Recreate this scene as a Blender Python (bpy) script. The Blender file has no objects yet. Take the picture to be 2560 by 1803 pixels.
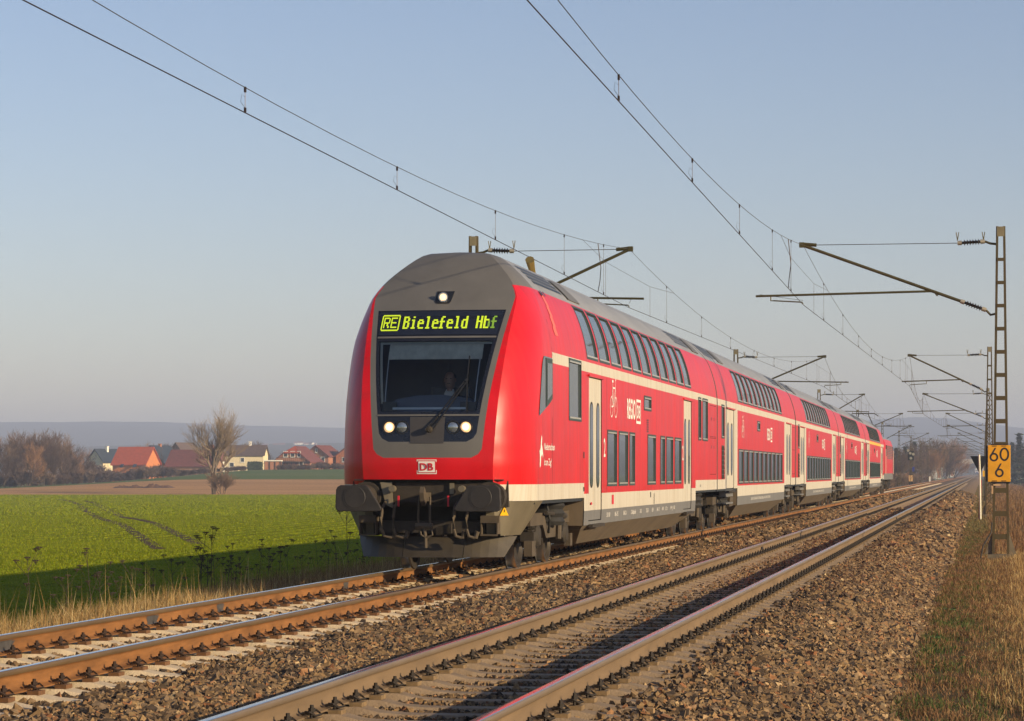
import bpy, math, random
import numpy as np
from mathutils import Vector, Matrix

# ------------------------------------------------------------------ camera, sky, sun, exposure
S = bpy.context.scene
COL = S.collection
F_PX, VPX, VPY = 6660.0, 2457.5, 1182.0          # focal length and vanishing point of the rails (photo pixels)
PSI = math.atan((VPX - 1280.0) / F_PX)           # the camera looks this far left of the track direction (+Y)
CAM_H = 1.393                                    # above the rail heads (z = 0)
cam = bpy.data.cameras.new('camera')
cam.sensor_width = 36.0
cam.lens = F_PX / 2560.0 * 36.0
cam.shift_y = (VPY - 901.5) / 2560.0
cam.clip_start, cam.clip_end = 0.5, 30000.0
cam.dof.use_dof = False
cam_ob = bpy.data.objects.new('camera', cam)
COL.objects.link(cam_ob)
cam_ob.location = (0, 0, CAM_H)
cam_ob.rotation_euler = (math.radians(90), 0, PSI)
S.camera = cam_ob

SUN_A, SUN_EL = math.radians(23.0), math.radians(15.0)
SUN_DIR = Vector((math.cos(SUN_EL) * math.cos(SUN_A), -math.cos(SUN_EL) * math.sin(SUN_A), math.sin(SUN_EL)))
world = bpy.data.worlds.new('World')
S.world = world
world.use_nodes = True
wn = world.node_tree
wn.nodes.clear()
w_out = wn.nodes.new('ShaderNodeOutputWorld')
w_bg = wn.nodes.new('ShaderNodeBackground')
w_sky = wn.nodes.new('ShaderNodeTexSky')
w_sky.sky_type = 'NISHITA'
w_sky.sun_disc = False
w_sky.sun_elevation = SUN_EL
w_sky.sun_rotation = math.atan2(SUN_DIR.x, SUN_DIR.y)
w_sky.altitude = 80
w_sky.air_density = 1.0
w_sky.dust_density = 0.3
w_sky.ozone_density = 2.3
w_bg.inputs['Strength'].default_value = 0.10
w_tint = wn.nodes.new('ShaderNodeMix')            # one even tint over the whole sky: thin lilac spring haze
w_tint.data_type = 'RGBA'
w_tint.blend_type = 'MULTIPLY'
w_tint.inputs['Factor'].default_value = 1.0
w_tint.inputs['B'].default_value = (1.03, 0.90, 0.96, 1)
wn.links.new(w_sky.outputs[0], w_tint.inputs['A'])
wn.links.new(w_tint.outputs['Result'], w_bg.inputs[0])
wn.links.new(w_bg.outputs[0], w_out.inputs[0])

sun = bpy.data.lights.new('sun', 'SUN')
sun.energy = 5.0
sun.angle = math.radians(0.55)
sun.color = (1.0, 0.79, 0.50)
sun_ob = bpy.data.objects.new('sun', sun)
COL.objects.link(sun_ob)
sun_ob.rotation_euler = (-SUN_DIR).to_track_quat('-Z', 'Y').to_euler()
sun_ob.location = SUN_DIR * 60

S.view_settings.view_transform = 'Standard'
S.view_settings.look = 'None'
S.view_settings.exposure = 0.5
S.view_settings.gamma = 1.0
S.view_settings.use_curve_mapping = False
S.cycles.use_denoising = True
S.cycles.volume_bounces = 0
S.cycles.max_bounces = 6
S.cycles.transparent_max_bounces = 12

# ------------------------------------------------------------------ helpers
SP, CP, TP = math.sin(PSI), math.cos(PSI), math.tan(PSI)

def ld(L, D):
    """ground point from the camera's lateral offset L and distance D straight ahead"""
    return (D * -SP + L * CP, D * CP + L * SP)

def at(px, py, D):
    """point that lies D metres ahead of the camera in the direction of photo pixel (px, py)"""
    x, y = ld((px - 1280.0) / F_PX * D, D)
    return Vector((x, y, CAM_H + (VPY - py) / F_PX * D))

class MB:
    """collects polygons; build() links them as one mesh object"""
    def __init__(self):
        self.v, self.f, self.m = [], [], []
    def poly(self, pts, mi=0):
        n = len(self.v)
        self.v += [tuple(p) for p in pts]
        self.f.append(tuple(range(n, n + len(pts))))
        self.m.append(mi)
        return self
    def box(self, a, b, mi=0):
        (x0, y0, z0), (x1, y1, z1) = a, b
        n = len(self.v)
        self.v += [(x0, y0, z0), (x1, y0, z0), (x1, y1, z0), (x0, y1, z0), (x0, y0, z1), (x1, y0, z1), (x1, y1, z1), (x0, y1, z1)]
        for q in ((3, 2, 1, 0), (4, 5, 6, 7), (0, 1, 5, 4), (1, 2, 6, 5), (2, 3, 7, 6), (3, 0, 4, 7)):
            self.f.append(tuple(n + i for i in q))
            self.m.append(mi)
        return self
    def cbox(self, c, s, mi=0):
        return self.box([c[i] - s[i] / 2 for i in range(3)], [c[i] + s[i] / 2 for i in range(3)], mi)
    def tube(self, pts, r, n=6, mi=0, caps=True):
        pts = [Vector(p) for p in pts]
        rs = r if isinstance(r, (list, tuple)) else [r] * len(pts)
        rings = []
        up = None
        for i, p in enumerate(pts):
            t = (pts[min(i + 1, len(pts) - 1)] - pts[max(i - 1, 0)])
            if t.length < 1e-9:
                t = Vector((0, 0, 1))
            t.normalize()
            if up is None:
                up = Vector((0, 0, 1)) if abs(t.z) < 0.9 else Vector((1, 0, 0))
            a = t.cross(up)
            if a.length < 1e-6:
                a = t.cross(Vector((0.3, 1, 0.2)))
            a.normalize()
            b = t.cross(a).normalized()
            up = -b if False else up
            ring = []
            for k in range(n):
                th = 2 * math.pi * k / n
                q = p + (a * math.cos(th) + b * math.sin(th)) * rs[i]
                ring.append(len(self.v))
                self.v.append(tuple(q))
            rings.append(ring)
        for i in range(len(rings) - 1):
            for k in range(n):
                self.f.append((rings[i][k], rings[i][(k + 1) % n], rings[i + 1][(k + 1) % n], rings[i + 1][k]))
                self.m.append(mi)
        if caps:
            self.f.append(tuple(reversed(rings[0])))
            self.m.append(mi)
            self.f.append(tuple(rings[-1]))
            self.m.append(mi)
        return self
    def lathe(self, prof, axis_p, axis_d, n=20, mi=0, mis=None):
        """prof: list of (distance along axis, radius)"""
        d = Vector(axis_d).normalized()
        u = Vector((0, 0, 1)) if abs(d.z) < 0.9 else Vector((1, 0, 0))
        a = d.cross(u).normalized()
        b = d.cross(a).normalized()
        o = Vector(axis_p)
        rings = []
        for s, r in prof:
            ring = []
            for k in range(n):
                th = 2 * math.pi * k / n
                ring.append(len(self.v))
                self.v.append(tuple(o + d * s + (a * math.cos(th) + b * math.sin(th)) * max(r, 1e-4)))
            rings.append(ring)
        for i in range(len(rings) - 1):
            for k in range(n):
                self.f.append((rings[i][k], rings[i + 1][k], rings[i + 1][(k + 1) % n], rings[i][(k + 1) % n]))
                self.m.append(mis[i] if mis else mi)
        return self
    def prism(self, poly, d, mi=0):
        """poly: 3-D outline, d: extrusion vector"""
        d = Vector(d)
        n = len(poly)
        b = len(self.v)
        self.v += [tuple(p) for p in poly] + [tuple(Vector(p) + d) for p in poly]
        self.f.append(tuple(range(b, b + n)))
        self.m.append(mi)
        self.f.append(tuple(reversed(range(b + n, b + 2 * n))))
        self.m.append(mi)
        for i in range(n):
            j = (i + 1) % n
            self.f.append((b + j, b + i, b + n + i, b + n + j))
            self.m.append(mi)
        return self
    def mesh(self, name, mats, smooth=False):
        me = bpy.data.meshes.new(name)
        me.from_pydata(self.v, [], self.f)
        ms = mats if isinstance(mats, (list, tuple)) else [mats]
        for m in ms:
            me.materials.append(m)
        if len(ms) > 1:
            me.polygons.foreach_set('material_index', self.m)
        if smooth:
            me.shade_smooth()
            if smooth != 'all':
                try:
                    me.set_sharp_from_angle(angle=math.radians(smooth if smooth > 1 else 35))
                except Exception:
                    pass
        me.update()
        return me
    def build(self, name, mats, parent=None, smooth=False):
        return link(name, self.mesh(name, mats, smooth), parent)

def fix_normals(ob):
    import bmesh
    bm = bmesh.new()
    bm.from_mesh(ob.data)
    bmesh.ops.recalc_face_normals(bm, faces=bm.faces)
    bm.to_mesh(ob.data)
    bm.free()
    return ob

def bevel(ob, w=0.01, seg=2):
    m = ob.modifiers.new('bevel', 'BEVEL')
    m.width, m.segments, m.limit_method, m.angle_limit = w, seg, 'ANGLE', math.radians(40)
    return ob

def link(name, me, parent=None):
    o = bpy.data.objects.new(name, me)
    COL.objects.link(o)
    if parent is not None:
        o.parent = parent
    return o

def empty(name, loc=(0, 0, 0), rz=0.0, parent=None):
    o = bpy.data.objects.new(name, None)
    COL.objects.link(o)
    o.location = loc
    o.rotation_euler = (0, 0, rz)
    o.empty_display_size = 0.3
    if parent is not None:
        o.parent = parent
    return o

def tag(o, label=None, cat=None, group=None, kind=None):
    if label:
        o['label'] = label
    if cat:
        o['category'] = cat
    if group:
        o['group'] = group
    if kind:
        o['kind'] = kind
    return o

def kids(o):
    return [c for c in bpy.data.objects if c.parent == o]

CHILD = {}
def copy_tree(o, parent=None):
    c = o.copy()
    COL.objects.link(c)
    c.parent = parent
    for ch in list(o.children):
        copy_tree(ch, c)
    return c

def bulk_mesh(name, verts, faces, mat, rnd=None, smooth=False):
    """big mesh from numpy arrays; faces (n, k)"""
    me = bpy.data.meshes.new(name)
    nv, nf, k = len(verts), len(faces), faces.shape[1]
    me.vertices.add(nv)
    me.vertices.foreach_set('co', np.ascontiguousarray(verts, dtype=np.float32).ravel())
    me.loops.add(nf * k)
    me.loops.foreach_set('vertex_index', np.ascontiguousarray(faces, dtype=np.int32).ravel())
    me.polygons.add(nf)
    me.polygons.foreach_set('loop_start', np.arange(0, nf * k, k, dtype=np.int32))
    me.update(calc_edges=True)
    for m in (mat if isinstance(mat, (list, tuple)) else [mat]):
        me.materials.append(m)
    if rnd is not None:
        a = me.attributes.new('rnd', 'FLOAT', 'FACE')
        a.data.foreach_set('value', np.ascontiguousarray(rnd, dtype=np.float32))
    me.polygons.foreach_set('use_smooth', np.full(nf, bool(smooth)))
    me.validate()
    return me

# ------------------------------------------------------------------ materials
MATS = {}
def mat(name, col, rough=0.6, metal=0.0, var=0.12, scale=3.0, col2=None, stretch=(1, 1, 1), bump=0.0, bscale=60.0,
        spec=0.5, rvar=0.0, detail=5.0, coat=0.0, fine=0.0):
    if name in MATS:
        return MATS[name]
    m = bpy.data.materials.new(name)
    m.use_nodes = True
    nt = m.node_tree
    p = nt.nodes['Principled BSDF']
    p.inputs['Roughness'].default_value = rough
    p.inputs['Metallic'].default_value = metal
    p.inputs['Specular IOR Level'].default_value = spec
    if coat:
        p.inputs['Coat Weight'].default_value = coat
        p.inputs['Coat Roughness'].default_value = 0.08
    geo = nt.nodes.new('ShaderNodeNewGeometry')
    mp = nt.nodes.new('ShaderNodeMapping')
    mp.inputs['Scale'].default_value = stretch
    nt.links.new(geo.outputs['Position'], mp.inputs['Vector'])
    nz = nt.nodes.new('ShaderNodeTexNoise')
    nz.inputs['Scale'].default_value = scale
    nz.inputs['Detail'].default_value = detail
    nz.inputs['Roughness'].default_value = 0.62
    nt.links.new(mp.outputs[0], nz.inputs['Vector'])
    mx = nt.nodes.new('ShaderNodeMix')
    mx.data_type = 'RGBA'
    rp = nt.nodes.new('ShaderNodeMapRange')
    rp.inputs['From Min'].default_value = 0.3
    rp.inputs['From Max'].default_value = 0.7
    nt.links.new(nz.outputs['Fac'], rp.inputs['Value'])
    nt.links.new(rp.outputs[0], mx.inputs['Factor'])
    a = [c * (1 - var) for c in col]
    b = [min(c * (1 + var), 1) for c in col] if col2 is None else list(col2)
    mx.inputs['A'].default_value = (*a, 1)
    mx.inputs['B'].default_value = (*b, 1)
    nt.links.new(mx.outputs['Result'], p.inputs['Base Color'])
    if rvar:
        r2 = nt.nodes.new('ShaderNodeMapRange')
        r2.inputs['To Min'].default_value = max(rough - rvar, 0.02)
        r2.inputs['To Max'].default_value = min(rough + rvar, 1)
        nt.links.new(nz.outputs['Fac'], r2.inputs['Value'])
        nt.links.new(r2.outputs[0], p.inputs['Roughness'])
    if bump:
        n2 = nt.nodes.new('ShaderNodeTexNoise')
        n2.inputs['Scale'].default_value = bscale
        n2.inputs['Detail'].default_value = 4
        nt.links.new(geo.outputs['Position'], n2.inputs['Vector'])
        bp = nt.nodes.new('ShaderNodeBump')
        bp.inputs['Strength'].default_value = bump
        bp.inputs['Distance'].default_value = 0.02
        nt.links.new(n2.outputs['Fac'], bp.inputs['Height'])
        nt.links.new(bp.outputs[0], p.inputs['Normal'])
    m.diffuse_color = (*col, 1)
    MATS[name] = m
    return m

def ramp_mat(name, stops, rough=0.9, attr='rnd', noise=0.0, nscale=40.0, trans=0.0, spec=0.3):
    """colour picked per piece from the face attribute rnd"""
    if name in MATS:
        return MATS[name]
    m = bpy.data.materials.new(name)
    m.use_nodes = True
    nt = m.node_tree
    p = nt.nodes['Principled BSDF']
    p.inputs['Roughness'].default_value = rough
    p.inputs['Specular IOR Level'].default_value = spec
    if attr == 'object':
        src = nt.nodes.new('ShaderNodeObjectInfo').outputs['Random']
    else:
        at_ = nt.nodes.new('ShaderNodeAttribute')
        at_.attribute_name = attr
        src = at_.outputs['Fac']
    cr = nt.nodes.new('ShaderNodeValToRGB')
    el = cr.color_ramp.elements
    while len(el) < len(stops):
        el.new(0.5)
    for e, (pos, c) in zip(el, stops):
        e.position = pos
        e.color = (*c, 1)
    nt.links.new(src, cr.inputs['Fac'])
    out = cr.outputs['Color']
    if noise:
        geo = nt.nodes.new('ShaderNodeNewGeometry')
        nz = nt.nodes.new('ShaderNodeTexNoise')
        nz.inputs['Scale'].default_value = nscale
        nz.inputs['Detail'].default_value = 4
        nt.links.new(geo.outputs['Position'], nz.inputs['Vector'])
        mr = nt.nodes.new('ShaderNodeMapRange')
        mr.inputs['To Min'].default_value = 1 - noise
        mr.inputs['To Max'].default_value = 1 + noise
        mr.inputs['From Min'].default_value = 0.25
        mr.inputs['From Max'].default_value = 0.75
        nt.links.new(nz.outputs['Fac'], mr.inputs['Value'])
        vm = nt.nodes.new('ShaderNodeVectorMath')
        vm.operation = 'SCALE'
        nt.links.new(out, vm.inputs[0])
        nt.links.new(mr.outputs[0], vm.inputs['Scale'])
        out = vm.outputs[0]
    nt.links.new(out, p.inputs['Base Color'])
    if trans:
        tr = nt.nodes.new('ShaderNodeBsdfTranslucent')
        ms = nt.nodes.new('ShaderNodeMixShader')
        ms.inputs[0].default_value = trans
        nt.links.new(out, tr.inputs['Color'])
        nt.links.new(p.outputs[0], ms.inputs[1])
        nt.links.new(tr.outputs[0], ms.inputs[2])
        nt.links.new(ms.outputs[0], nt.nodes['Material Output'].inputs['Surface'])
    MATS[name] = m
    return m

def emit_mat(name, col, strength):
    if name in MATS:
        return MATS[name]
    m = bpy.data.materials.new(name)
    m.use_nodes = True
    p = m.node_tree.nodes['Principled BSDF']
    p.inputs['Base Color'].default_value = (*col, 1)
    p.inputs['Emission Color'].default_value = (*col, 1)
    p.inputs['Emission Strength'].default_value = strength
    MATS[name] = m
    return m

def glass_mat(name, tint=(0.75, 0.82, 0.85), rough=0.02, refl=1.0):
    m = bpy.data.materials.new(name)
    m.use_nodes = True
    nt = m.node_tree
    nt.nodes.remove(nt.nodes['Principled BSDF'])
    t = nt.nodes.new('ShaderNodeBsdfTransparent')
    t.inputs[0].default_value = (*tint, 1)
    g = nt.nodes.new('ShaderNodeBsdfGlossy')
    g.inputs['Roughness'].default_value = rough
    fr = nt.nodes.new('ShaderNodeFresnel')
    fr.inputs[0].default_value = 1.5
    ms = nt.nodes.new('ShaderNodeMixShader')
    nt.links.new(fr.outputs[0], ms.inputs[0])
    nt.links.new(t.outputs[0], ms.inputs[1])
    nt.links.new(g.outputs[0], ms.inputs[2])
    nt.links.new(ms.outputs[0], nt.nodes['Material Output'].inputs['Surface'])
    MATS[name] = m
    return m

def grime(m, dirt, amount=0.5, low=0.35, ripple=0.05):
    """brake dust: streaks that run down the panels; slightly wavy sheet metal"""
    nt = m.node_tree
    p = nt.nodes['Principled BSDF']
    src = p.inputs['Base Color'].links[0].from_socket
    geo = nt.nodes.new('ShaderNodeNewGeometry')
    mp = nt.nodes.new('ShaderNodeMapping')
    mp.inputs['Scale'].default_value = (0.4, 5.5, 0.35)
    nt.links.new(geo.outputs['Position'], mp.inputs['Vector'])
    nz = nt.nodes.new('ShaderNodeTexNoise')
    nz.inputs['Scale'].default_value = 1.6
    nz.inputs['Detail'].default_value = 7
    nz.inputs['Roughness'].default_value = 0.7
    nt.links.new(mp.outputs[0], nz.inputs['Vector'])
    r1 = nt.nodes.new('ShaderNodeMapRange')
    r1.inputs['From Min'].default_value = 0.46
    r1.inputs['From Max'].default_value = 0.78
    r1.inputs['To Max'].default_value = amount
    nt.links.new(nz.outputs['Fac'], r1.inputs['Value'])
    sx = nt.nodes.new('ShaderNodeSeparateXYZ')
    nt.links.new(geo.outputs['Position'], sx.inputs[0])
    r2 = nt.nodes.new('ShaderNodeMapRange')
    r2.inputs['From Min'].default_value = 2.0
    r2.inputs['From Max'].default_value = 0.5
    r2.inputs['To Max'].default_value = low
    nt.links.new(sx.outputs['Z'], r2.inputs['Value'])
    ml = nt.nodes.new('ShaderNodeMath')
    ml.operation = 'MULTIPLY'
    nt.links.new(r2.outputs[0], ml.inputs[0])
    nt.links.new(nz.outputs['Fac'], ml.inputs[1])
    ad = nt.nodes.new('ShaderNodeMath')
    ad.operation = 'ADD'
    ad.use_clamp = True
    nt.links.new(r1.outputs[0], ad.inputs[0])
    nt.links.new(ml.outputs[0], ad.inputs[1])
    mx = nt.nodes.new('ShaderNodeMix')
    mx.data_type = 'RGBA'
    mx.inputs['B'].default_value = (*dirt, 1)
    nt.links.new(ad.outputs[0], mx.inputs['Factor'])
    nt.links.new(src, mx.inputs['A'])
    nt.links.new(mx.outputs['Result'], p.inputs['Base Color'])
    if ripple:
        n2 = nt.nodes.new('ShaderNodeTexNoise')
        n2.inputs['Scale'].default_value = 1.1
        n2.inputs['Detail'].default_value = 2
        nt.links.new(geo.outputs['Position'], n2.inputs['Vector'])
        bp = nt.nodes.new('ShaderNodeBump')
        bp.inputs['Strength'].default_value = ripple
        bp.inputs['Distance'].default_value = 0.2
        nt.links.new(n2.outputs['Fac'], bp.inputs['Height'])
        nt.links.new(bp.outputs[0], p.inputs['Normal'])
    return m

FONT_CACHE = {}
def text_geo(body, bold=0.0):
    """flat mesh of a line of lettering: verts (x, y), faces; cap height 1 at the origin"""
    k = (body, bold)
    if k in FONT_CACHE:
        return FONT_CACHE[k]
    cu = bpy.data.curves.new('lettering', 'FONT')
    cu.body = body
    cu.size = 1.0 / 0.7
    cu.offset = bold
    cu.resolution_u = 3
    o = bpy.data.objects.new('lettering', cu)
    me = bpy.data.meshes.new_from_object(o)
    vs = [(v.co.x, v.co.y) for v in me.vertices]
    fs = [tuple(p.vertices) for p in me.polygons]
    bpy.data.objects.remove(o)
    bpy.data.curves.remove(cu)
    bpy.data.meshes.remove(me)
    if vs:
        x0 = min(v[0] for v in vs)
        x1 = max(v[0] for v in vs)
        vs = [(a - x0, b) for a, b in vs]
        w = x1 - x0
    else:
        w = 0
    FONT_CACHE[k] = (vs, fs, w)
    return FONT_CACHE[k]

def text_mb(body, fn, height, width=None, bold=0.0, mb=None, mi=0, u0=0.0, v0=0.0):
    """lettering mapped by fn(u, v) -> 3-D point; u runs right, v up"""
    vs, fs, w = text_geo(body, bold)
    sx = (width / w) if width else height
    mb = mb or MB()
    n = len(mb.v)
    mb.v += [tuple(fn(u0 + a * sx, v0 + b * height)) for a, b in vs]
    for f in fs:
        mb.f.append(tuple(n + i for i in f))
        mb.m.append(mi)
    return mb
# ------------------------------------------------------------------ the setting: fields, embankment, hills
random.seed(7)
RNG = np.random.default_rng(11)
XR, XL = -3.563, -7.562           # centre lines of the near and the far track
FIELD_Z = -1.8

def smooth(a, b, x):
    t = min(max((x - a) / (b - a), 0.0), 1.0)
    return t * t * (3 - 2 * t)

def terrain(L, D):
    s = 0.08 + 0.92 * smooth(-108, -60, L)
    s *= 1 - smooth(-8, 40, L)
    r = 0.0
    if D > 395:
        r = (min(D, 690) - 395) * 0.0145
    return FIELD_Z + r * s

def far_edge(L):
    """far edge of the bare brown field"""
    return 404 + 121 * smooth(-122, -62, L)

M_CROP = mat('crop_green', (0.20, 0.215, 0.012), rough=1.0, var=0.3, scale=0.35, bump=0.6, bscale=6, spec=0.0)
M_STUB = mat('bare_soil', (0.50, 0.27, 0.11), rough=0.95, var=0.16, scale=0.05, stretch=(0.25, 1, 1), spec=0.1)
M_MEAD = mat('meadow', (0.10, 0.19, 0.03), rough=0.95, var=0.22, scale=0.02, col2=(0.15, 0.17, 0.05), spec=0.1)
M_VERGE = mat('verge_soil', (0.19, 0.12, 0.055), rough=0.95, var=0.3, scale=2.0, col2=(0.13, 0.12, 0.04), bump=0.8, bscale=14, spec=0.1)
M_BED = mat('ballast_bed', (0.20, 0.135, 0.08), rough=0.95, var=0.5, scale=24.0, bump=1.0, bscale=26, spec=0.15)
M_HILL = mat('hill_forest', (0.05, 0.055, 0.04), rough=1.0, var=0.25, scale=0.004, spec=0.0)

def sheet(name, Ls, dfun, nd, m, kind='structure'):
    """sheet over the terrain; dfun(L) -> (D near, D far)"""
    mb = MB()
    idx = {}
    for i, L in enumerate(Ls):
        a, b = dfun(L)
        for j in range(nd + 1):
            D = a + (b - a) * (j / nd) ** (1.0 if b < 900 else 2.2)
            x, y = ld(L, D)
            idx[i, j] = len(mb.v)
            mb.v.append((x, y, terrain(L, D)))
    for i in range(len(Ls) - 1):
        for j in range(nd):
            mb.f.append((idx[i, j], idx[i + 1, j], idx[i + 1, j + 1], idx[i, j + 1]))
            mb.m.append(0)
    o = mb.build(name, m, smooth='all')
    o['kind'] = kind
    return o

Ls = [-6000, -2500, -1000, -500, -300, -200, -150] + list(range(-135, 61, 7)) + [90, 150, 300, 600, 1500, 6000]
sheet('crop_field', Ls, lambda L: (-60, 387), 12, M_CROP)
sheet('bare_field', Ls, lambda L: (387, far_edge(L) if L < 0 else 404 + 121 * (1 - smooth(0, 20, L))), 10, M_STUB)
sheet('meadow', Ls, lambda L: (far_edge(L) if L < 0 else 404 + 121 * (1 - smooth(0, 20, L)), 6000), 26, M_MEAD)

def track_of(points, z_up=0.006, w=0.6):
    """a pair of wheel ruts is drawn as strips of bare soil lying on the field"""
    pts = []
    for px, py in points:
        D = (CAM_H - FIELD_Z) * F_PX / (py - VPY)
        p = at(px, py, D)
        pts.append(Vector((p.x, p.y, FIELD_Z + z_up)))
    mb = MB()
    row = []
    for i, p in enumerate(pts):
        t = (pts[min(i + 1, len(pts) - 1)] - pts[max(i - 1, 0)]).normalized()
        n = Vector((-t.y, t.x, 0)) * (w / 2)
        row.append((p + n, p - n))
    for a, b in zip(row[:-1], row[1:]):
        mb.poly([a[0], a[1], b[1], b[0]])
    return mb

def resample(pts, n):
    out = []
    for i in range(len(pts) - 1):
        for k in range(n):
            f = k / n
            out.append((pts[i][0] * (1 - f) + pts[i + 1][0] * f, pts[i][1] * (1 - f) + pts[i + 1][1] * f))
    return out + [pts[-1]]

M_RUT = mat('rut_soil', (0.085, 0.05, 0.025), rough=0.95, var=0.3, scale=3, spec=0.1)
RUTS = [[(150, 1249), (176, 1253.5), (196, 1260.5), (220, 1280.5), (250, 1296.5), (305, 1311), (350, 1341), (397, 1373)],
        [(212, 1252.5), (236, 1257.5), (266, 1274.5), (309, 1293.5), (345, 1299), (386, 1307.5), (440, 1333), (495, 1360)]]
for r in RUTS:
    o = track_of(resample(r, 4)).build('wheel_rut', M_RUT)
    o['kind'] = 'structure'

# embankment: strips that run along the tracks
def strip(name, prof, m, y0=-30, y1=2600, ny=60, jit=0.0):
    ys = [y0 + (y1 - y0) * (k / ny) ** 2 for k in range(ny + 1)]
    mb = MB()
    for y in ys:
        for x, z in prof:
            mb.v.append((x, y, z + (random.uniform(-jit, jit) if 0 < prof.index((x, z)) < len(prof) - 1 else 0)))
    n = len(prof)
    for j in range(ny):
        for i in range(n - 1):
            mb.f.append((j * n + i, j * n + i + 1, (j + 1) * n + i + 1, (j + 1) * n + i))
            mb.m.append(0)
    o = mb.build(name, m, smooth='all')
    o['kind'] = 'structure'
    return o

BED = [(-10.1, -0.72), (-9.55, -0.40), (-9.05, -0.285), (-8.8, -0.275), (-6.3, -0.275), (-6.1, -0.235), (-5.5, -0.20), (-4.95, -0.235),
       (-4.8, -0.264), (-2.35, -0.264), (-2.1, -0.27), (-1.75, -0.30), (-1.2, -0.46), (-0.75, -0.625), (-0.3, -0.74)]
def bed_z(x):
    return float(np.interp(x, [p[0] for p in BED], [p[1] for p in BED]))
bed = strip('ballast_bed', BED, M_BED)
VERGE_L = [(-17.0, -1.95), (-14.4, -1.70), (-12.6, -1.05), (-11.0, -0.64), (-10.0, -0.62)]
VERGE_R = [(-0.85, -0.645), (-0.62, -0.62), (0.0, -0.62), (0.8, -0.60), (2.0, -0.66), (4.0, -1.0), (8.0, -1.6), (12.0, -1.95)]
strip('left_verge', VERGE_L, M_VERGE, jit=0.04)
strip('right_verge', VERGE_R, M_VERGE, jit=0.02)
def vl_z(x):
    return float(np.interp(x, [p[0] for p in VERGE_L], [p[1] for p in VERGE_L]))
def vr_z(x):
    return float(np.interp(x, [p[0] for p in VERGE_R], [p[1] for p in VERGE_R]))

# far hills: one long ridge with a lower one in front
def ridge(name, tops, D0, back, m):
    """tops: (pixel x, pixel y of the crest)"""
    mb = MB()
    n = 90
    xs = [t[0] for t in tops]
    rows = []
    for k in range(n + 1):
        px = xs[0] + (xs[-1] - xs[0]) * k / n
        py = float(np.interp(px, xs, [t[1] for t in tops])) + 0.9 * math.sin(px * 0.013) + 0.5 * math.sin(px * 0.041 + 1)
        L = (px - 1280) / F_PX * D0
        zt = CAM_H + (VPY - py) / F_PX * D0
        row = []
        for f, h in ((-0.42, -3.0), (-0.3, zt * 0.18), (-0.2, zt * 0.42), (-0.1, zt * 0.75), (0, zt), (0.25, zt * 0.85), (back, -3.0)):
            x, y = ld(L * (1 + 0.0 * f), D0 * (1 + f))
            row.append((x, y, h))
        rows.append(row)
    for a, b in zip(rows[:-1], rows[1:]):
        for i in range(len(a) - 1):
            mb.poly([a[i], b[i], b[i + 1], a[i + 1]])
    o = mb.build(name, m, smooth='all')
    o['kind'] = 'structure'
    return o
ridge('far_hills', [(-2600, 1110), (-900, 1070), (-200, 1057), (0, 1055), (250, 1054), (450, 1057), (620, 1063), (900, 1072), (1300, 1085), (1700, 1078),
                    (2050, 1062), (2180, 1050), (2290, 1043), (2400, 1048), (2520, 1066), (2700, 1082), (3100, 1095), (4500, 1120)], 5600, 0.35, M_HILL)
ridge('near_hills', [(-1500, 1150), (-200, 1128), (150, 1118), (420, 1112), (760, 1108), (1000, 1110), (1500, 1118), (2000, 1126), (2400, 1120), (2560, 1118), (3000, 1125), (4200, 1150)],
      3600, 0.3, M_HILL)

# ------------------------------------------------------------------ tracks
M_RTOP = mat('rail_running_face', (0.62, 0.63, 0.66), rough=0.16, metal=1.0, var=0.06, scale=6, stretch=(1, 0.15, 1), rvar=0.06)
M_RTOPR = mat('rail_running_face_dull', (0.50, 0.45, 0.41), rough=0.17, metal=0.95, var=0.15, scale=6, stretch=(1, 0.15, 1), rvar=0.08)
M_RRED = mat('rail_rust_orange', (0.205, 0.09, 0.028), rough=0.8, var=0.38, scale=5, stretch=(1, 0.3, 2), bump=0.2, bscale=80, spec=0.3)
M_RBRN = mat('rail_rust_dusty', (0.17, 0.115, 0.066), rough=0.85, var=0.16, scale=4, stretch=(1, 0.25, 2), bump=0.15, bscale=80, spec=0.3)
M_HEADL = mat('rail_head_side_worn', (0.15, 0.095, 0.045), rough=0.5, metal=0.35, var=0.2, scale=5, stretch=(1, 0.2, 1))
M_HEADR = mat('rail_head_side_dusty', (0.21, 0.155, 0.105), rough=0.5, metal=0.35, var=0.15, scale=5, stretch=(1, 0.2, 1))
M_SLL = mat('sleeper_concrete_pale', (0.62, 0.50, 0.34), rough=0.9, var=0.14, scale=7, bump=0.35, bscale=70, spec=0.2)
M_SLR = mat('sleeper_concrete_dusty', (0.28, 0.205, 0.135), rough=0.9, var=0.2, scale=6, bump=0.35, bscale=70, spec=0.2)
M_CLIPL = mat('clip_rusty', (0.034, 0.017, 0.010), rough=0.75, var=0.35, scale=30, metal=0.3)
M_CLIPR = mat('clip_dark', (0.028, 0.021, 0.016), rough=0.75, var=0.35, scale=30, metal=0.3)

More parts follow.
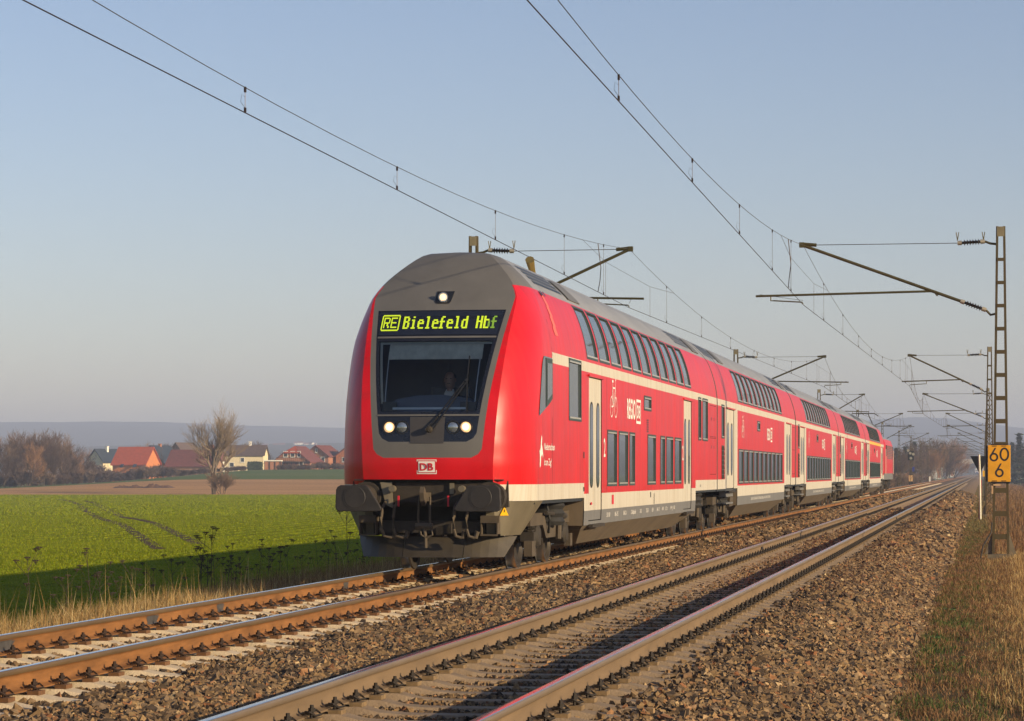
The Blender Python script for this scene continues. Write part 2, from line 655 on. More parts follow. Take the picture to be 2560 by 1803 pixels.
HEAD = [(-0.036, -0.008), (-0.030, -0.002), (-0.018, 0.0), (0.018, 0.0), (0.030, -0.002), (0.036, -0.008)]
RIGHTSIDE = [(0.036, -0.036), (0.031, -0.043), (0.012, -0.053), (0.0085, -0.065), (0.0085, -0.128), (0.016, -0.142), (0.040, -0.153), (0.075, -0.161), (0.075, -0.172)]
def rail_mesh(name, mt, mh, mw, y0=6.0, y1=2200.0):
    prof = HEAD + RIGHTSIDE + [(-x, z) for x, z in reversed(RIGHTSIDE)]
    ys = [y0] + [y0 + 2.0 * 1.16 ** k for k in range(60) if y0 + 2.0 * 1.16 ** k < y1] + [y1]
    mb = MB()
    n = len(prof)
    for y in ys:
        mb.v += [(x, y, z) for x, z in prof]
    for j in range(len(ys) - 1):
        for i in range(n):
            k = (i + 1) % n
            mb.f.append((j * n + i, j * n + k, (j + 1) * n + k, (j + 1) * n + i))
            mb.m.append(0 if 1 <= i <= 3 else 1 if i in (0, 4, 5, 6, n - 1, n - 2) else 2)
    mb.f.append(tuple(range(n)))
    mb.m.append(2)
    me = mb.mesh(name, [mt, mh, mw], smooth=50)
    return me

def sleeper_mesh(name, m):
    half = [(0.0, 0.082, -0.243), (0.28, 0.082, -0.243), (0.46, 0.088, -0.232), (0.60, 0.10, -0.197), (0.90, 0.10, -0.197), (1.02, 0.105, -0.222), (1.27, 0.11, -0.240), (1.30, 0.10, -0.265)]
    sec = [(-x, t, z) for x, t, z in reversed(half[1:])] + half
    mb = MB()
    for x, t, z in sec:
        mb.v += [(x, -0.15, -0.40), (x, -t - 0.018, z - 0.022), (x, -t, z), (x, t, z), (x, t + 0.018, z - 0.022), (x, 0.15, -0.40)]
    for j in range(len(sec) - 1):
        for i in range(5):
            a = j * 6 + i
            mb.f.append((a, a + 6, a + 7, a + 1))
            mb.m.append(0)
    mb.f.append(tuple(range(6)))
    mb.f.append(tuple(reversed(range(len(mb.v) - 6, len(mb.v)))))
    mb.m += [0, 0]
    return mb.mesh(name, m, smooth=30)

def clip_mesh(name, m, low=False, sides=(1,), plate=None):
    mb = MB()
    for s in sides:
        mb.box((min(s * 0.078, s * 0.165), -0.07, -0.199), (max(s * 0.078, s * 0.165), 0.07, -0.168), 1)
        if low:
            mb.box((min(s * 0.05, s * 0.14), -0.06, -0.172), (max(s * 0.05, s * 0.14), 0.06, -0.135))
            continue
        for t in (1, -1):                      # the two loops of the spring clip
            mb.tube([(s * 0.10, 0.018 * t, -0.145), (s * 0.055, 0.035 * t, -0.135), (s * 0.065, 0.075 * t, -0.140), (s * 0.115, 0.088 * t, -0.125),
                     (s * 0.155, 0.068 * t, -0.150), (s * 0.125, 0.03 * t, -0.158)], 0.0085, n=4)
        mb.lathe([(-0.19, 0.013), (-0.13, 0.013), (-0.13, 0.024), (-0.105, 0.024), (-0.105, 0.014), (-0.085, 0.013), (-0.085, 0.0)], (s * 0.108, 0, 0), (0, 0, 1), n=6)
    return mb.mesh(name, [m, plate or m])

def make_track(X, label, mt, mh, mw, ms, mc, t0, seed, mp_):
    rnd = random.Random(seed)
    root = empty('railway_track', (X, 0, 0))
    tag(root, label, 'railway track')
    rail = rail_mesh('rail', mt, mh, mw)
    for s in (-1, 1):
        o = link('rail', rail, root)
        o.location = (s * 0.7535, 0, 0)
    sm = sleeper_mesh('sleeper', ms)
    cm = clip_mesh('rail_clip', mc, plate=mp_)
    cb = clip_mesh('rail_clip_back', mc, sides=(-1,))
    cl = clip_mesh('rail_clip_far', mc, low=True, sides=(1, -1))
    back_c = []
    n_s = 300
    far_s, far_c = [], []
    k = 0
    t = t0
    nclip = 0
    while t < 420:
        dy = rnd.uniform(-0.02, 0.02)
        if k < n_s and t < 200:
            o = link('sleeper', sm, root)
            o.location = (rnd.uniform(-0.012, 0.012), t + dy, rnd.uniform(-0.006, 0.004))
            o.rotation_euler = (0, 0, rnd.uniform(-0.008, 0.008))
        else:
            far_s.append(t)
        for s in (-1, 1):
            if nclip < 300:
                o = link('rail_clip', cm, root)
                o.location = (s * 0.7535, t + dy, 0)
                back_c.append((s * 0.7535, t + dy, 0))
                nclip += 1
            else:
                far_c.append((s * 0.7535, t))
        k += 1
        t += 0.60
    def merge(me, places, name, m):
        v = np.array([tuple(q.co) for q in me.vertices])
        me.calc_loop_triangles()
        f = np.array([tuple(q.vertices) for q in me.loop_triangles])
        P = np.array(places)
        V = (v[None] + P[:, None]).reshape(-1, 3)
        Fc = (f[None] + (np.arange(len(P)) * len(v))[:, None, None]).reshape(-1, 3)
        o = link(name, bulk_mesh(name, V, Fc, m), root)
        o['kind'] = 'stuff'
    merge(sm, [(0, q, 0) for q in far_s], 'far_sleepers', ms)
    merge(cb, back_c, 'back_rail_clips', mc)
    merge(cl, [(q[0], q[1], 0) for q in far_c], 'far_rail_clips', mc)
    return root

track_l = make_track(XL, 'far railway track with orange rusty rails and pale sleepers that carries the red train', M_RTOP, M_HEADL, M_RRED, M_SLL, M_CLIPL, 12.2, 3, mat('plate_rust', (0.13, 0.06, 0.022), rough=0.8, var=0.3, scale=20))
track_r = make_track(XR, 'empty near railway track with dusty brown rails and sleepers', M_RTOPR, M_HEADR, M_RBRN, M_SLR, M_CLIPR, 9.3, 4, mat('plate_dusty', (0.19, 0.125, 0.06), rough=0.8, var=0.3, scale=20))
# dark patches on the web of the far rail
M_PATCH = mat('web_patch', (0.055, 0.05, 0.048), rough=0.7, var=0.3, scale=12)
for t, w in ((21.6, 0.5), (25.8, 0.42), (28.3, 0.3), (34.2, 0.3)):
    mb = MB()
    q = [(-0.7535 + x + 0.0025, z) for x, z in ((0.013, -0.054), (0.0085, -0.066), (0.0085, -0.128), (0.018, -0.142))]
    for a, b in zip(q[:-1], q[1:]):
        mb.poly([(a[0], t, a[1]), (b[0], t + 0.05, b[1]), (b[0], t + w * 0.8, b[1]), (a[0], t + w, a[1])])
    mb.build('web_patch', M_PATCH, track_l)
for X_, t in ((-0.7535, 52.5), (0.7535, 88.0)):
    mb = MB()
    mb.box((X_ + 0.0086, t, -0.125), (X_ + 0.03, t + 0.35, -0.07))
    mb.build('joint_bar', M_CLIPR, track_r)

# ------------------------------------------------------------------ ballast stones
STOPS = [(0.0, (0.035, 0.026, 0.020)), (0.18, (0.11, 0.070, 0.038)), (0.40, (0.20, 0.125, 0.058)), (0.60, (0.155, 0.108, 0.068)), (0.80, (0.27, 0.172, 0.078)), (0.90, (0.21, 0.085, 0.036)), (1.0, (0.40, 0.29, 0.155))]
M_STONE = ramp_mat('ballast_stone', STOPS, rough=0.9, noise=0.35, nscale=45)
M_STONE_O = ramp_mat('ballast_stone_single', STOPS, rough=0.9, noise=0.35, nscale=45, attr='object')
CUBE_V = np.array([(x, y, z) for z in (-1, 1) for y in (-1, 1) for x in (-1, 1)], float)
CUBE_F = np.array([(0, 2, 3), (0, 3, 1), (4, 5, 7), (4, 7, 6), (0, 1, 5), (0, 5, 4), (2, 6, 7), (2, 7, 3), (0, 4, 6), (0, 6, 2), (1, 3, 7), (1, 7, 5)])

def scatter(xa, xb, ya, yb, dens):
    n = int((xb - xa) * (yb - ya) * dens)
    return np.column_stack([RNG.uniform(xa, xb, n), RNG.uniform(ya, yb, n)])

def cribs(p, xc):
    """keep points that fall between sleepers"""
    t0 = 12.2 if xc == XL else 9.3
    ph = np.mod(p[:, 1] - t0 + 0.3, 0.6) - 0.3
    ax = np.abs(p[:, 0] - xc)
    keep = ((np.abs(ph) > 0.145) | (ax > 1.33))
    keep &= (np.abs(ax - 0.7535) > 0.10)
    keep &= (p[:, 1] < 118)
    return p[keep]

zones = []
bx = np.array([p[0] for p in BED]); bz = np.array([p[1] for p in BED])
for ya, yb, dens, size in ((11, 31, 820, 0.0215), (31, 58, 520, 0.0265), (58, 115, 170, 0.045), (115, 230, 42, 0.085)):
    for xa, xb, xc, f, dz in ((-6.25, -4.87, None, 1.0, 0.0), (-2.24, -0.42, None, 1.0, 0.0), (-4.9, -2.2, XR, 0.6, 0.0), (-8.9, -6.2, XL, 0.9, 0.012), (-9.9, -8.8, None, 0.5, 0.0)):
        p = scatter(xa, xb, ya, yb, dens * f)
        if xb == -0.42:
            p = p[p[:, 0] < -0.72 + 0.16 * np.sin(p[:, 1] * 1.3) * RNG.uniform(0, 1, len(p)) + RNG.normal(0, 0.11, len(p))]
        if xc is not None:
            p = cribs(p, xc)
        z = np.interp(p[:, 0], bx, bz) + dz + size * RNG.uniform(-0.25, 0.75, len(p))
        sz = size * RNG.uniform(0.5, 1.15, len(p)) * np.where(RNG.uniform(0, 1, len(p)) < 0.10, 1.5, 1.0) * (0.72 if xc == XR else 1.0)
        zones.append(np.column_stack([p, z, sz]))
# stones strewn over the sleeper ends
for xc, x0, x1, sgn in ((XL, 1.02, 1.34, 1), (XR, 0.98, 1.34, 1), (XR, -1.34, -1.1, 1)):
    p = scatter(xc + x0, xc + x1, 11, 70, 200 if xc == XR else 110)
    w = RNG.uniform(0, 1, len(p)) < ((np.abs(p[:, 0] - xc) - 0.98) / 0.36) ** 1.3
    p = p[w]
    zones.append(np.column_stack([p, np.full(len(p), -0.225), 0.021 * RNG.uniform(0.6, 1.2, len(p))]))
ST = np.concatenate(zones)
# leave out what the photograph cannot show: behind the near edge of the frame
dep = ST[:, 1] * CP - ST[:, 0] * SP
lat = ST[:, 0] * CP + ST[:, 1] * SP
u = lat / dep * F_PX
vv = (CAM_H - ST[:, 2]) / dep * F_PX
ST = ST[(u > -1480) & (u < 1480) & (vv < 700)]
order = np.argsort(ST[:, 1] - 20 * ST[:, 3] / 0.03)
ST = ST[order]
n = len(ST)
A = RNG.normal(size=(n, 4))
A /= np.linalg.norm(A, axis=1)[:, None]
w_, x_, y_, z_ = A.T
R = np.empty((n, 3, 3))
R[:, 0, 0] = 1 - 2 * (y_ * y_ + z_ * z_); R[:, 0, 1] = 2 * (x_ * y_ - z_ * w_); R[:, 0, 2] = 2 * (x_ * z_ + y_ * w_)
R[:, 1, 0] = 2 * (x_ * y_ + z_ * w_); R[:, 1, 1] = 1 - 2 * (x_ * x_ + z_ * z_); R[:, 1, 2] = 2 * (y_ * z_ - x_ * w_)
R[:, 2, 0] = 2 * (x_ * z_ - y_ * w_); R[:, 2, 1] = 2 * (y_ * z_ + x_ * w_); R[:, 2, 2] = 1 - 2 * (x_ * x_ + y_ * y_)
SC = RNG.uniform(0.6, 1.15, (n, 1, 3))
Vl = (CUBE_V[None] * SC + RNG.uniform(-0.42, 0.42, (n, 8, 3))) * ST[:, 3][:, None, None]
Vw = np.einsum('nij,nkj->nki', R, Vl) + ST[:, None, :3]
first = 300
V = Vw[first:].reshape(-1, 3)
Fc = (CUBE_F[None] + (np.arange(n - first) * 8)[:, None, None]).reshape(-1, 3)
patch_ = 0.5 + 0.5 * np.sin(ST[first:, 0] * 2.1 + 1.3 * np.sin(ST[first:, 1] * 0.37)) * np.sin(ST[first:, 1] * 0.61 + 1.7 * np.sin(ST[first:, 0] * 1.4))
near_rail = np.exp(-((np.minimum(np.abs(ST[first:, 0] - XR + 0.0), np.abs(ST[first:, 0] - XL)) - 1.1) / 0.45) ** 2)     # brake dust and grease beside the rails
rn = np.repeat(np.clip(RNG.uniform(0, 1, n - first) ** (0.8 + 0.7 * patch_ + 0.5 * near_rail), 0, 1), 12)
print('stones', n)
o = link('ballast_stones', bulk_mesh('ballast_stones', V, Fc, M_STONE, rn), bed)
o['kind'] = 'stuff'
STONE_V = []
for k in range(6):
    me = bpy.data.meshes.new('stone')
    me.from_pydata([tuple(q) for q in Vw[k * 7] - ST[k * 7, :3]], [], [tuple(q) for q in CUBE_F])
    me.materials.append(M_STONE_O)
    STONE_V.append((me, ST[k * 7, 3]))
for k in range(first):
    me, s0 = STONE_V[k % 6]
    o = link('stone', me, bed)
    o.location = ST[k, :3]
    o.rotation_euler = tuple(RNG.uniform(0, 6.28, 3))
    s = float(ST[k, 3] / s0)
    o.scale = (s, s, s)
# ------------------------------------------------------------------ train: shared shape
M_RED = mat('train_red', (0.56, 0.006, 0.012), rough=0.34, var=0.13, scale=1.2, stretch=(1, 2.2, 0.3), rvar=0.08, spec=0.4)
M_WHITE = mat('train_cream_white', (0.60, 0.56, 0.48), rough=0.5, var=0.08, scale=1.5, stretch=(1, 4, 0.4), col2=(0.52, 0.47, 0.38))
grime(M_RED, (0.22, 0.025, 0.02), 0.6, 0.0, 0.08)
grime(M_WHITE, (0.30, 0.23, 0.15), 0.6, 0.0, 0.04)
M_YELLOW = mat('first_class_yellow', (0.75, 0.42, 0.03), rough=0.4, var=0.06)
M_GREYB = mat('train_basalt_grey', (0.15, 0.146, 0.142), rough=0.55, var=0.12, scale=2, stretch=(1, 3, 0.5))
M_ROOF = mat('train_roof_grey', (0.25, 0.25, 0.248), rough=0.42, var=0.14, scale=1.4, stretch=(1, 0.5, 2))
M_MASK = mat('cab_mask_grey', (0.125, 0.12, 0.112), rough=0.5, var=0.12, scale=2.2, stretch=(1, 1, 0.4))
M_BLACK = mat('black_plastic', (0.012, 0.013, 0.016), rough=0.35, var=0.2, scale=6)
M_NAVY = mat('black_glass_panel', (0.010, 0.012, 0.020), rough=0.14, var=0.15, scale=4, spec=0.5)
M_PANE = mat('window_pane_dark', (0.06, 0.07, 0.078), rough=0.05, var=0.3, scale=1.2, spec=0.9)
M_FRAME = mat('window_rubber', (0.035, 0.055, 0.055), rough=0.5, var=0.15, scale=6)
M_TRIM = mat('window_trim_alu', (0.55, 0.53, 0.48), rough=0.35, metal=0.6, var=0.08)
M_UNDER = mat('underframe_dust', (0.125, 0.092, 0.058), rough=0.85, var=0.22, scale=2.5, stretch=(1, 1, 0.6), bump=0.1, bscale=50)
M_BOGIE = mat('bogie_dust', (0.030, 0.023, 0.016), rough=0.8, var=0.3, scale=6, bump=0.2, bscale=60)
M_BOGIE2 = mat('bogie_pale_dust', (0.075, 0.056, 0.036), rough=0.8, var=0.25, scale=6)
M_WHEEL = mat('wheel_steel', (0.05, 0.04, 0.03), rough=0.55, metal=0.4, var=0.25, scale=5)
M_TYRE = mat('wheel_tread', (0.5, 0.48, 0.46), rough=0.3, metal=0.9, var=0.1)
M_RUBBER = mat('black_rubber', (0.018, 0.017, 0.016), rough=0.75, var=0.3, scale=8)
M_LETTER = mat('white_lettering', (0.78, 0.74, 0.68), rough=0.5, var=0.03)
M_REDLET = mat('red_lettering', (0.55, 0.015, 0.03), rough=0.5, var=0.03)
M_BUFFER = mat('buffer_plate_grease', (0.022, 0.019, 0.018), rough=0.6, var=0.3, scale=9)
M_SHIELD = mat('front_shield_grey', (0.17, 0.145, 0.10), rough=0.42, var=0.18, scale=2, stretch=(1, 1, 0.5), metal=0.25)
M_PLOUGH = mat('plough_steel', (0.06, 0.049, 0.035), rough=0.5, var=0.25, scale=3, metal=0.3)

PROF = [(0.50, 1.36), (0.56, 1.375), (0.8, 1.385), (2.85, 1.388), (3.0, 1.387), (3.1, 1.384), (3.2, 1.377), (3.3, 1.365), (3.4, 1.348), (3.5, 1.327), (3.6, 1.302), (3.7, 1.272), (3.8, 1.238),
        (3.9, 1.20), (4.0, 1.152), (4.1, 1.085), (4.18, 1.02), (4.26, 0.942), (4.34, 0.855), (4.42, 0.765), (4.5, 0.665), (4.56, 0.575), (4.6, 0.465), (4.622, 0.29), (4.63, 0.0)]
PZ = [p[0] for p in PROF]
PX = [p[1] for p in PROF]
def pw(z):
    return float(np.interp(z, PZ, PX))
GUTTER = 4.08

def side_pt(s, y, z, off=0.0):
    """point on the body side (s = +1 right, -1 left), pushed outward by off along the local normal"""
    e = 0.03
    dx, dz = pw(z + e) - pw(z - e), 2 * e
    l = math.hypot(dx, dz)
    return (s * (pw(z) + off * dz / l), y, z - off * dx / l)

def rrect(y0, y1, z0, z1, r, k=4):
    """rounded rectangle outline in (y, z)"""
    out = []
    for cy, cz, a0 in ((y1 - r, z1 - r, 0), (y0 + r, z1 - r, 90), (y0 + r, z0 + r, 180), (y1 - r, z0 + r, 270)):
        for i in range(k + 1):
            a = math.radians(a0 + 90 * i / k)
            out.append((cy + r * math.cos(a), cz + r * math.sin(a)))
    return out

def window(parent, s, y0, y1, z0, z1, pane=None, frame=None, r=0.07, fw=0.035, curved=False, name='window', depth=0.018, trim=True):
    """frame and pane set into the body side; window > pane"""
    pane, frame = pane or M_PANE, frame or M_FRAME
    mb = MB()
    if curved:
        zs = [z0 + (z1 - z0) * i / 8 for i in range(9)]
        def ringline(a, b, c, d, off):
            zz = [c + (d - c) * i / 8 for i in range(9)]
            return [side_pt(s, a, q, off) for q in zz] + [side_pt(s, b, q, off) for q in reversed(zz)]
        o1 = ringline(y0 - fw, y1 + fw, z0 - fw, z1 + fw, 0.004)
        i1 = ringline(y0, y1, z0, z1, 0.006)
        i2 = ringline(y0, y1, z0, z1, -depth)
        nn = len(o1)
        for i in range(nn):
            j = (i + 1) % nn
            mb.poly([o1[i], o1[j], i1[j], i1[i]])
            mb.poly([i1[i], i1[j], i2[j], i2[i]])
        fr = mb.build(name, frame, parent)
        pb = MB()
        for a, b in zip(zs[:-1], zs[1:]):
            pb.poly([side_pt(s, y0, a, -depth), side_pt(s, y1, a, -depth), side_pt(s, y1, b, -depth), side_pt(s, y0, b, -depth)])
        pb.build('pane', pane, fr, smooth='all')
    else:
        A = rrect(y0 - fw, y1 + fw, z0 - fw, z1 + fw, 0.02)
        B = rrect(y0, y1, z0, z1, r)
        o1 = [side_pt(s, a, b, 0.002) for a, b in A]
        o2 = [side_pt(s, a * 0.97 + c * 0.03, b * 0.97 + d * 0.03, 0.008) for (a, b), (c, d) in zip(A, B)]
        i1 = [side_pt(s, a, b, 0.008) for a, b in B]
        i2 = [side_pt(s, a, b, -depth) for a, b in B]
        nn = len(o1)
        for i in range(nn):
            j = (i + 1) % nn
            mb.poly([o1[i], o1[j], o2[j], o2[i]])
            mb.poly([o2[i], o2[j], i1[j], i1[i]])
            mb.poly([i1[i], i1[j], i2[j], i2[i]])
        fr = mb.build(name, frame, parent)
        MB().poly([side_pt(s, a, b, -depth) for a, b in B]).build('pane', pane, fr)
    if trim:
        t = MB()
        ym0, ym1 = y0 + (0 if curved else r * 0.6), y1 - (0 if curved else r * 0.6)
        for zc in ((z0 + 0.012,) if curved else (z0 + 0.012, z1 - 0.014)):
            t.poly([side_pt(s, ym0, zc - 0.012, 0.0095), side_pt(s, ym1, zc - 0.012, 0.0095), side_pt(s, ym1, zc + 0.014, 0.0095), side_pt(s, ym0, zc + 0.014, 0.0095)])
        t.build('trim', M_TRIM, fr)
    return fr

def body_side(parent, s, ys, colour, holes, name='body_side'):
    """side wall as a grid; colour(y, z) -> material index or None; holes: (y0, y1, z0, z1)"""
    yb = set(ys)
    zb = {GUTTER}
    for h in holes:
        yb |= {h[0], h[1]}
        zb |= {h[2], h[3]}
    zb |= set(BANDS)
    for q in range(32, 41):
        zb.add(q / 10)
    yb = sorted(yb)
    zb = sorted(zb)
    ymin, ymax = min(ys), max(ys)
    yb = [y for y in yb if ymin <= y <= ymax]
    mb = MB()
    idx = {}
    def vid(i, j):
        if (i, j) not in idx:
            idx[i, j] = len(mb.v)
            mb.v.append(side_pt(s, yb[i], zb[j]))
        return idx[i, j]
    for i in range(len(yb) - 1):
        yc = (yb[i] + yb[i + 1]) / 2
        for j in range(len(zb) - 1):
            zc = (zb[j] + zb[j + 1]) / 2
            if any(h[0] < yc < h[1] and h[2] < zc < h[3] for h in holes):
                continue
            c = colour(yc, zc)
            if c is None:
                continue
            q = [vid(i, j), vid(i + 1, j), vid(i + 1, j + 1), vid(i, j + 1)]
            mb.f.append(tuple(q if s > 0 else reversed(q)))
            mb.m.append(c)
    return mb

BANDS = [0.56, 0.79, 1.0, 1.06, 1.23, 2.99, 3.15]

def door(parent, s, y0, y1, z0, z1, wz0, wz1, grey_to=None):
    """double-leaf door set into the side; door > leaf, pane"""
    ym = (y0 + y1) / 2
    rt = MB()
    # rain strip over the door and dark reveal behind the leaves
    rt.box((min(s * pw(z1) * 0.99, s * (pw(z1) + 0.03)), y0 - 0.12, z1 + 0.005), (max(s * pw(z1) * 0.99, s * (pw(z1) + 0.03)), y1 + 0.12, z1 + 0.035))
    d = rt.build('door', M_RED, parent)
    rv = MB()
    rv.poly([side_pt(s, y0, z0, -0.055), side_pt(s, y1, z0, -0.055), side_pt(s, y1, z1, -0.055), side_pt(s, y0, z1, -0.055)])
    for a in (y0, y1):
        rv.poly([side_pt(s, a, z0, 0), side_pt(s, a, z0, -0.055), side_pt(s, a, z1, -0.055), side_pt(s, a, z1, 0)])
    rv.build('reveal', M_BLACK, d)
    for a, b in ((y0 + 0.012, ym - 0.006), (ym + 0.006, y1 - 0.012)):
        lf = MB()
        o = -0.012
        zs = [z0 + 0.012] + ([grey_to] if grey_to else []) + [z1 - 0.01]
        for k in range(len(zs) - 1):
            lf.poly([side_pt(s, a, zs[k], o), side_pt(s, b, zs[k], o), side_pt(s, b, zs[k + 1], o), side_pt(s, a, zs[k + 1], o)], 1 if grey_to and k == 0 else 0)
        for q in (a, b):
            lf.poly([side_pt(s, q, z0 + 0.012, o), side_pt(s, q, z0 + 0.012, -0.05), side_pt(s, q, z1 - 0.01, -0.05), side_pt(s, q, z1 - 0.01, o)])
        lf.build('leaf', [M_WHITE, M_GREYB], d)
        c, hw = (a + b) / 2, (b - a) * 0.23
        A = rrect(c - hw, c + hw, wz0, wz1, hw * 0.98, 5)
        A2 = rrect(c - hw - 0.025, c + hw + 0.025, wz0 - 0.03, wz1 + 0.03, hw, 5)
        pm = MB()
        o1 = [side_pt(s, p, q, o + 0.003) for p, q in A2]
        o2 = [side_pt(s, p, q, o + 0.006) for p, q in A]
        for i in range(len(o1)):
            j = (i + 1) % len(o1)
            pm.poly([o1[i], o1[j], o2[j], o2[i]], 1)
        pm.poly([side_pt(s, p, q, o + 0.0045) for p, q in A], 0)
        pm.build('pane', [M_PANE, M_RUBBER], d)
    # step below the door
    st = MB()
    x = s * (pw(0.6) + 0.0)
    st.box((min(x, x + s * 0.07), y0 + 0.03, z0 - 0.10), (max(x, x + s * 0.07), y1 - 0.03, z0 - 0.05))
    st.build('step', M_BOGIE, d)
    return d

# ------------------------------------------------------------------ bogie
def make_bogie():
    b = empty('bogie')
    wm = MB()
    prof = [(-0.07, 0.0), (-0.07, 0.09), (-0.035, 0.10), (-0.012, 0.36), (-0.055, 0.40), (-0.055, 0.46), (0.075, 0.452), (0.075, 0.492), (0.10, 0.485), (0.10, 0.40), (0.03, 0.37), (0.03, 0.12), (0.16, 0.10), (0.16, 0.0)]
    for sx in (1, -1):
        for y in (-1.3, 1.3):
            m = MB()
            m.lathe(prof, (sx * 0.795, y, 0.46), (-sx, 0, 0), n=28, mis=[0] * 5 + [1] * 2 + [0] * 6)
            m.build('wheel', [M_WHEEL, M_TYRE], b, smooth=30)
    for y in (-1.3, 1.3):
        MB().tube([(-0.7, y, 0.46), (0.7, y, 0.46)], 0.085, n=10).build('axle', M_BOGIE, b)
        for xx in (-0.28, 0.28):
            MB().lathe([(-0.05, 0.1), (-0.05, 0.30), (0.05, 0.30), (0.05, 0.1)], (xx, y, 0.46), (1, 0, 0), n=20).build('brake_disc', M_WHEEL, b)
    for s in (1, -1):
        f = MB()
        x0, x1 = s * 0.98, s * 1.14
        a, c = min(x0, x1), max(x0, x1)
        out = [(a, -1.95, 0.62), (a, -1.95, 0.80), (a, -0.75, 0.80), (a, -0.5, 0.60), (a, 0.5, 0.60), (a, 0.75, 0.80), (a, 1.95, 0.80), (a, 1.95, 0.62), (a, 0.85, 0.62), (a, 0.55, 0.42), (a, -0.55, 0.42), (a, -0.85, 0.62)]
        f.prism(out, (c - a, 0, 0))
        fix_normals(f.build('side_frame', M_BOGIE2, b))
        for y in (-1.3, 1.3):
            g = MB()
            g.lathe([(-0.02, 0.17), (0.2, 0.17), (0.24, 0.13), (0.25, 0.0)], (s * 0.93, y, 0.46), (s, 0, 0), n=14)
            g.cbox((s * 1.03, y, 0.46), (0.2, 0.62, 0.14))
            g.build('axle_box', M_BOGIE, b, smooth=30)
            for yy in (-0.24, 0.24):
                h = MB()
                pts = [(s * 1.06 + 0.062 * math.cos(q * 0.9), y + yy + 0.062 * math.sin(q * 0.9), 0.50 + q * 0.0075) for q in range(32)]
                h.tube(pts, 0.016, n=4)
                h.build('coil_spring', M_BOGIE, b)
        g = MB()
        for q in range(3):
            g.lathe([(0, 0.25), (0.06, 0.29), (0.12, 0.25)], (s * 1.05, 0, 0.60 + q * 0.12), (0, 0, 1), n=16)
        g.build('air_spring', M_RUBBER, b, smooth=40)
        g = MB()
        g.tube([(s * 1.19, -0.9, 0.80), (s * 1.19, 0.2, 0.76)], 0.032, n=8)
        g.tube([(s * 1.19, 0.2, 0.76), (s * 1.19, 0.9, 0.73)], 0.05, n=8)
        g.build('yaw_damper', M_BOGIE, b)
        g = MB()
        g.tube([(s * 1.18, 0.35, 0.38), (s * 1.18, 0.42, 0.7)], 0.045, n=8)
        g.tube([(s * 1.18, 0.42, 0.7), (s * 1.18, 0.45, 0.95)], 0.03, n=8)
        g.build('damper', M_BOGIE2, b)
        g = MB()
        for yc in (-0.62, 0.62):
            g.tube([(s * 1.15, yc, 0.98), (s * 1.2, yc + 0.05, 0.7), (s * 1.16, yc + 0.18, 0.50), (s * 1.1, yc + 0.3, 0.62)], 0.02, n=5)
        g.build('brake_hose', M_RUBBER, b)
        g = MB()
        g.cbox((s * 1.13, -1.95, 0.30), (0.12, 0.3, 0.22))
        g.build('sand_box', M_BOGIE2, b)
        MB().cbox((s * 1.10, 1.85, 0.34), (0.1, 0.2, 0.2)).build('sand_box', M_BOGIE2, b)
    t = MB()
    t.box((-1.0, -0.35, 0.45), (1.0, 0.35, 0.62))
    for y in (-1.9, 1.9):
        t.box((-1.0, y - 0.08, 0.60), (1.0, y + 0.08, 0.74))
    t.build('bolster', M_BOGIE, b)
    return b

BOGIE = None
def add_bogie(parent, y):
    global BOGIE
    if BOGIE is None:
        BOGIE = make_bogie()
        BOGIE.parent = parent
        b = BOGIE
    else:
        b = copy_tree(BOGIE, parent)
    b.location = (0, y, 0)
    return b

def roof_mb(y0, y1, ny=14, mb=None):
    mb = mb or MB()
    zz = [GUTTER, 4.12, 4.18, 4.26, 4.34, 4.42, 4.5, 4.56, 4.6, 4.625, 4.63]
    pts = [(pw(z), z) for z in zz] + [(-pw(z), z) for z in reversed(zz[:-1])]
    n = len(pts)
    b = len(mb.v)
    for k in range(ny + 1):
        y = y0 + (y1 - y0) * k / ny
        mb.v += [(x, y, z) for x, z in pts]
    for k in range(ny):
        for i in range(n - 1):
            mb.f.append((b + k * n + i, b + k * n + i + 1, b + (k + 1) * n + i + 1, b + (k + 1) * n + i))
            mb.m.append(0)
    return mb

def end_wall(parent, y, z0=1.0, out=1):
    mb = MB()
    zz = [z0] + [z for z in PZ if z > z0]
    mb.poly([(pw(z), y, z) for z in zz] + [(-pw(z), y, z) for z in reversed(zz[:-1])])
    mb.build('end_wall', M_GREYB, parent)
    g = MB()                                         # folded gangway bellows and buffers
    for k in range(4):
        yy = y + out * (0.03 + 0.05 * k)
        for dx, dy in ((0.0, 0.0),):
            g.box((-0.62, min(yy, yy + out * 0.03), 1.0), (0.62, max(yy, yy + out * 0.03), 3.1))
    g.build('gangway_bellows', M_RUBBER, parent)
    for s in (1, -1):
        b = MB()
        b.lathe([(0, 0.09), (0.1, 0.09), (0.1, 0.2), (0.13, 0.2), (0.135, 0.0)], (s * 0.875, y, 1.06), (0, out, 0), n=14)
        b.build('end_buffer', M_BUFFER, parent, smooth=30)

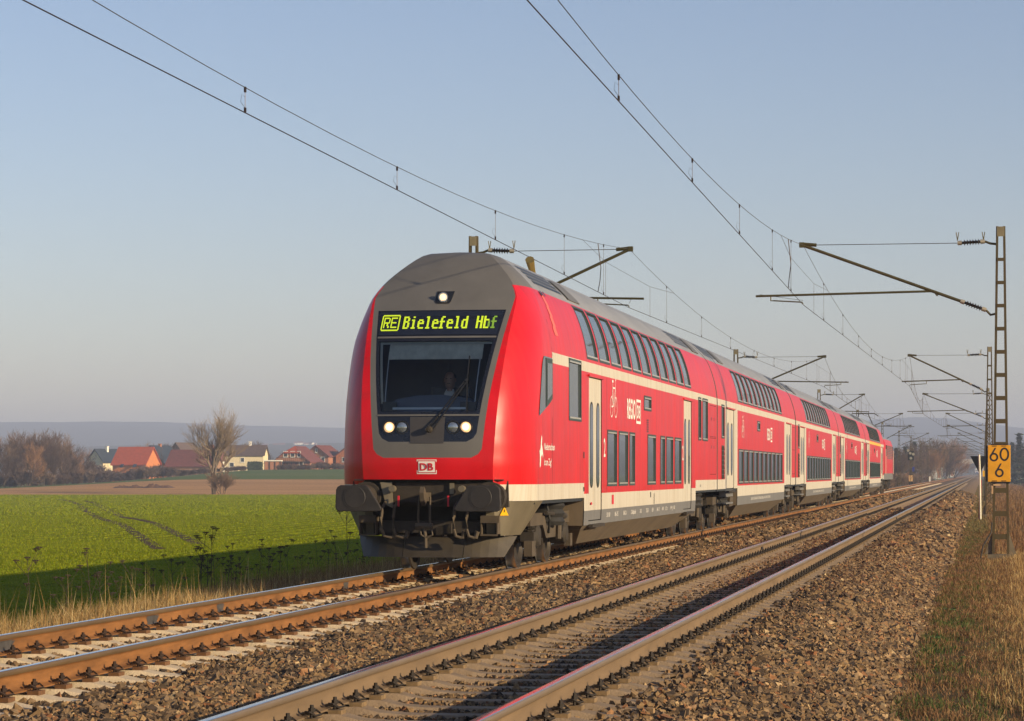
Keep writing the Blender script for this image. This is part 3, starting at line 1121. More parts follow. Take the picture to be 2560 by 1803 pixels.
def underbody(parent, y0, y1):
    """slanting skirt below the grey band between the bogies"""
    mb = MB()
    m0, m1 = y0 + 1.5, y1 - 1.5
    top = [(1.36, 0.56), (1.30, 0.50), (1.02, 0.235)]
    for s in (1, -1):
        q0 = [(s * x, z) for x, z in top]
        a = [(q0[0][0], y0, q0[0][1]), (q0[0][0], y1, q0[0][1])]
        b = [(q0[1][0], y0 + 0.15, q0[1][1]), (q0[1][0], y1 - 0.15, q0[1][1])]
        c = [(q0[2][0], m0, q0[2][1]), (q0[2][0], m1, q0[2][1])]
        mb.poly([a[0], a[1], b[1], b[0]])
        mb.poly([b[0], b[1], c[1], c[0]])
    mb.poly([(-1.02, m0, 0.235), (1.02, m0, 0.235), (1.02, m1, 0.235), (-1.02, m1, 0.235)])
    for ya, yb in ((y0, m0), (y1, m1)):
        mb.poly([(-1.36, ya, 0.56), (1.36, ya, 0.56), (1.30, ya + (yb - ya) * 0.1, 0.5), (1.02, yb, 0.235), (-1.02, yb, 0.235), (-1.30, ya + (yb - ya) * 0.1, 0.5)])
        mb.poly([(-1.36, ya, 0.56), (1.36, ya, 0.56), (1.38, ya, 1.0), (-1.38, ya, 1.0)])
    mb.build('underbody', M_UNDER, parent)

def floor_plate(parent, y0, y1, z=1.0):
    MB().box((-1.36, y0, z - 0.05), (1.36, y1, z + 0.002)).build('floor_plate', M_BLACK, parent)

def side_text(mb, s, body, y, z, h, w=None, bold=0.01, mi=0):
    if s > 0:
        return text_mb(body, lambda u, v: side_pt(1, y + u, z + v, 0.004), h, w, bold, mb, mi)
    vs, fs, ww = text_geo(body, bold)
    tot = w or ww * h
    return text_mb(body, lambda u, v: side_pt(-1, y + tot - u, z + v, 0.004), h, w, bold, mb, mi)

def db_box(mb, s, y, z, h, mi=0):
    w = h * 1.42
    t = h * 0.11
    def q(a, b, c, d):
        mb.poly([side_pt(s, y + a, z + b, 0.004), side_pt(s, y + c, z + b, 0.004), side_pt(s, y + c, z + d, 0.004), side_pt(s, y + a, z + d, 0.004)], mi)
    q(0, 0, w, t); q(0, h - t, w, h); q(0, t, t, h - t); q(w - t, t, w, h - t)
    side_text(mb, s, 'DB', y + w * 0.17, z + h * 0.24, h * 0.52, w * 0.66, 0.03, mi)

def bicycle(mb, s, y, z, k):
    def seg(a, b, w=0.018):
        (y0, z0), (y1, z1) = a, b
        dx, dz = y1 - y0, z1 - z0
        l = math.hypot(dx, dz)
        nx, nz = -dz / l * w * k / 2, dx / l * w * k / 2
        P = [(y0 + nx, z0 + nz), (y1 + nx, z1 + nz), (y1 - nx, z1 - nz), (y0 - nx, z0 - nz)]
        mb.poly([side_pt(s, p, q, 0.004) for p, q in P])
    def ring(c, r, n=20):
        pts = [(c[0] + r * math.cos(6.2832 * i / n), c[1] + r * math.sin(6.2832 * i / n)) for i in range(n)]
        for i in range(n):
            seg(pts[i], pts[(i + 1) % n], 0.025)
    P = lambda a, b: (y + a * k, z + b * k)
    ring(P(0.25, 0.22), 0.2 * k); ring(P(0.85, 0.22), 0.2 * k)
    seg(P(0.25, 0.22), P(0.42, 0.6), 0.03); seg(P(0.42, 0.6), P(0.78, 0.6), 0.03); seg(P(0.85, 0.22), P(0.76, 0.74), 0.03)
    seg(P(0.42, 0.6), P(0.52, 0.24), 0.03); seg(P(0.52, 0.24), P(0.78, 0.6), 0.03); seg(P(0.25, 0.22), P(0.52, 0.24), 0.03)
    seg(P(0.42, 0.6), P(0.40, 0.72), 0.03); seg(P(0.32, 0.73), P(0.5, 0.73), 0.05); seg(P(0.76, 0.74), P(0.9, 0.8), 0.03)

def vent(parent, y0, y1, z0, z1, s=1, n=7, name='vent_grille'):
    mb = MB()
    mb.poly([side_pt(s, y0, z0, 0.003), side_pt(s, y1, z0, 0.003), side_pt(s, y1, z1, 0.003), side_pt(s, y0, z1, 0.003)], 0)
    v = mb.build(name, M_FRAME, parent)
    dz = (z1 - z0) / n
    sl = MB()
    for k in range(n):
        sl.poly([side_pt(s, y0, z0 + dz * k, 0.018), side_pt(s, y1, z0 + dz * k, 0.018), side_pt(s, y1, z0 + dz * (k + 0.8), 0.005), side_pt(s, y0, z0 + dz * (k + 0.8), 0.005)])
    sl.build('louvre', M_REDLET if False else M_BOGIE, v)
    return v

def panel_seams(mb, s, y0, y1, z0, z1, w=0.012, off=0.0025):
    def q(a, b, c, d):
        mb.poly([side_pt(s, a, b, off), side_pt(s, c, b, off), side_pt(s, c, d, off), side_pt(s, a, d, off)])
    q(y0, z0, y1, z0 + w); q(y0, z1 - w, y1, z1); q(y0, z0 + w, y0 + w, z1 - w); q(y1 - w, z0 + w, y1, z1 - w)
    return mb
M_SEAM = mat('panel_seam', (0.10, 0.012, 0.015), rough=0.7, var=0.1)

def roof_kit(parent, ys):
    for y in ys:                                     # dark louvred intake and service hatch on the roof shoulder
        for s in (1, -1):
            g = MB()
            for r in range(4):
                za, zb = 4.20 + r * 0.075, 4.20 + r * 0.075 + 0.05
                for c in range(14):
                    a = y + c * 0.19
                    g.poly([side_pt(s, a, za, 0.008), side_pt(s, a + 0.14, za, 0.008), side_pt(s, a + 0.14, zb, 0.008), side_pt(s, a, zb, 0.008)])
            g.build('roof_intake', M_BLACK, parent)['kind'] = 'stuff'
        for s in (1, -1):
            h = MB()
            for a, b in ((y + 2.9, y + 4.1),):
                zz = [4.14, 4.22, 4.30, 4.38, 4.46]
                for p, q in zip(zz[:-1], zz[1:]):
                    h.poly([side_pt(s, a, p, 0.02), side_pt(s, b, p, 0.02), side_pt(s, b, q, 0.02), side_pt(s, a, q, 0.02)])
                h.poly([side_pt(s, a, 4.14, 0), side_pt(s, b, 4.14, 0), side_pt(s, b, 4.14, 0.02), side_pt(s, a, 4.14, 0.02)])
            h.build('roof_hatch', M_MASK, parent)

# ------------------------------------------------------------------ intermediate double-deck cars
def make_car(root, yellow=False):
    L = 26.45
    band = 3 if yellow else 1
    holes = []
    win = []
    doors = [(2.2, 4.2), (22.3, 24.3)]
    for s in (1,):
        pass
    for k in range(10):
        y = 5.45 + 1.53 * k
        win.append((y, y + 1.3, 3.24, 4.0, True))
        win.append((y + 0.05, y + 1.36, 1.14, 1.97, False))
    win.append((0.95, 1.6, 2.25, 3.0, False))
    win.append((11.2, 12.1, 2.58, 2.80, False))
    for w in win:
        holes.append(w[:4])
    for a, b in doors:
        holes.append((a, b, 1.0, 2.96))
    def colour(y, z):
        mid = 5.15 < y < 21.45
        if z < 1.0 and not mid:
            return None
        if z < 0.56:
            return None
        if z < 0.79:
            return 2
        if mid:
            if z < 1.06:
                return 1
        elif z < 1.06 or (z < 1.23 and (y < 2 or y > 24.5)):
            return 1
        if 2.99 < z < 3.15:
            return band if mid else 1
        if z < 2.99 and (1.85 < y < 5.15 or 21.45 < y < 24.65):
            return 1
        return 0
    for s in (1, -1):
        mb = body_side(root, s, [0, L, 1.85, 5.15, 21.45, 24.65], colour, holes)
        mb.build('body_side', [M_RED, M_WHITE, M_GREYB, M_YELLOW], root, smooth=25)
        for w in win:
            window(root, s, *w[:4], curved=w[4], name='upper_window' if w[4] else 'window', trim=True)
        for a, b in doors:
            door(root, s, a, b, 1.0, 2.96, 1.35, 2.6)
        seam = MB()
        panel_seams(seam, s, 24.85, 26.2, 1.35, 2.9)
        panel_seams(seam, s, 24.85, 26.2, 1.35, 2.15)
        seam.build('equipment_panel', M_SEAM, root)
        lt = MB()
        bicycle(lt, s, 6.3 if s > 0 else 19.0, 2.3, 0.75)
        side_text(lt, s, 'REGIO', 14.6, 2.35, 0.33, 1.15, 0.03)
        db_box(lt, s, 15.9, 2.30, 0.42)
        for q in range(16):
            side_text(lt, s, random.choice(['50 80', '26-75', '812-5', 'D-DB', 'DBpza']), 9.2 + q * 0.42, 0.66, 0.07, 0.34, 0.0)
        lt.build('lettering', M_LETTER, root)
        vent(root, 0.95, 1.6, 1.25, 2.05, s)
        # folding steps and gear boxes under the doors, over the bogie
        for a, b in doors:
            g = MB()
            for q in (0.62, 0.80):
                g.box((min(s * 1.05, s * 1.37), a + 0.1, q), (max(s * 1.05, s * 1.37), b - 0.1, q + 0.04))
            g.box((min(s * 1.2, s * 1.36), a + 0.05, 0.80), (max(s * 1.2, s * 1.36), b - 0.05, 0.98))
            g.build('door_steps', M_GREYB, root)
            w = MB()
            w.prism([(s * 1.0, (a + b) / 2 + 0.6, 0.45), (s * 1.3, (a + b) / 2 + 0.6, 0.55), (s * 1.3, (a + b) / 2 + 0.9, 0.78), (s * 1.0, (a + b) / 2 + 0.9, 0.68)], (0, 0.9, 0))
            fix_normals(w.build('step_housing', M_BOGIE2, root))
    roof_mb(0, L).build('roof', M_ROOF, root, smooth='all')
    roof_kit(root, (0.6, L - 4.8))
    end_wall(root, 0.0, out=-1)
    end_wall(root, L, out=1)
    underbody(root, 5.15, 21.45)
    floor_plate(root, 0, L)
    add_bogie(root, 3.2)
    add_bogie(root, 23.2)
    return root
# ------------------------------------------------------------------ control car with the driver's cab
T0 = 36.0                                     # nose of the train along the track
cc = empty('control_car', (XL, T0, 0))
tag(cc, 'red double-deck control car with grey cab front and lit destination display leading the train', 'train car')

NZ = [0.2, 0.5, 1.0, 1.3, 1.5, 1.8, 2.1, 2.4, 2.7, 3.0, 3.3, 3.6, 3.8, 4.0, 4.2, 4.35, 4.48, 4.56, 4.61, 4.63]
NY = [0.28, 0.20, 0.10, 0.03, 0.0, 0.015, 0.055, 0.14, 0.275, 0.45, 0.665, 0.93, 1.13, 1.34, 1.57, 1.75, 1.93, 2.06, 2.2, 2.4]
def nose_y(z):
    return float(np.interp(z, NZ, NY))
def corner_d(z):
    return float(np.interp(z, [0.2, 1.0, 2.0, 3.0, 4.0, 4.63], [0.75, 0.88, 0.95, 0.95, 0.85, 0.45]))
def corner_n(z):
    return float(np.interp(z, [0.2, 1.0, 2.0, 3.0, 4.0, 4.63], [3.0, 3.6, 3.7, 3.7, 3.8, 4.0]))
def shell_w(z):
    if z >= 1.0:
        return max(pw(z), 0.03)
    return float(np.interp(z, [0.2, 0.5, 1.0], [1.02, 1.14, 1.385]))
def plan(z):
    """plan outline at height z: half width, crease, nose position, depth of the corner"""
    w = shell_w(z)
    c = min(0.915 + 0.055 * max(z - 1.4, 0), w * 0.865)
    return w, c, nose_y(z), corner_d(z)
def corner_curve(z, t):
    """corner from the crease (t = 0) back to the side wall (t = 1)"""
    w, c, y0, d = plan(z)
    yc = y0 + 0.06
    p1 = (c + (w - c) * 0.80, yc + d * 0.30)
    x = (1 - t) ** 2 * c + 2 * t * (1 - t) * p1[0] + t * t * w
    y = (1 - t) ** 2 * yc + 2 * t * (1 - t) * p1[1] + t * t * (y0 + d)
    return x, y
def front_y(x, z):
    w, c, y0, d = plan(z)
    x = abs(x)
    if x <= c:
        return y0 + 0.06 * (x / c) ** 2
    lo, hi = 0.0, 1.0
    for _ in range(24):
        m = (lo + hi) / 2
        if corner_curve(z, m)[0] < x:
            lo = m
        else:
            hi = m
    return corner_curve(z, (lo + hi) / 2)[1]
def fp(x, z, off=0.0):
    return (x, front_y(x, z) - off, z)

mask_w = lambda z: float(np.interp(z, [1.60, 1.65, 1.72, 2.4, 3.2, 3.8, 4.05], [0.62, 0.715, 0.765, 0.835, 0.935, 1.01, 1.03]))
glass_w = lambda z: float(np.interp(z, [1.82, 1.87, 1.94, 2.3, 3.0, 3.70], [0.55, 0.645, 0.69, 0.735, 0.83, 0.925]))
ZR = [1.30, 1.38, 1.46, 1.53, 1.60, 1.65, 1.72, 1.77, 1.82, 1.87, 1.94, 2.04, 2.17, 2.20, 2.24, 2.4, 2.55, 2.7, 2.85, 3.0, 3.12, 3.24, 3.28, 3.32, 3.5, 3.6, 3.66, 3.70,
      3.8, 3.9, 3.98, 4.03, GUTTER, 4.12, 4.18, 4.26, 4.34, 4.42, 4.5, 4.56, 4.6, 4.625, 4.63]
YE = 2.3
def slice_pts(z, s):
    """points from the centre of the nose round the corner to the side wall at YE; returns list and column kinds"""
    w = shell_w(z)
    c = plan(z)[1]
    m = min(mask_w(z), c * 0.985)
    g = min(glass_w(z), m * 0.97)
    i = max(g - 0.05, g * 0.9)
    xs = [i * k / 6 for k in range(7)] + [g, (g + m) / 2, m, (m + c) / 2, c]
    pts = [(s * x, front_y(x, z), z) for x in xs]
    for k in range(1, 13):
        x, y = corner_curve(z, k / 12)
        pts.append((s * x, y, z))
    ylast = pts[-1][1]
    for k in (1, 2):
        pts.append((s * w, ylast + (max(YE, ylast + 0.02) - ylast) * k / 2, z))
    return pts
mb = MB()
NC = len(slice_pts(2.0, 1))
for s in (1, -1):
    base = len(mb.v)
    for z in ZR:
        mb.v += slice_pts(z, s)
    for r in range(len(ZR) - 1):
        zc = (ZR[r] + ZR[r + 1]) / 2
        for c in range(NC - 1):
            mi = 0
            if zc > GUTTER:
                mi = 2
            elif zc > 1.60 and c < 9:
                mi = 1
            if 1.82 < zc < 3.70 and c < 7:
                mi = 3
                if 2.24 < zc < 3.24 and c < 6:
                    continue
            a = base + r * NC + c
            # cab side window opening is drawn as its own part over the shell
            q = (a, a + 1, a + NC + 1, a + NC)
            mb.f.append(q if s > 0 else tuple(reversed(q)))
            mb.m.append(mi)
cab = mb.build('cab_shell', [M_RED, M_MASK, M_MASK, M_NAVY], cc, smooth=28)

# white corner band and lower shields
ZL = [1.0, 1.08, 1.15, 1.23, 1.30]
mb = MB()
def corner_strip(mb, zs, mi, x_in, ye=None, sides=(1, -1)):
    for s in sides:
        rows = []
        for z in zs:
            w, c = plan(z)[:2]
            row = [(s * min(x_in, c * 0.9), front_y(min(x_in, c * 0.9), z), z)] if x_in < c * 0.9 else []
            for k in range(13):
                x, y = corner_curve(z, k / 12)
                row.append((s * x, y, z))
            if ye:
                row.append((s * w, ye(z), z))
            rows.append(row)
        for a, b in zip(rows[:-1], rows[1:]):
            for i in range(len(a) - 1):
                q = [a[i], a[i + 1], b[i + 1], b[i]]
                mb.poly(q if s > 0 else q[::-1], mi)
    return mb
for sd in (1, -1):
    mb = corner_strip(MB(), [1.0, 1.1, 1.23], 0, 1.02, lambda z: YE, (sd,))
    corner_strip(mb, [1.23, 1.27, 1.30], 1, 1.02, lambda z: YE, (sd,))
    mb.build('corner_band', [M_WHITE, M_RED], cc, smooth=30)
    mb = corner_strip(MB(), [0.52, 0.6, 0.7, 0.8, 0.9, 0.995], 0, 0.80, lambda z: 0.95 + (z - 0.5) * 1.1, (sd,))
    mb.build('front_shield', M_SHIELD, cc, smooth=30)
# snow plough: three plates across the full width
for a, b in ((-1.13, -0.38), (-0.37, 0.47), (0.48, 1.13)):
    mb = MB()
    for k in range(6):
        x0 = a + (b - a) * k / 6
        x1 = a + (b - a) * (k + 1) / 6
        def pl(x, z):
            w = float(np.interp(z, [0.22, 0.5], [1.0, 1.135]))
            xx = max(min(x, w), -w)
            q = abs(xx) / 1.2
            return (xx, float(np.interp(z, [0.22, 0.5], [0.12, 0.30])) + 0.55 * q ** 2.6, z)
        for z0, z1 in ((0.22, 0.31), (0.31, 0.41), (0.41, 0.505)):
            mb.poly([pl(x0, z0), pl(x1, z0), pl(x1, z1), pl(x0, z1)])
            mb.poly([(p[0], p[1] + 0.03, p[2]) for p in (pl(x0, z0), pl(x0, z1), pl(x1, z1), pl(x1, z0))])
    mb.build('plough_plate', M_PLOUGH, cc, smooth=30)
# dark gear recess behind the buffers
mb = MB()
mb.box((-1.05, 0.75, 0.52), (1.05, 0.80, 1.32))
mb.box((-1.05, 0.1, 1.285), (1.05, 0.8, 1.30))
mb.build('recess', M_RUBBER, cc)
mb = MB()
mb.box((-0.78, 0.16, 0.98), (0.78, 0.42, 1.25))
mb.box((-1.1, 0.25, 0.92), (1.1, 0.6, 1.28))
mb.build('headstock', M_BOGIE, cc)
mb = MB()
for s in (1, -1):
    mb.prism([(s * 0.52, 0.12, 1.26), (s * 0.68, 0.10, 1.26), (s * 0.60, 0.10, 0.95), (s * 0.50, 0.12, 0.9)] if s < 0 else [(0.30, 0.12, 1.25), (0.36, 0.12, 1.25), (0.36, 0.12, 1.1), (0.30, 0.12, 1.1)], (0, 0.03, 0))
fix_normals(mb.build('bracket_plate', M_SHIELD, cc))

for s in (1, -1):                              # buffers
    out = [(-0.37, -0.15), (-0.35, -0.185), (-0.30, -0.195), (0.22, -0.195), (0.262, -0.175), (0.275, -0.13), (0.265, 0.10), (0.245, 0.14), (0.20, 0.165), (-0.15, 0.16), (-0.185, 0.145), (-0.21, 0.11)]
    pts = [(s * (0.875 + a), -0.60, 1.06 + b) for a, b in out]
    mb = MB().prism(pts, (0, 0.055, 0))
    b = fix_normals(mb.build('buffer', M_BUFFER, cc))
    bevel(b, 0.012, 2)
    mb = MB().lathe([(0.0, 0.002), (0.0, 0.165), (-0.004, 0.17), (-0.004, 0.15), (-0.008, 0.145), (-0.008, 0.0)], (s * 0.875, -0.601, 1.06), (0, 1, 0), n=28)
    mb.build('wear_disc', M_BUFFER, b, smooth=30)
    mb = MB().lathe([(0.04, 0.11), (0.35, 0.11), (0.35, 0.155), (0.66, 0.165), (0.66, 0.21), (0.70, 0.21), (0.95, 0.21)], (s * 0.875, -0.60, 1.06), (0, 1, 0), n=18)
    mb.build('sleeve', M_BOGIE, b, smooth=30)
    g = MB()                                    # step hanging below each buffer
    x = s * 0.86
    g.box((x - 0.12, 0.10, 0.52), (x - 0.105, 0.30, 0.80)).box((x + 0.105, 0.10, 0.52), (x + 0.12, 0.30, 0.80))
    g.box((x - 0.12, 0.08, 0.52), (x + 0.12, 0.34, 0.545)).box((x - 0.12, 0.08, 0.70), (x + 0.12, 0.16, 0.80))
    g.build('foot_step', M_BOGIE2, cc)
    g = MB().lathe([(0, 0.0), (0, 0.045), (0.10, 0.05), (0.12, 0.03)], (s * 0.49, -0.02, 1.17), (0, 1, 0), n=12)
    g.build('socket', M_SHIELD, cc, smooth=30)
g = MB()                                        # draw hook and screw coupling
g.prism([(-0.03, -0.28, 1.20), (-0.03, -0.34, 1.12), (-0.03, -0.30, 1.0), (-0.03, -0.20, 0.94), (-0.03, -0.14, 1.0), (-0.03, 0.2, 1.0), (-0.03, 0.2, 1.12), (-0.03, -0.16, 1.12)], (0.06, 0, 0))
fix_normals(g.build('draw_hook', M_BOGIE2, cc))
g = MB()
for x in (-0.075, 0.075):
    g.tube([(x, -0.12, 1.06), (x * 1.1, -0.18, 0.80), (x * 1.1, -0.17, 0.66)], 0.016, n=6)
g.tube([(-0.12, -0.17, 0.66), (0.12, -0.17, 0.66)], 0.045, n=8)
g.tube([(0, -0.17, 0.66), (0.02, -0.17, 0.50), (0.02, -0.16, 0.36)], 0.026, n=8)
for x in (-0.06, 0.1):
    g.tube([(x, -0.17, 0.66), (x + 0.02, -0.18, 0.54), (0.02, -0.18, 0.50)], 0.016, n=6)
g.build('screw_coupling', M_BOGIE2, cc, smooth=40)
for x, c in ((-0.62, M_BOGIE2), (-0.45, M_BOGIE2), (0.40, M_BOGIE2), (0.58, M_BOGIE2)):
    g = MB()
    dx = 0.07 if x < 0 else 0.05
    g.tube([(x + 0.02, 0.10, 0.99), (x + 0.01, -0.06, 0.92), (x, -0.09, 0.78), (x, -0.09, 0.62), (x + dx * 0.6, -0.08, 0.52), (x + dx * 2, -0.06, 0.50), (x + dx * 2.6, -0.05, 0.54)], 0.022, n=7)
    g.lathe([(-0.05, 0.03), (0.05, 0.035)], (x + dx * 2.6, -0.05, 0.54), (0.3, 0, 1), n=8)
    g.build('brake_hose', c, cc, smooth=40)
for x in (-0.40, 0.30):
    MB().cbox((x, 0.02, 1.0), (0.022, 0.03, 0.15)).build('red_cock', M_REDLET, cc)
g = MB()
for k in range(26):                             # finned cable on the lower gear
    x = 0.12 + k * 0.0085
    g.box((x, 0.05, 0.53 + 0.001 * k), (x + 0.005, 0.12, 0.64 + 0.0022 * k))
g.build('finned_hose', M_BOGIE, cc)
g = MB().box((-0.72, 0.2, 0.56), (0.72, 0.5, 0.72))
g.build('gear_box', M_BOGIE, cc)
# warning triangle on the right shield
def shield(x, z):
    return fp(x, z, 0.03)
g = MB().poly([(shield(0.985, 0.80)), (shield(1.085, 0.80)), (shield(1.045, 0.925))], 0)
g.poly([fp(1.036, 0.845, 0.034), fp(1.044, 0.845, 0.034), fp(1.05, 0.885, 0.034), fp(1.038, 0.885, 0.034)], 1)
g.build('warning_triangle', [MATS.get('warn') or mat('warn', (0.80, 0.42, 0.01), rough=0.4, var=0.02), M_BLACK], cc)

# windscreen: glass, frame bars, cab inside
M_GLASS = glass_mat('windscreen_glass', (0.84, 0.90, 0.93))
g = MB()
zz = [2.24, 2.4, 2.55, 2.7, 2.85, 3.0, 3.12, 3.24]
for r in range(len(zz) - 1):
    for k in range(-6, 6):
        def gx(kk, z):
            return (glass_w(z) - 0.05) * kk / 6
        g.poly([fp(gx(k, zz[r]), zz[r], -0.012), fp(gx(k + 1, zz[r]), zz[r], -0.012), fp(gx(k + 1, zz[r + 1]), zz[r + 1], -0.012), fp(gx(k, zz[r + 1]), zz[r + 1], -0.012)])
ws = g.build('windscreen', M_GLASS, cc, smooth='all')
M_INNER = mat('cab_lining_beige', (0.50, 0.46, 0.36), rough=0.6, var=0.06)
def bar(name, pts, w, off, m, parent):
    g = MB()
    dense = []
    for (xa, za), (xb, zb) in zip(pts[:-1], pts[1:]):
        dense += [(xa + (xb - xa) * k / 5, za + (zb - za) * k / 5) for k in range(5)]
    pts = dense + [pts[-1]]
    for (xa, za), (xb, zb) in zip(pts[:-1], pts[1:]):
        if abs(zb - za) > abs(xb - xa):
            g.poly([fp(xa - w / 2, za, off), fp(xa + w / 2, za, off), fp(xb + w / 2, zb, off), fp(xb - w / 2, zb, off)])
        else:
            g.poly([fp(xa, za - w / 2, off), fp(xb, zb - w / 2, off), fp(xb, zb + w / 2, off), fp(xa, za + w / 2, off)])
    return g.build(name, m, parent)
bar('frame_bar', [(-glass_w(2.35) + 0.075, 2.35), (-glass_w(2.8) + 0.075, 2.8), (-glass_w(3.22) + 0.075, 3.22)], 0.035, -0.03, M_INNER, ws)
bar('frame_bar', [(-glass_w(3.22) + 0.06, 3.215), (0.0, 3.215), (glass_w(3.22) - 0.06, 3.215)], 0.035, -0.03, M_INNER, ws)
bar('frame_bar', [(-glass_w(2.3) + 0.22, 2.285), (0.0, 2.285), (glass_w(2.3) - 0.20, 2.285)], 0.03, -0.03, M_TRIM, ws)
for sgn in (-1, 1):
    bar('blind_cord', [(sgn * (glass_w(2.3) - 0.10), 2.32), (sgn * (glass_w(3.2) - 0.20), 3.19)], 0.014, -0.06, M_TRIM, ws)
g = MB()
N = 8
for k in range(N):
    x0, x1 = -0.66 + 1.34 * k / N, -0.66 + 1.34 * (k + 1) / N
    for z0, z1 in ((2.98, 3.09), (3.09, 3.20)):
        g.poly([(x0, front_y(x0, z0) + 0.055, z0), (x1, front_y(x1, z0) + 0.055, z0), (x1, front_y(x1, z1) + 0.05, z1), (x0, front_y(x0, z1) + 0.05, z1)])
g.build('sun_blind', mat('blind_fabric', (0.62, 0.57, 0.44), rough=0.8, var=0.15, scale=10, stretch=(1, 1, 0.2)), ws)
MB().box((-0.66, 0.17, 2.25), (-0.46, 0.22, 2.375)).build('corner_fillet', M_BLACK, ws)
MB().box((0.44, 0.17, 2.25), (0.66, 0.22, 2.375)).build('corner_fillet', M_BLACK, ws)
# interior
M_WALL = mat('cab_wall', (0.16, 0.17, 0.17), rough=0.7, var=0.1)
g = MB().box((-1.2, 2.25, 1.5), (1.2, 2.29, 3.9))
g.box((-0.62, 2.19, 1.6), (-0.12, 2.245, 3.0))
g.build('cab_back_wall', M_WALL, cc)
MB().box((-0.85, 0.35, 1.45), (0.85, 2.25, 1.5)).build('cab_floor', M_WALL, cc)
g = MB()
desk = [(-0.66, 2.30), (-0.5, 2.42), (-0.2, 2.47), (0.15, 2.48), (0.45, 2.44), (0.62, 2.36)]
g.prism([(x, 0.35, z) for x, z in desk] + [(0.62, 0.35, 1.6), (-0.66, 0.35, 1.6)], (0, 0.55, 0))
fix_normals(g.build('driver_desk', mat('desk_blue_grey', (0.10, 0.12, 0.17), rough=0.5, var=0.08), cc))
g = MB().box((-0.28, 1.66, 1.9), (0.28, 1.78, 2.62))
g.build('driver_seat_back', M_BLACK, cc)
MB().box((-0.27, 1.25, 1.86), (0.27, 1.70, 1.97)).build('driver_seat', M_BLACK, cc)
MB().tube([(0, 1.45, 1.5), (0, 1.45, 1.87)], 0.06, n=10).build('seat_post', M_BLACK, cc)

# destination display
M_LED = emit_mat('display_led', (0.46, 0.60, 0.02), 0.42)
M_LED2 = emit_mat('display_led_dim', (0.16, 0.30, 0.03), 0.3)
M_DISP = mat('display_black', (0.014, 0.018, 0.032), rough=0.12, var=0.15)
g = MB()
for k in range(-6, 6):
    za, zb = 3.335, 3.68
    def dx(kk, z):
        return (glass_w(z) - 0.03) * kk / 6
    g.poly([fp(dx(k, za), za, 0.006), fp(dx(k + 1, za), za, 0.006), fp(dx(k + 1, zb), zb, 0.006), fp(dx(k, zb), zb, 0.006)])
disp = g.build('destination_display', M_DISP, cc)
bar('display_sill', [(-glass_w(3.3) + 0.02, 3.30), (0, 3.30), (glass_w(3.3) - 0.02, 3.30)], 0.026, 0.008, M_MASK, disp)
bar('panel_sill', [(-glass_w(2.19) + 0.0, 2.19), (0, 2.19), (glass_w(2.19), 2.19)], 0.022, 0.010, M_MASK, cc)
GLYPH = {
 'B': ['#####.', '##..##', '##..##', '#####.', '##..##', '##..##', '##..##', '#####.'],
 'i': ['..##..', '......', '.###..', '..##..', '..##..', '..##..', '..##..', '.####.'],
 'e': ['......', '......', '.####.', '##..##', '######', '##....', '##....', '.#####'],
 'l': ['.###..', '..##..', '..##..', '..##..', '..##..', '..##..', '..##..', '.####.'],
 'f': ['..###.', '.##...', '.##...', '#####.', '.##...', '.##...', '.##...', '####..'],
 'd': ['....##', '....##', '.#####', '##..##', '##..##', '##..##', '##..##', '.#####'],
 'H': ['##..##', '##..##', '##..##', '######', '##..##', '##..##', '##..##', '##..##'],
 'b': ['##....', '##....', '#####.', '##..##', '##..##', '##..##', '##..##', '#####.'],
 ' ': ['......'] * 8}
g, g2 = MB(), MB()
px, pz = 0.0150, 0.0228
x0, z0 = -0.515, 3.425
col = 0
for ch in 'Bielefeld Hbf':
    wch = 6
    for r, row in enumerate(GLYPH[ch]):
        c = 0
        while c < 6:
            if row[c] == '#':
                e = c
                while e < 6 and row[e] == '#':
                    e += 1
                xa, xb = x0 + (col + c) * px, x0 + (col + e) * px - px * 0.06
                za, zb = z0 + (7 - r) * pz, z0 + (8 - r) * pz - pz * 0.06
                tgt = g2 if (ch == 'f' and col > 60) or (ch == 'b' and c >= 4) else g
                tgt.poly([fp(xa, za, 0.012), fp(xb, za, 0.012), fp(xb, zb, 0.012), fp(xa, zb, 0.012)])
                c = e
            else:
                c += 1
    col += 7
def lq(xa, za, xb, zb):
    f = lambda z: 3.395 + (z - 3.475) * 1.21
    h = lambda x: -0.835 + (x + 0.815) * 1.06
    xa, xb, za, zb = h(xa), h(xb), f(za), f(zb)
    g.poly([fp(xa, za, 0.012), fp(xb, za, 0.012), fp(xb, zb, 0.012), fp(xa, zb, 0.012)])
bx0, bx1, bz0, bz1, tk = -0.815, -0.565, 3.475, 3.672, 0.017
lq(bx0 + 0.01, bz0, bx1 - 0.01, bz0 + tk); lq(bx0 + 0.01, bz1 - tk, bx1 - 0.01, bz1); lq(bx0, bz0 + 0.012, bx0 + tk, bz1 - 0.012); lq(bx1 - tk, bz0 + 0.012, bx1, bz1 - 0.012)
# R E inside the box
lq(-0.785, 3.512, -0.769, 3.640); lq(-0.785, 3.624, -0.715, 3.640); lq(-0.715, 3.575, -0.699, 3.632); lq(-0.769, 3.566, -0.707, 3.582); lq(-0.728, 3.512, -0.706, 3.538); lq(-0.742, 3.535, -0.722, 3.566)
lq(-0.685, 3.512, -0.669, 3.640); lq(-0.685, 3.624, -0.60, 3.640); lq(-0.685, 3.568, -0.61, 3.584); lq(-0.685, 3.512, -0.60, 3.528)
g.build('display_letters', M_LED, disp)['kind'] = 'stuff'
g2.build('dim_display_letters', M_LED2, disp)

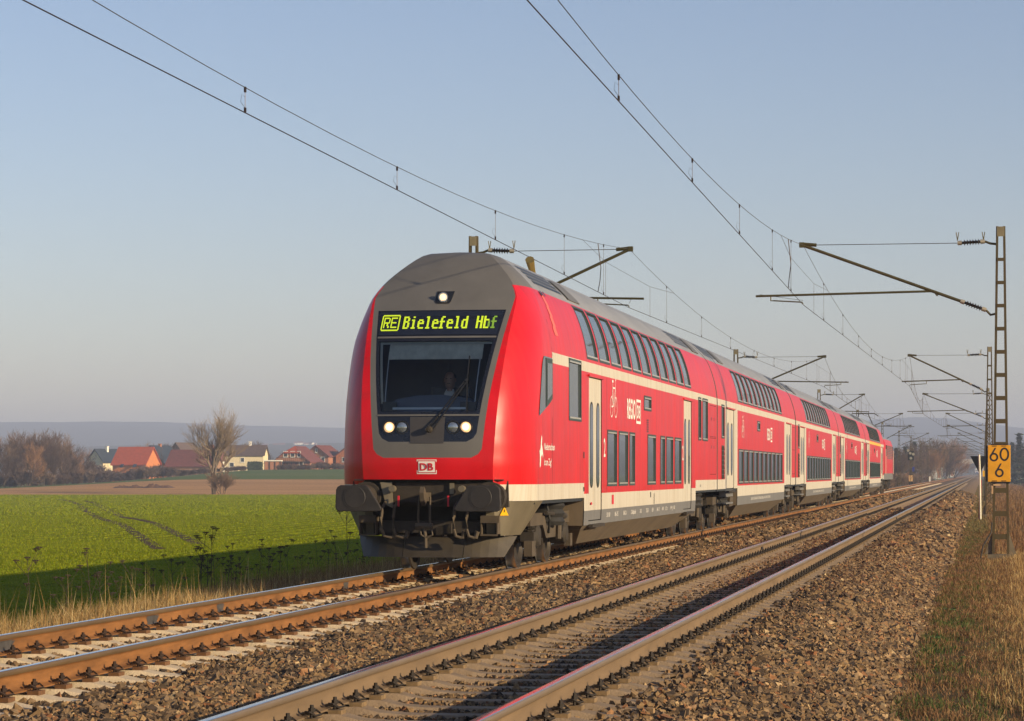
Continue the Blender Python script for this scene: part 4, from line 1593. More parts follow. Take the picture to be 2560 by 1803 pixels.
# lamps
M_LAMP = emit_mat('headlight_lit', (1.0, 0.74, 0.46), 1.2)
M_LAMPO = emit_mat('headlight_reflector', (0.95, 0.58, 0.28), 0.5)
M_LENS = mat('lamp_lens', (0.30, 0.34, 0.38), rough=0.08, metal=0.7, var=0.3, scale=20)
M_CHROME = mat('lamp_rim', (0.5, 0.5, 0.5), rough=0.2, metal=1.0, var=0.05)
for x, lit in ((-0.54, 1), (-0.36, 0), (0.36, 0), (0.54, 1)):
    zc = 2.02
    y = front_y(x, zc)
    g = MB().lathe([(0.0, 0.098), (-0.012, 0.094), (-0.012, 0.082), (0.004, 0.078)], (x, y - 0.004, zc), (0, 1, 0), n=24)
    lamp = g.build('headlight', M_BLACK, cc, smooth=30)
    g = MB().lathe([(0.0, 0.076), (-0.012, 0.058), (-0.017, 0.03), (-0.018, 0.0)], (x, y - 0.004, zc), (0, 1, 0), n=24)
    g.build('lens', M_LAMPO if lit else M_LENS, lamp, smooth='all')
    if lit:
        MB().lathe([(-0.0165, 0.05), (-0.021, 0.03), (-0.022, 0.0)], (x, y - 0.004, zc + 0.006), (0, 1, 0), n=20).build('lamp_core', M_LAMP, lamp, smooth='all')
g = MB()
tz0, tz1 = 3.80, 3.985
g.prism([fp(-0.115, tz1, 0.012), fp(-0.12, tz0 + 0.03, 0.012), fp(-0.09, tz0, 0.012), fp(0.09, tz0, 0.012), fp(0.11, tz0 + 0.03, 0.012), fp(0.135, tz1, 0.012)], (0, 0.03, 0))
tl = fix_normals(g.build('top_headlight', M_BLACK, cc))
yc = front_y(0, 3.89)
g = MB().lathe([(0.0, 0.072), (-0.03, 0.07), (-0.03, 0.055), (0.0, 0.05)], (0.0, yc - 0.05, 3.89), (0, 1, 0), n=20)
g.build('rim', MATS['lamp_rim'], tl, smooth=30)
g = MB().lathe([(0.0, 0.055), (-0.015, 0.03), (-0.018, 0.0)], (0.0, yc - 0.055, 3.89), (0, 1, 0), n=20)
g.build('lens', emit_mat('top_lamp_lit', (1.0, 0.72, 0.44), 0.9), tl, smooth='all')
# centre cover between the lamps, screws
g = MB()
for k in range(4):
    xa, xb = -0.235 + 0.47 * k / 4, -0.235 + 0.47 * (k + 1) / 4
    g.poly([fp(xa * 1.0, 1.80, 0.007), fp(xb * 1.0, 1.80, 0.007), fp(xb * 1.06, 2.165, 0.007), fp(xa * 1.06, 2.165, 0.007)])
g.build('wiper_cover', mat('wiper_cover', (0.045, 0.042, 0.045), rough=0.6, var=0.15), cc)
# wipers
g = MB()
piv = Vector(fp(0.04, 1.99, 0.05))
tip = Vector(fp(0.50, 2.66, 0.05))
for d in (Vector((-0.03, 0, 0)), Vector((0.03, 0, -0.02))):
    g.tube([piv + d, tip + d * 0.5], 0.011, n=5)
g.build('wiper', M_BLACK, cc)
g = MB()
g.tube([Vector(fp(0.545, 2.24, 0.04)), Vector(fp(0.52, 2.7, 0.04)), Vector(fp(0.52, 3.02, 0.04))], 0.011, n=5)
g.tube([Vector(fp(0.50, 2.66, 0.05)), Vector(fp(0.53, 2.69, 0.04))], 0.022, n=5)
g.build('wiper_blade', M_BLACK, cc)
MB().lathe([(0.0, 0.05), (-0.06, 0.035), (-0.065, 0.0)], tuple(piv), (0, 1, 0), n=10).build('wiper_pivot', M_BOGIE, cc)

# emblem on the nose
g = MB()
def nq(xa, za, xb, zb, off, mi):
    g.poly([fp(xa, za, off), fp((xa + xb) / 2, za, off), fp(xb, za, off), fp(xb, zb, off), fp((xa + xb) / 2, zb, off), fp(xa, zb, off)], mi)
nq(-0.14, 1.375, 0.14, 1.575, 0.004, 0)
nq(-0.128, 1.387, 0.128, 1.563, 0.006, 1)
nq(-0.116, 1.399, 0.116, 1.551, 0.008, 0)
text_mb('DB', lambda u, v: fp(-0.095 + u, 1.425 + v, 0.011), 0.10, 0.19, 0.035, g, 1)
g.build('emblem', [M_LETTER, M_REDLET], cc)

# cab side windows
for s in (1, -1):
    q = [(1.10, 2.20), (1.12, 2.32), (1.35, 2.95), (1.46, 3.06), (2.24, 3.06), (2.24, 2.44)]
    P = lambda y, z, o: ((s * (0.0), 0, 0))
    def cpt(y, z, off):
        w, c, y0, d = plan(z)
        x = w
        if y < y0 + d:
            lo, hi = 0.0, 1.0
            for _ in range(24):
                m = (lo + hi) / 2
                if corner_curve(z, m)[1] < y:
                    lo = m
                else:
                    hi = m
            x = corner_curve(z, lo)[0]
        return (s * (x + off), y, z)
    def patch(yf, yb, z0, z1, off, name, m, parent):
        g = MB()
        nz_, ny_ = 10, 7
        def pt(i, j):
            z = z0 + (z1 - z0) * i / nz_
            a_, b_ = yf(z), yb(z)
            return cpt(a_ + (b_ - a_) * j / ny_, z, off)
        for i in range(nz_):
            for j in range(ny_):
                q_ = [pt(i, j), pt(i, j + 1), pt(i + 1, j + 1), pt(i + 1, j)]
                g.poly(q_ if s > 0 else q_[::-1])
        return g.build(name, m, parent, smooth='all')
    sill = lambda z: 1.10 + (z - 2.20) / 0.24 * 1.14
    win = patch(lambda z: float(np.interp(z, [2.20, 2.32, 2.95, 3.06], [1.10, 1.13, 1.36, 1.50])), lambda z: min(max(sill(z), 1.11), 2.24), 2.20, 3.06, 0.010, 'cab_side_window', M_PANE, cc)
    sill2 = lambda z: 1.66 + (z - 2.33) / 0.115 * 0.55
    patch(lambda z: 1.66, lambda z: min(max(sill2(z), 1.67), 2.235), 2.33, 3.04, 0.016, 'frame', M_FRAME, win)
    sill3 = lambda z: 1.73 + (z - 2.43) / 0.10 * 0.43
    patch(lambda z: 1.73, lambda z: min(max(sill3(z), 1.74), 2.17), 2.43, 2.97, 0.022, 'pane', M_PANE, win)

# ---- passenger part of the control car
CL = 26.65
holes, win = [], []
win.append((3.9, 5.1, 2.22, 3.10, False))
for a, b in ((8.08, 9.2), (9.5, 10.65), (10.9, 11.6), (13.5, 14.7), (15.5, 16.2), (16.5, 17.6), (17.95, 19.1)):
    win.append((a, b, 1.20, 2.08, False))
win.append((12.95, 14.0, 2.58, 2.79, False))
for a, b in ((22.5, 23.05), (23.4, 24.5)):
    win.append((a, b, 2.14, 3.03, False))
for k in range(11):
    y = 5.85 + 1.405 * k
    win.append((y, y + 1.16, 3.235, 4.02, True))
cdoors = [(5.95, 7.4), (19.6, 21.1)]
for w in win:
    holes.append(w[:4])
for a, b in cdoors:
    holes.append((a, b, 0.62, 2.92))
def ccol(y, z):
    mid = 5.45 < y < 21.95
    if z < 1.0 and not mid:
        return None
    if z < 0.56:
        return None
    if z < 0.79:
        return 2
    if z < 1.06 or (z < 1.23 and not mid):
        return 1
    if 2.99 < z < 3.15:
        return 1
    return 0
for s in (1, -1):
    mb = body_side(cc, s, [YE, CL, 5.45, 21.95], ccol, holes)
    mb.build('body_side', [M_RED, M_WHITE, M_GREYB, M_YELLOW], cc, smooth=25)
    for w in win:
        window(cc, s, *w[:4], curved=w[4], name='upper_window' if w[4] else 'window')
    for a, b in cdoors:
        door(cc, s, a, b, 0.62, 2.92, 1.18, 2.50, grey_to=0.79)
    seam = MB()
    panel_seams(seam, s, 25.0, 26.45, 1.35, 2.2)
    panel_seams(seam, s, 25.0, 26.45, 2.22, 2.95)
    seam.build('equipment_panel', M_SEAM, cc)
    lt = MB()
    if s > 0:
        bicycle(lt, s, 8.35, 2.32, 0.85)
        side_text(lt, s, 'REGIO', 10.55, 2.36, 0.34, 1.15, 0.035)
        db_box(lt, s, 11.82, 2.28, 0.44)
        side_text(lt, s, '2', 7.62, 1.66, 0.30, 0.19, 0.02)
        side_text(lt, s, '2', 19.32, 1.66, 0.30, 0.17, 0.02)
        side_text(lt, s, 'Niedersachsen', 1.55, 1.72, 0.10, 0.95, 0.01)
        side_text(lt, s, 'ist am Zug!', 1.55, 1.50, 0.10, 0.65, 0.01)
        # leaping horse emblem
        horse = [(1.17, 1.46), (1.25, 1.50), (1.28, 1.62), (1.38, 1.66), (1.44, 1.60), (1.46, 1.64), (1.40, 1.74), (1.34, 1.80), (1.37, 1.88), (1.33, 1.93), (1.27, 1.86), (1.25, 1.76), (1.20, 1.70), (1.14, 1.72), (1.18, 1.63)]
        lt.poly([side_pt(s, a, b, 0.004) for a, b in horse])
        x = 8.0
        for wd in ('50 80', '86-35', '042-1', 'DABpbzfa', '763', 'D-DB', 'REV', '04.11', 'HAN', '12 t', 'R+Mg', '160'):
            wl = 0.085 * len(wd)
            side_text(lt, s, wd, x, 0.655, 0.075, wl, 0.0)
            x += wl + random.uniform(0.12, 0.75)
    lt.build('lettering', M_LETTER, cc) if lt.f else None
    st = MB()
    def sq(a, b, c, d, m=0):
        st.poly([side_pt(s, a, b, 0.004), side_pt(s, c, b, 0.004), side_pt(s, c, d, 0.004), side_pt(s, a, d, 0.004)], m)
    sq(8.6, 0.86, 8.85, 1.02); sq(13.9, 0.93, 14.0, 1.03, 1); sq(14.45, 0.80, 14.52, 1.0, 1); sq(6.15, 0.88, 6.3, 0.92); sq(22.9, 1.08, 23.0, 1.13, 1); sq(5.35, 1.1, 5.47, 1.17, 1); sq(5.35, 1.62, 5.47, 1.72, 1)
    for k in range(6):
        sq(13.35, 1.98 + k * 0.0 + 0.17 + k * 0.042, 13.62, 1.98 + 0.17 + k * 0.042 + 0.026, 1)
    for a in (25.3, 25.9):
        for b in (1.95, 2.6):
            sq(a, b, a + 0.1, b + 0.07, 1)
    st.build('small_markings', [M_REDLET, M_BLACK], cc)
    # service strip behind the cab: tinted slot with orange inlay
    sl = MB()
    zs = [3.42, 3.55, 3.7, 3.85, 4.0, 4.06]
    for a, b in zip(zs[:-1], zs[1:]):
        w0 = 0.30 - (a - 3.42) * 0.22
        w1 = 0.30 - (b - 3.42) * 0.22
        sl.poly([side_pt(s, 2.62 + 0.18, a, 0.006), side_pt(s, 2.62 + 0.18 + w0, a, 0.006), side_pt(s, 2.62 + 0.10 + w1, b, 0.006), side_pt(s, 2.62 + 0.10, b, 0.006)])
    sl.build('gutter_fairing', mat('fairing_orange', (0.80, 0.10, 0.02), rough=0.3, var=0.05), cc)
    sm = MB()
    for a, b in ((GUTTER - 0.02, 4.03), ):
        for y in (2.7, 2.95):
            sm.poly([side_pt(s, y, 4.0, 0.02), side_pt(s, y + 0.13, 4.0, 0.02), side_pt(s, y + 0.13, 4.07, 0.02), side_pt(s, y, 4.07, 0.02)])
    sm.build('gutter_drain', M_BLACK, cc)
    sm = MB()
    for z0, z1 in ((1.24, 2.2), (3.1, 3.6), (3.6, 4.06)):
        sm.poly([side_pt(s, 2.30, z0, 0.0035), side_pt(s, 2.313, z0, 0.0035), side_pt(s, 2.313, z1, 0.0035), side_pt(s, 2.30, z1, 0.0035)])
    for y in (7.95, 21.6, 26.0):
        for z0, z1 in ((1.07, 1.19), (2.10, 2.98), (3.16, 3.2)):
            sm.poly([side_pt(s, y, z0, 0.0035), side_pt(s, y + 0.012, z0, 0.0035), side_pt(s, y + 0.012, z1, 0.0035), side_pt(s, y, z1, 0.0035)])
    sm.build('panel_seam', M_SEAM, cc)
roof_mb(YE + 0.28, CL, 14).build('roof', M_ROOF, cc, smooth='all')
mb = MB()
for s in (1, -1):
    prev = None
    for z in [GUTTER, 4.12, 4.18, 4.26, 4.34, 4.42, 4.5, 4.56, 4.6, 4.625, 4.63]:
        a = slice_pts(z, s)[-1]
        b = (a[0], YE + 0.28, z)
        if a[1] > b[1]:
            b = (a[0], a[1] + 0.001, z)
        if prev:
            q = [prev[0], prev[1], b, a]
            mb.poly(q if s > 0 else q[::-1])
        prev = (a, b)
mb.build('roof_transition', M_ROOF, cc, smooth='all')
roof_kit(cc, (3.0, CL - 5.2))
g = MB().tube([(0.42, 6.3, 4.5), (0.42, 6.3, 4.62), (0.42, 6.16, 4.70), (0.42, 6.02, 4.80)], [0.05, 0.05, 0.06, 0.075], n=8)
g.build('horn', mat('horn_brass', (0.55, 0.38, 0.12), rough=0.35, metal=0.8, var=0.1), cc, smooth=40)
end_wall(cc, CL, out=1)
underbody(cc, 5.45, 21.95)
floor_plate(cc, 0.9, CL)
add_bogie(cc, 3.8)
add_bogie(cc, 23.8)

# ---- driver, seated behind the windscreen
def skin_body(name, pts, edges, m, parent=None, sub=2):
    me = bpy.data.meshes.new(name)
    me.from_pydata([p[:3] for p in pts], edges, [])
    ob = link(name, me, parent)
    sk = ob.modifiers.new('skin', 'SKIN')
    me.skin_vertices.new() if not me.skin_vertices else None
    for i, p in enumerate(pts):
        r = p[3]
        me.skin_vertices[0].data[i].radius = (r, r) if not isinstance(r, tuple) else r
    me.skin_vertices[0].data[0].use_root = True
    ss = ob.modifiers.new('subsurf', 'SUBSURF')
    ss.levels = ss.render_levels = sub
    me.materials.append(m)
    return ob
M_JACKET = mat('driver_jacket', (0.03, 0.04, 0.07), rough=0.8, var=0.1)
M_SKIN = mat('skin', (0.45, 0.26, 0.18), rough=0.5, var=0.06)
M_SHIRT = mat('shirt_white', (0.7, 0.7, 0.68), rough=0.8, var=0.05)
dr = empty('person', (XL + 0.04, T0 + 1.42, 1.97))
tag(dr, 'driver in dark jacket and white collar seated behind the train windscreen', 'person')
# local frame: y forward = -Y of the world handled by negative y values
P = [(0, 0.10, 0.10, (0.16, 0.13)), (0, 0.13, 0.30, (0.155, 0.11)), (0, 0.10, 0.46, (0.18, 0.115)), (0, 0.07, 0.545, 0.055), (0, 0.05, 0.60, 0.052),
     (-0.19, 0.08, 0.47, 0.06), (-0.25, -0.02, 0.27, 0.048), (-0.20, -0.28, 0.20, 0.038), (-0.17, -0.42, 0.24, 0.032),
     (0.19, 0.08, 0.47, 0.06), (0.25, -0.02, 0.27, 0.048), (0.20, -0.28, 0.20, 0.038), (0.17, -0.42, 0.24, 0.032),
     (-0.10, 0.02, 0.08, 0.085), (-0.12, -0.40, 0.09, 0.06), (-0.12, -0.46, -0.36, 0.045), (-0.12, -0.56, -0.41, 0.04),
     (0.10, 0.02, 0.08, 0.085), (0.12, -0.40, 0.09, 0.06), (0.12, -0.46, -0.36, 0.045), (0.12, -0.56, -0.41, 0.04)]
E = [(0, 1), (1, 2), (2, 3), (3, 4), (2, 5), (5, 6), (6, 7), (7, 8), (2, 9), (9, 10), (10, 11), (11, 12), (0, 13), (13, 14), (14, 15), (15, 16), (0, 17), (17, 18), (18, 19), (19, 20)]
skin_body('body', P, E, M_JACKET, dr)
hd = MB()
hp = [(-0.125, 0.045), (-0.115, 0.062), (-0.09, 0.072), (-0.05, 0.078), (0.0, 0.080), (0.04, 0.079), (0.08, 0.066), (0.105, 0.04), (0.115, 0.0)]
hd.lathe([(-0.16, 0.05)] + hp, (0, 0.02, 0.755), (0, 0, 1), n=16)
for k, (x, y, z) in enumerate(hd.v):
    hd.v[k] = (x * 0.95, 0.02 + (y - 0.02) * 1.18, z)
hd.prism([(-0.014, -0.072, 0.735), (0.014, -0.072, 0.735), (0.006, -0.076, 0.775), (-0.006, -0.076, 0.775)], (0, -0.02, -0.004))
for s in (-1, 1):
    hd.cbox((s * 0.079, 0.03, 0.75), (0.014, 0.03, 0.055))
h = hd.build('head', M_SKIN, dr, smooth=60)
g = MB()
for s in (-1, 1):
    g.cbox((s * 0.030, -0.070, 0.768), (0.024, 0.012, 0.010))
g.cbox((0, -0.072, 0.700), (0.045, 0.012, 0.008))
g.build('facial_features', M_BLACK, h)
g = MB().lathe([(0.03, 0.081), (0.06, 0.078), (0.09, 0.064), (0.115, 0.035), (0.122, 0.0)], (0, 0.035, 0.755), (0, 0, 1), n=16)
g.build('hair', mat('hair_grey', (0.16, 0.14, 0.12), rough=0.8, var=0.1), dr, smooth='all')
g = MB().prism([(-0.075, -0.045, 0.55), (0.0, -0.075, 0.47), (0.075, -0.045, 0.55), (0.05, 0.0, 0.62), (-0.05, 0.0, 0.62)], (0, 0.05, 0))
g.build('collar', M_SHIRT, dr)
for s in (-1, 1):
    hpnt = [(s * 0.17, -0.42, 0.24, 0.026), (s * 0.165, -0.47, 0.245, 0.032), (s * 0.165, -0.51, 0.24, 0.03)]
    ee = [(0, 1), (1, 2)]
    for kk, dx in enumerate((-0.03, -0.01, 0.01, 0.03)):
        b = len(hpnt)
        hpnt += [(s * 0.165 + dx, -0.545, 0.238, 0.009), (s * 0.165 + dx, -0.575 + abs(dx) * 0.4, 0.222, 0.008)]
        ee += [(2, b), (b, b + 1)]
    b = len(hpnt)
    hpnt += [(s * 0.165 - s * 0.045, -0.50, 0.235, 0.010), (s * 0.165 - s * 0.055, -0.53, 0.225, 0.008)]
    ee += [(1, b), (b, b + 1)]
    skin_body('hand', hpnt, ee, M_SKIN, dr, sub=1)

# ------------------------------------------------------------------ the cars behind
PITCH = 26.85
car_y = T0 + 26.85
car_a = empty('passenger_car', (XL, car_y, 0))
tag(car_a, 'red double-deck passenger car with cream doors coupled directly behind the control car', 'train car', 'double-deck passenger cars')
make_car(car_a)
for k, lab in ((1, 'third car of the red train, double-deck passenger car between two alike'), (2, 'fourth car of the red train, double-deck passenger car just ahead of the yellow-striped one')):
    c = copy_tree(car_a)
    c.location = (XL, car_y + PITCH * k, 0)
    tag(c, lab, 'train car', 'double-deck passenger cars')
car_f = empty('passenger_car', (XL, car_y + PITCH * 3, 0))
tag(car_f, 'last double-deck car with a yellow first-class stripe, next to the locomotive', 'train car', 'double-deck passenger cars')
make_car(car_f, yellow=True)

# ------------------------------------------------------------------ locomotive at the far end
lc = empty('locomotive', (XL, car_y + PITCH * 4, 0))
tag(lc, 'red electric locomotive with raised pantograph at the far end of the train', 'locomotive')
LL = 16.2
def loco_sec(y):
    """half-width scale and roof height near the cab ends"""
    e = min(y, LL - y)
    return smooth(-0.1, 1.6, e)
mb = MB()
sec = [(1.0, 0.95), (1.0, 1.35), (1.0, 1.95), (1.0, 2.15), (0.98, 3.2), (0.9, 3.55), (0.7, 3.75), (0.35, 3.85), (0, 3.88)]
ys = [0, 0.25, 0.6, 1.2, 2.0, 5, 8, 11, LL - 2.0, LL - 1.2, LL - 0.6, LL - 0.25, LL]
rows = []
for y in ys:
    e = loco_sec(y)
    row = []
    for wx, z in sec:
        w = 1.48 * wx * (0.86 + 0.14 * e)
        zz = z - (1 - e) * (0.25 if z > 3.3 else 0)
        yy = y + (0.55 * max(0, (z - 2.0) / 1.8) * (1 if y < LL / 2 else -1) * (1 - e))
        row.append((w, yy, zz))
    rows.append(row)
for a, b in zip(rows[:-1], rows[1:]):
    for i in range(len(sec) - 1):
        z = (sec[i][1] + sec[i + 1][1]) / 2
        mi = 2 if z > 3.5 else 1 if z < 1.3 else 0
        for s in (1, -1):
            q = [a[i], b[i], b[i + 1], a[i + 1]]
            q = [(s * p[0], p[1], p[2]) for p in q]
            mb.poly(q if s > 0 else q[::-1], mi)
for r, rev in ((rows[0], 0), (rows[-1], 1)):
    for i in range(len(sec) - 1):
        z = (sec[i][1] + sec[i + 1][1]) / 2
        mb.poly([(-r[i][0], r[i][1], r[i][2]), (r[i][0], r[i][1], r[i][2]), (r[i + 1][0], r[i + 1][1], r[i + 1][2]), (-r[i + 1][0], r[i + 1][1], r[i + 1][2])], 2 if z > 3.5 else 1 if z < 1.3 else 0)
mb.build('body', [M_RED, M_GREYB, M_ROOF], lc, smooth=30)
for y in (-0.02, LL + 0.02):
    d = 1 if y < 1 else -1
    for s in (-1, 1):
        g = MB()
        g.poly([(s * 0.08, y + d * 0.22, 2.35), (s * 1.1, y + d * 0.22, 2.35), (s * 1.0, y + d * 0.47, 3.2), (s * 0.08, y + d * 0.47, 3.2)])
        g.build('cab_window', M_PANE, lc)
        MB().lathe([(0, 0.13), (-d * 0.05, 0.12), (-d * 0.05, 0.0)], (s * 0.95, y, 1.55), (0, 1, 0), n=14).build('headlight', M_LENS, lc)
        MB().lathe([(0, 0.1), (-d * 0.4, 0.1), (-d * 0.4, 0.22), (-d * 0.45, 0.22), (-d * 0.45, 0)], (s * 0.875, y, 1.06), (0, 1, 0), n=12).build('buffer', M_BUFFER, lc)
for s in (-1, 1):
    for y in (1.6, LL - 2.4):
        MB().box((min(s * 1.45, s * 1.487), y, 2.45), (max(s * 1.45, s * 1.487), y + 0.7, 3.15)).build('side_window', M_PANE, lc)
    for y in (0.75, LL - 0.8):
        MB().box((min(s * 1.46, s * 1.5), y - 0.05, 1.3), (max(s * 1.46, s * 1.5), y + 0.05, 2.9)).build('hand_rail', M_WHITE, lc)
    for k in range(5):
        vt = MB()
        y = 3.4 + k * 2.0
        for q in range(8):
            vt.poly([(s * 1.49, y, 2.3 + q * 0.11), (s * 1.49, y + 1.4, 2.3 + q * 0.11), (s * 1.482, y + 1.4, 2.38 + q * 0.11), (s * 1.482, y, 2.38 + q * 0.11)])
        vt.build('side_grille', M_GREYB, lc)
g = MB()
for y in (1.0, LL - 4.4):
    g.box((-1.2, y, 0.35), (1.2, y + 3.4, 0.95))
g.build('bogie_frame', M_BOGIE, lc)
add_bogie(lc, 2.9)
add_bogie(lc, LL - 2.9)
g = MB()                                         # pantograph raised at the train end
pb = 1.9
g.tube([(-0.5, pb, 3.95), (-0.55, pb + 1.5, 4.5), (-0.3, pb + 0.2, 5.15)], 0.03, n=6)
g.tube([(0.5, pb, 3.95), (0.55, pb + 1.5, 4.5), (0.3, pb + 0.2, 5.15)], 0.03, n=6)
g.tube([(-0.55, pb + 1.5, 4.5), (0.55, pb + 1.5, 4.5)], 0.03, n=6)
for y in (pb + 0.1, pb + 0.4):
    g.tube([(-0.95, y, 5.02), (-0.7, y, 5.19), (0.7, y, 5.19), (0.95, y, 5.02)], 0.03, n=6)
g.tube([(-0.6, pb - 0.2, 3.95), (0.6, pb - 0.2, 3.95)], 0.05, n=6)
g.build('pantograph', M_BOGIE, lc)
g = MB()
for s in (-1, 1):
    for y in (pb - 0.2, pb + 1.3):
        for q in range(4):
            g.lathe([(0, 0.04), (0.02, 0.09), (0.04, 0.04)], (s * 0.55, y, 3.75 + q * 0.05), (0, 0, 1), n=10)
g.build('roof_insulator', M_REDLET, lc)
# ------------------------------------------------------------------ overhead line: masts, cantilevers, wires
M_MAST = mat('mast_green_brown', (0.085, 0.066, 0.017), rough=0.7, var=0.28, scale=5, stretch=(1, 1, 0.4), col2=(0.07, 0.045, 0.015))
M_MASTP = mat('mast_plate', (0.20, 0.17, 0.10), rough=0.7, var=0.2, scale=6)
M_TUBE = mat('cantilever_tube', (0.075, 0.062, 0.02), rough=0.5, var=0.2, scale=4, metal=0.3)
M_INSU = mat('insulator_brown', (0.020, 0.014, 0.012), rough=0.3, var=0.2, scale=9)
M_CAP = mat('insulator_cap', (0.45, 0.40, 0.30), rough=0.5, metal=0.5, var=0.15)
M_WIRE = mat('wire_copper_dark', (0.055, 0.035, 0.028), rough=0.45, metal=0.6, var=0.1)
M_ROPE = mat('wire_bronze', (0.10, 0.085, 0.07), rough=0.5, metal=0.5, var=0.1)
M_CONC = mat('concrete_mossy', (0.16, 0.13, 0.085), rough=0.9, var=0.3, scale=6)
ZC, ZT, ZTOP = 5.3, 6.69, 7.05

def insulator(mb_dark, mb_cap, a, b):
    a, b = Vector(a), Vector(b)
    d = (b - a)
    L = d.length
    d.normalize()
    mb_cap.lathe([(0, 0.02), (0, 0.05), (0.10, 0.055), (0.10, 0.03)], a, d, n=10)
    mb_cap.lathe([(L - 0.10, 0.03), (L - 0.10, 0.055), (L, 0.05), (L, 0.02)], a, d, n=10)
    n = 6
    pr = [(0.10, 0.032)]
    for k in range(n):
        s = 0.12 + (L - 0.24) * k / n
        w = (L - 0.24) / n
        pr += [(s, 0.032), (s + w * 0.45, 0.075), (s + w * 0.6, 0.032)]
    pr += [(L - 0.10, 0.032)]
    mb_dark.lathe(pr, a, d, n=10)

def make_mast(name, X, t, toward, wire_x, arm_from, label, group, style='frame', far=False, zt=ZT, zc=ZC, ztop=ZTOP, zb=-0.9, steady_z=5.55):
    """mast at (X, t); toward = -1/+1: side on which the track lies; wire_x: contact wire position; arm_from: x where the steady arm starts"""
    r = empty(name, (X, t, 0))
    tag(r, label, 'catenary mast', group)
    w0, w1 = 0.21, 0.40
    wid = lambda z: w1 + (w0 - w1) * (z - zb) / (ztop - zb)
    for s in (-1, 1):
        mb = MB()
        c0, c1 = s * wid(zb) / 2, s * wid(ztop) / 2
        for k in range(2):
            pass
        fl = 0.055
        a = [(c0, -0.09, zb), (c0 - s * fl, -0.09, zb), (c0 - s * fl, 0.09, zb), (c0, 0.09, zb)]
        b = [(c1, -0.07, ztop), (c1 - s * fl, -0.07, ztop), (c1 - s * fl, 0.07, ztop), (c1, 0.07, ztop)]
        for i in range(4):
            j = (i + 1) % 4
            mb.poly([a[i], a[j], b[j], b[i]])
        mb.poly(b)
        fix_normals(mb.build('mast_channel', M_MAST, r))
    z = ztop - 0.235
    MB().box((-wid(ztop) / 2 + 0.02, -0.085, z), (wid(ztop) / 2 - 0.02, -0.072, ztop - 0.01)).build('batten_plate', M_MASTP, r)
    if style == 'frame':
        k = 0
        while z - 0.53 > zb + 0.7:
            z -= 0.53
            h = 0.075 + 0.004 * k
            q = wid(z) / 2
            MB().box((-q + 0.03, -0.084, z - h / 2), (q - 0.03, -0.074, z + h / 2)).build('batten_plate', M_MAST, r)
            k += 1
    else:
        for q in range(3):
            z -= 0.62
            MB().box((-wid(z) / 2 + 0.03, -0.084, z - 0.04), (wid(z) / 2 - 0.03, -0.074, z + 0.04)).build('batten_plate', M_MAST, r)
        while z - 0.42 > zb + 0.3:
            q0, q1 = wid(z) / 2 - 0.02, wid(z - 0.42) / 2 - 0.02
            MB().tube([(-q0, -0.08, z), (q1, -0.08, z - 0.42)], 0.016, n=4).build('lattice_bar', M_MAST, r)
            MB().tube([(q0, -0.07, z), (-q1, -0.07, z - 0.42)], 0.016, n=4).build('lattice_bar', M_MAST, r)
            z -= 0.42
    # foot: stiffened base on a concrete block
    f = MB()
    f.box((-0.30, -0.18, zb), (0.30, 0.18, zb + 0.42))
    for s in (-1, 1):
        f.prism([(s * 0.18, -0.05, zb + 0.95), (s * 0.36, -0.05, zb + 0.42), (s * 0.18, -0.05, zb + 0.42)], (0, 0.1, 0))
    fix_normals(f.build('foundation', M_CONC, r))
    # cantilever (coordinates relative to the mast)
    tip = (wire_x - X + toward * 0.03, 0, zt)
    mx = toward * wid(5) / 2
    ins0 = Vector((mx + toward * 0.20, 0, 5.13))
    d = (Vector(tip) - ins0).normalized()
    md, mc = MB(), MB()
    insulator(md, mc, ins0, ins0 + d * 0.62)
    md2, mc2 = MB(), MB()
    sx = toward * (wid(zt) / 2 + 0.25)
    insulator(md2, mc2, (sx, 0, zt + 0.02), (sx + toward * 0.62, 0, zt - 0.01))
    for a_, b_ in ((md, mc), (md2, mc2)):
        i = a_.build('insulator', M_INSU, r, smooth=40)
        b_.build('cap', M_CAP, i, smooth=40)
    g = MB()
    g.tube([(mx - toward * 0.05, 0, 5.05), (mx + toward * 0.1, 0, 5.02), tuple(ins0)], 0.03, n=6)
    g.tube([(toward * wid(zt) / 2 - toward * 0.05, 0, zt - 0.05), (toward * (wid(zt) / 2 + 0.12), 0, zt - 0.03), (sx, 0, zt + 0.02)], 0.03, n=6)
    for q in (sx + toward * 0.03, sx + toward * 0.62):
        g.tube([(q, 0, zt + 0.05), (q - 0.03, 0, zt + 0.24)], 0.01, n=4)
        g.tube([(q, 0, zt + 0.05), (q + 0.03, 0, zt + 0.24)], 0.01, n=4)
    g.build('bracket', M_TUBE, r)
    MB().tube([tuple(ins0 + d * 0.60), tuple(Vector(tip) + d * 0.06)], 0.036, n=8).build('cantilever_tube', M_TUBE, r, smooth=40)
    MB().tube([(sx + toward * 0.62, 0, zt - 0.01), (tip[0] - toward * 0.3, 0, zt - 0.005)], 0.008 if not far else 0.012, n=4).build('stay_wire', M_ROPE, r)
    g = MB()
    g.tube([(tip[0] - toward * 0.34, 0, zt - 0.01), (tip[0] - toward * 0.02, 0, zt + 0.02)], 0.045, n=6)
    g.cbox((tip[0], 0, zt), (0.12, 0.08, 0.12))
    g.build('clamp', M_TUBE, r)
    # registration tube and steady arm
    f_on = 0.26
    pj = ins0 + (Vector(tip) - ins0) * f_on
    far_x = (min(arm_from, wire_x) - 0.35 - X) if toward < 0 else (max(arm_from, wire_x) + 0.35 - X)
    g = MB().tube([(pj.x, 0, pj.z - 0.06), (pj.x + toward * 0.1, 0, steady_z + 0.03), (far_x, 0, steady_z - 0.04)], 0.027, n=7)
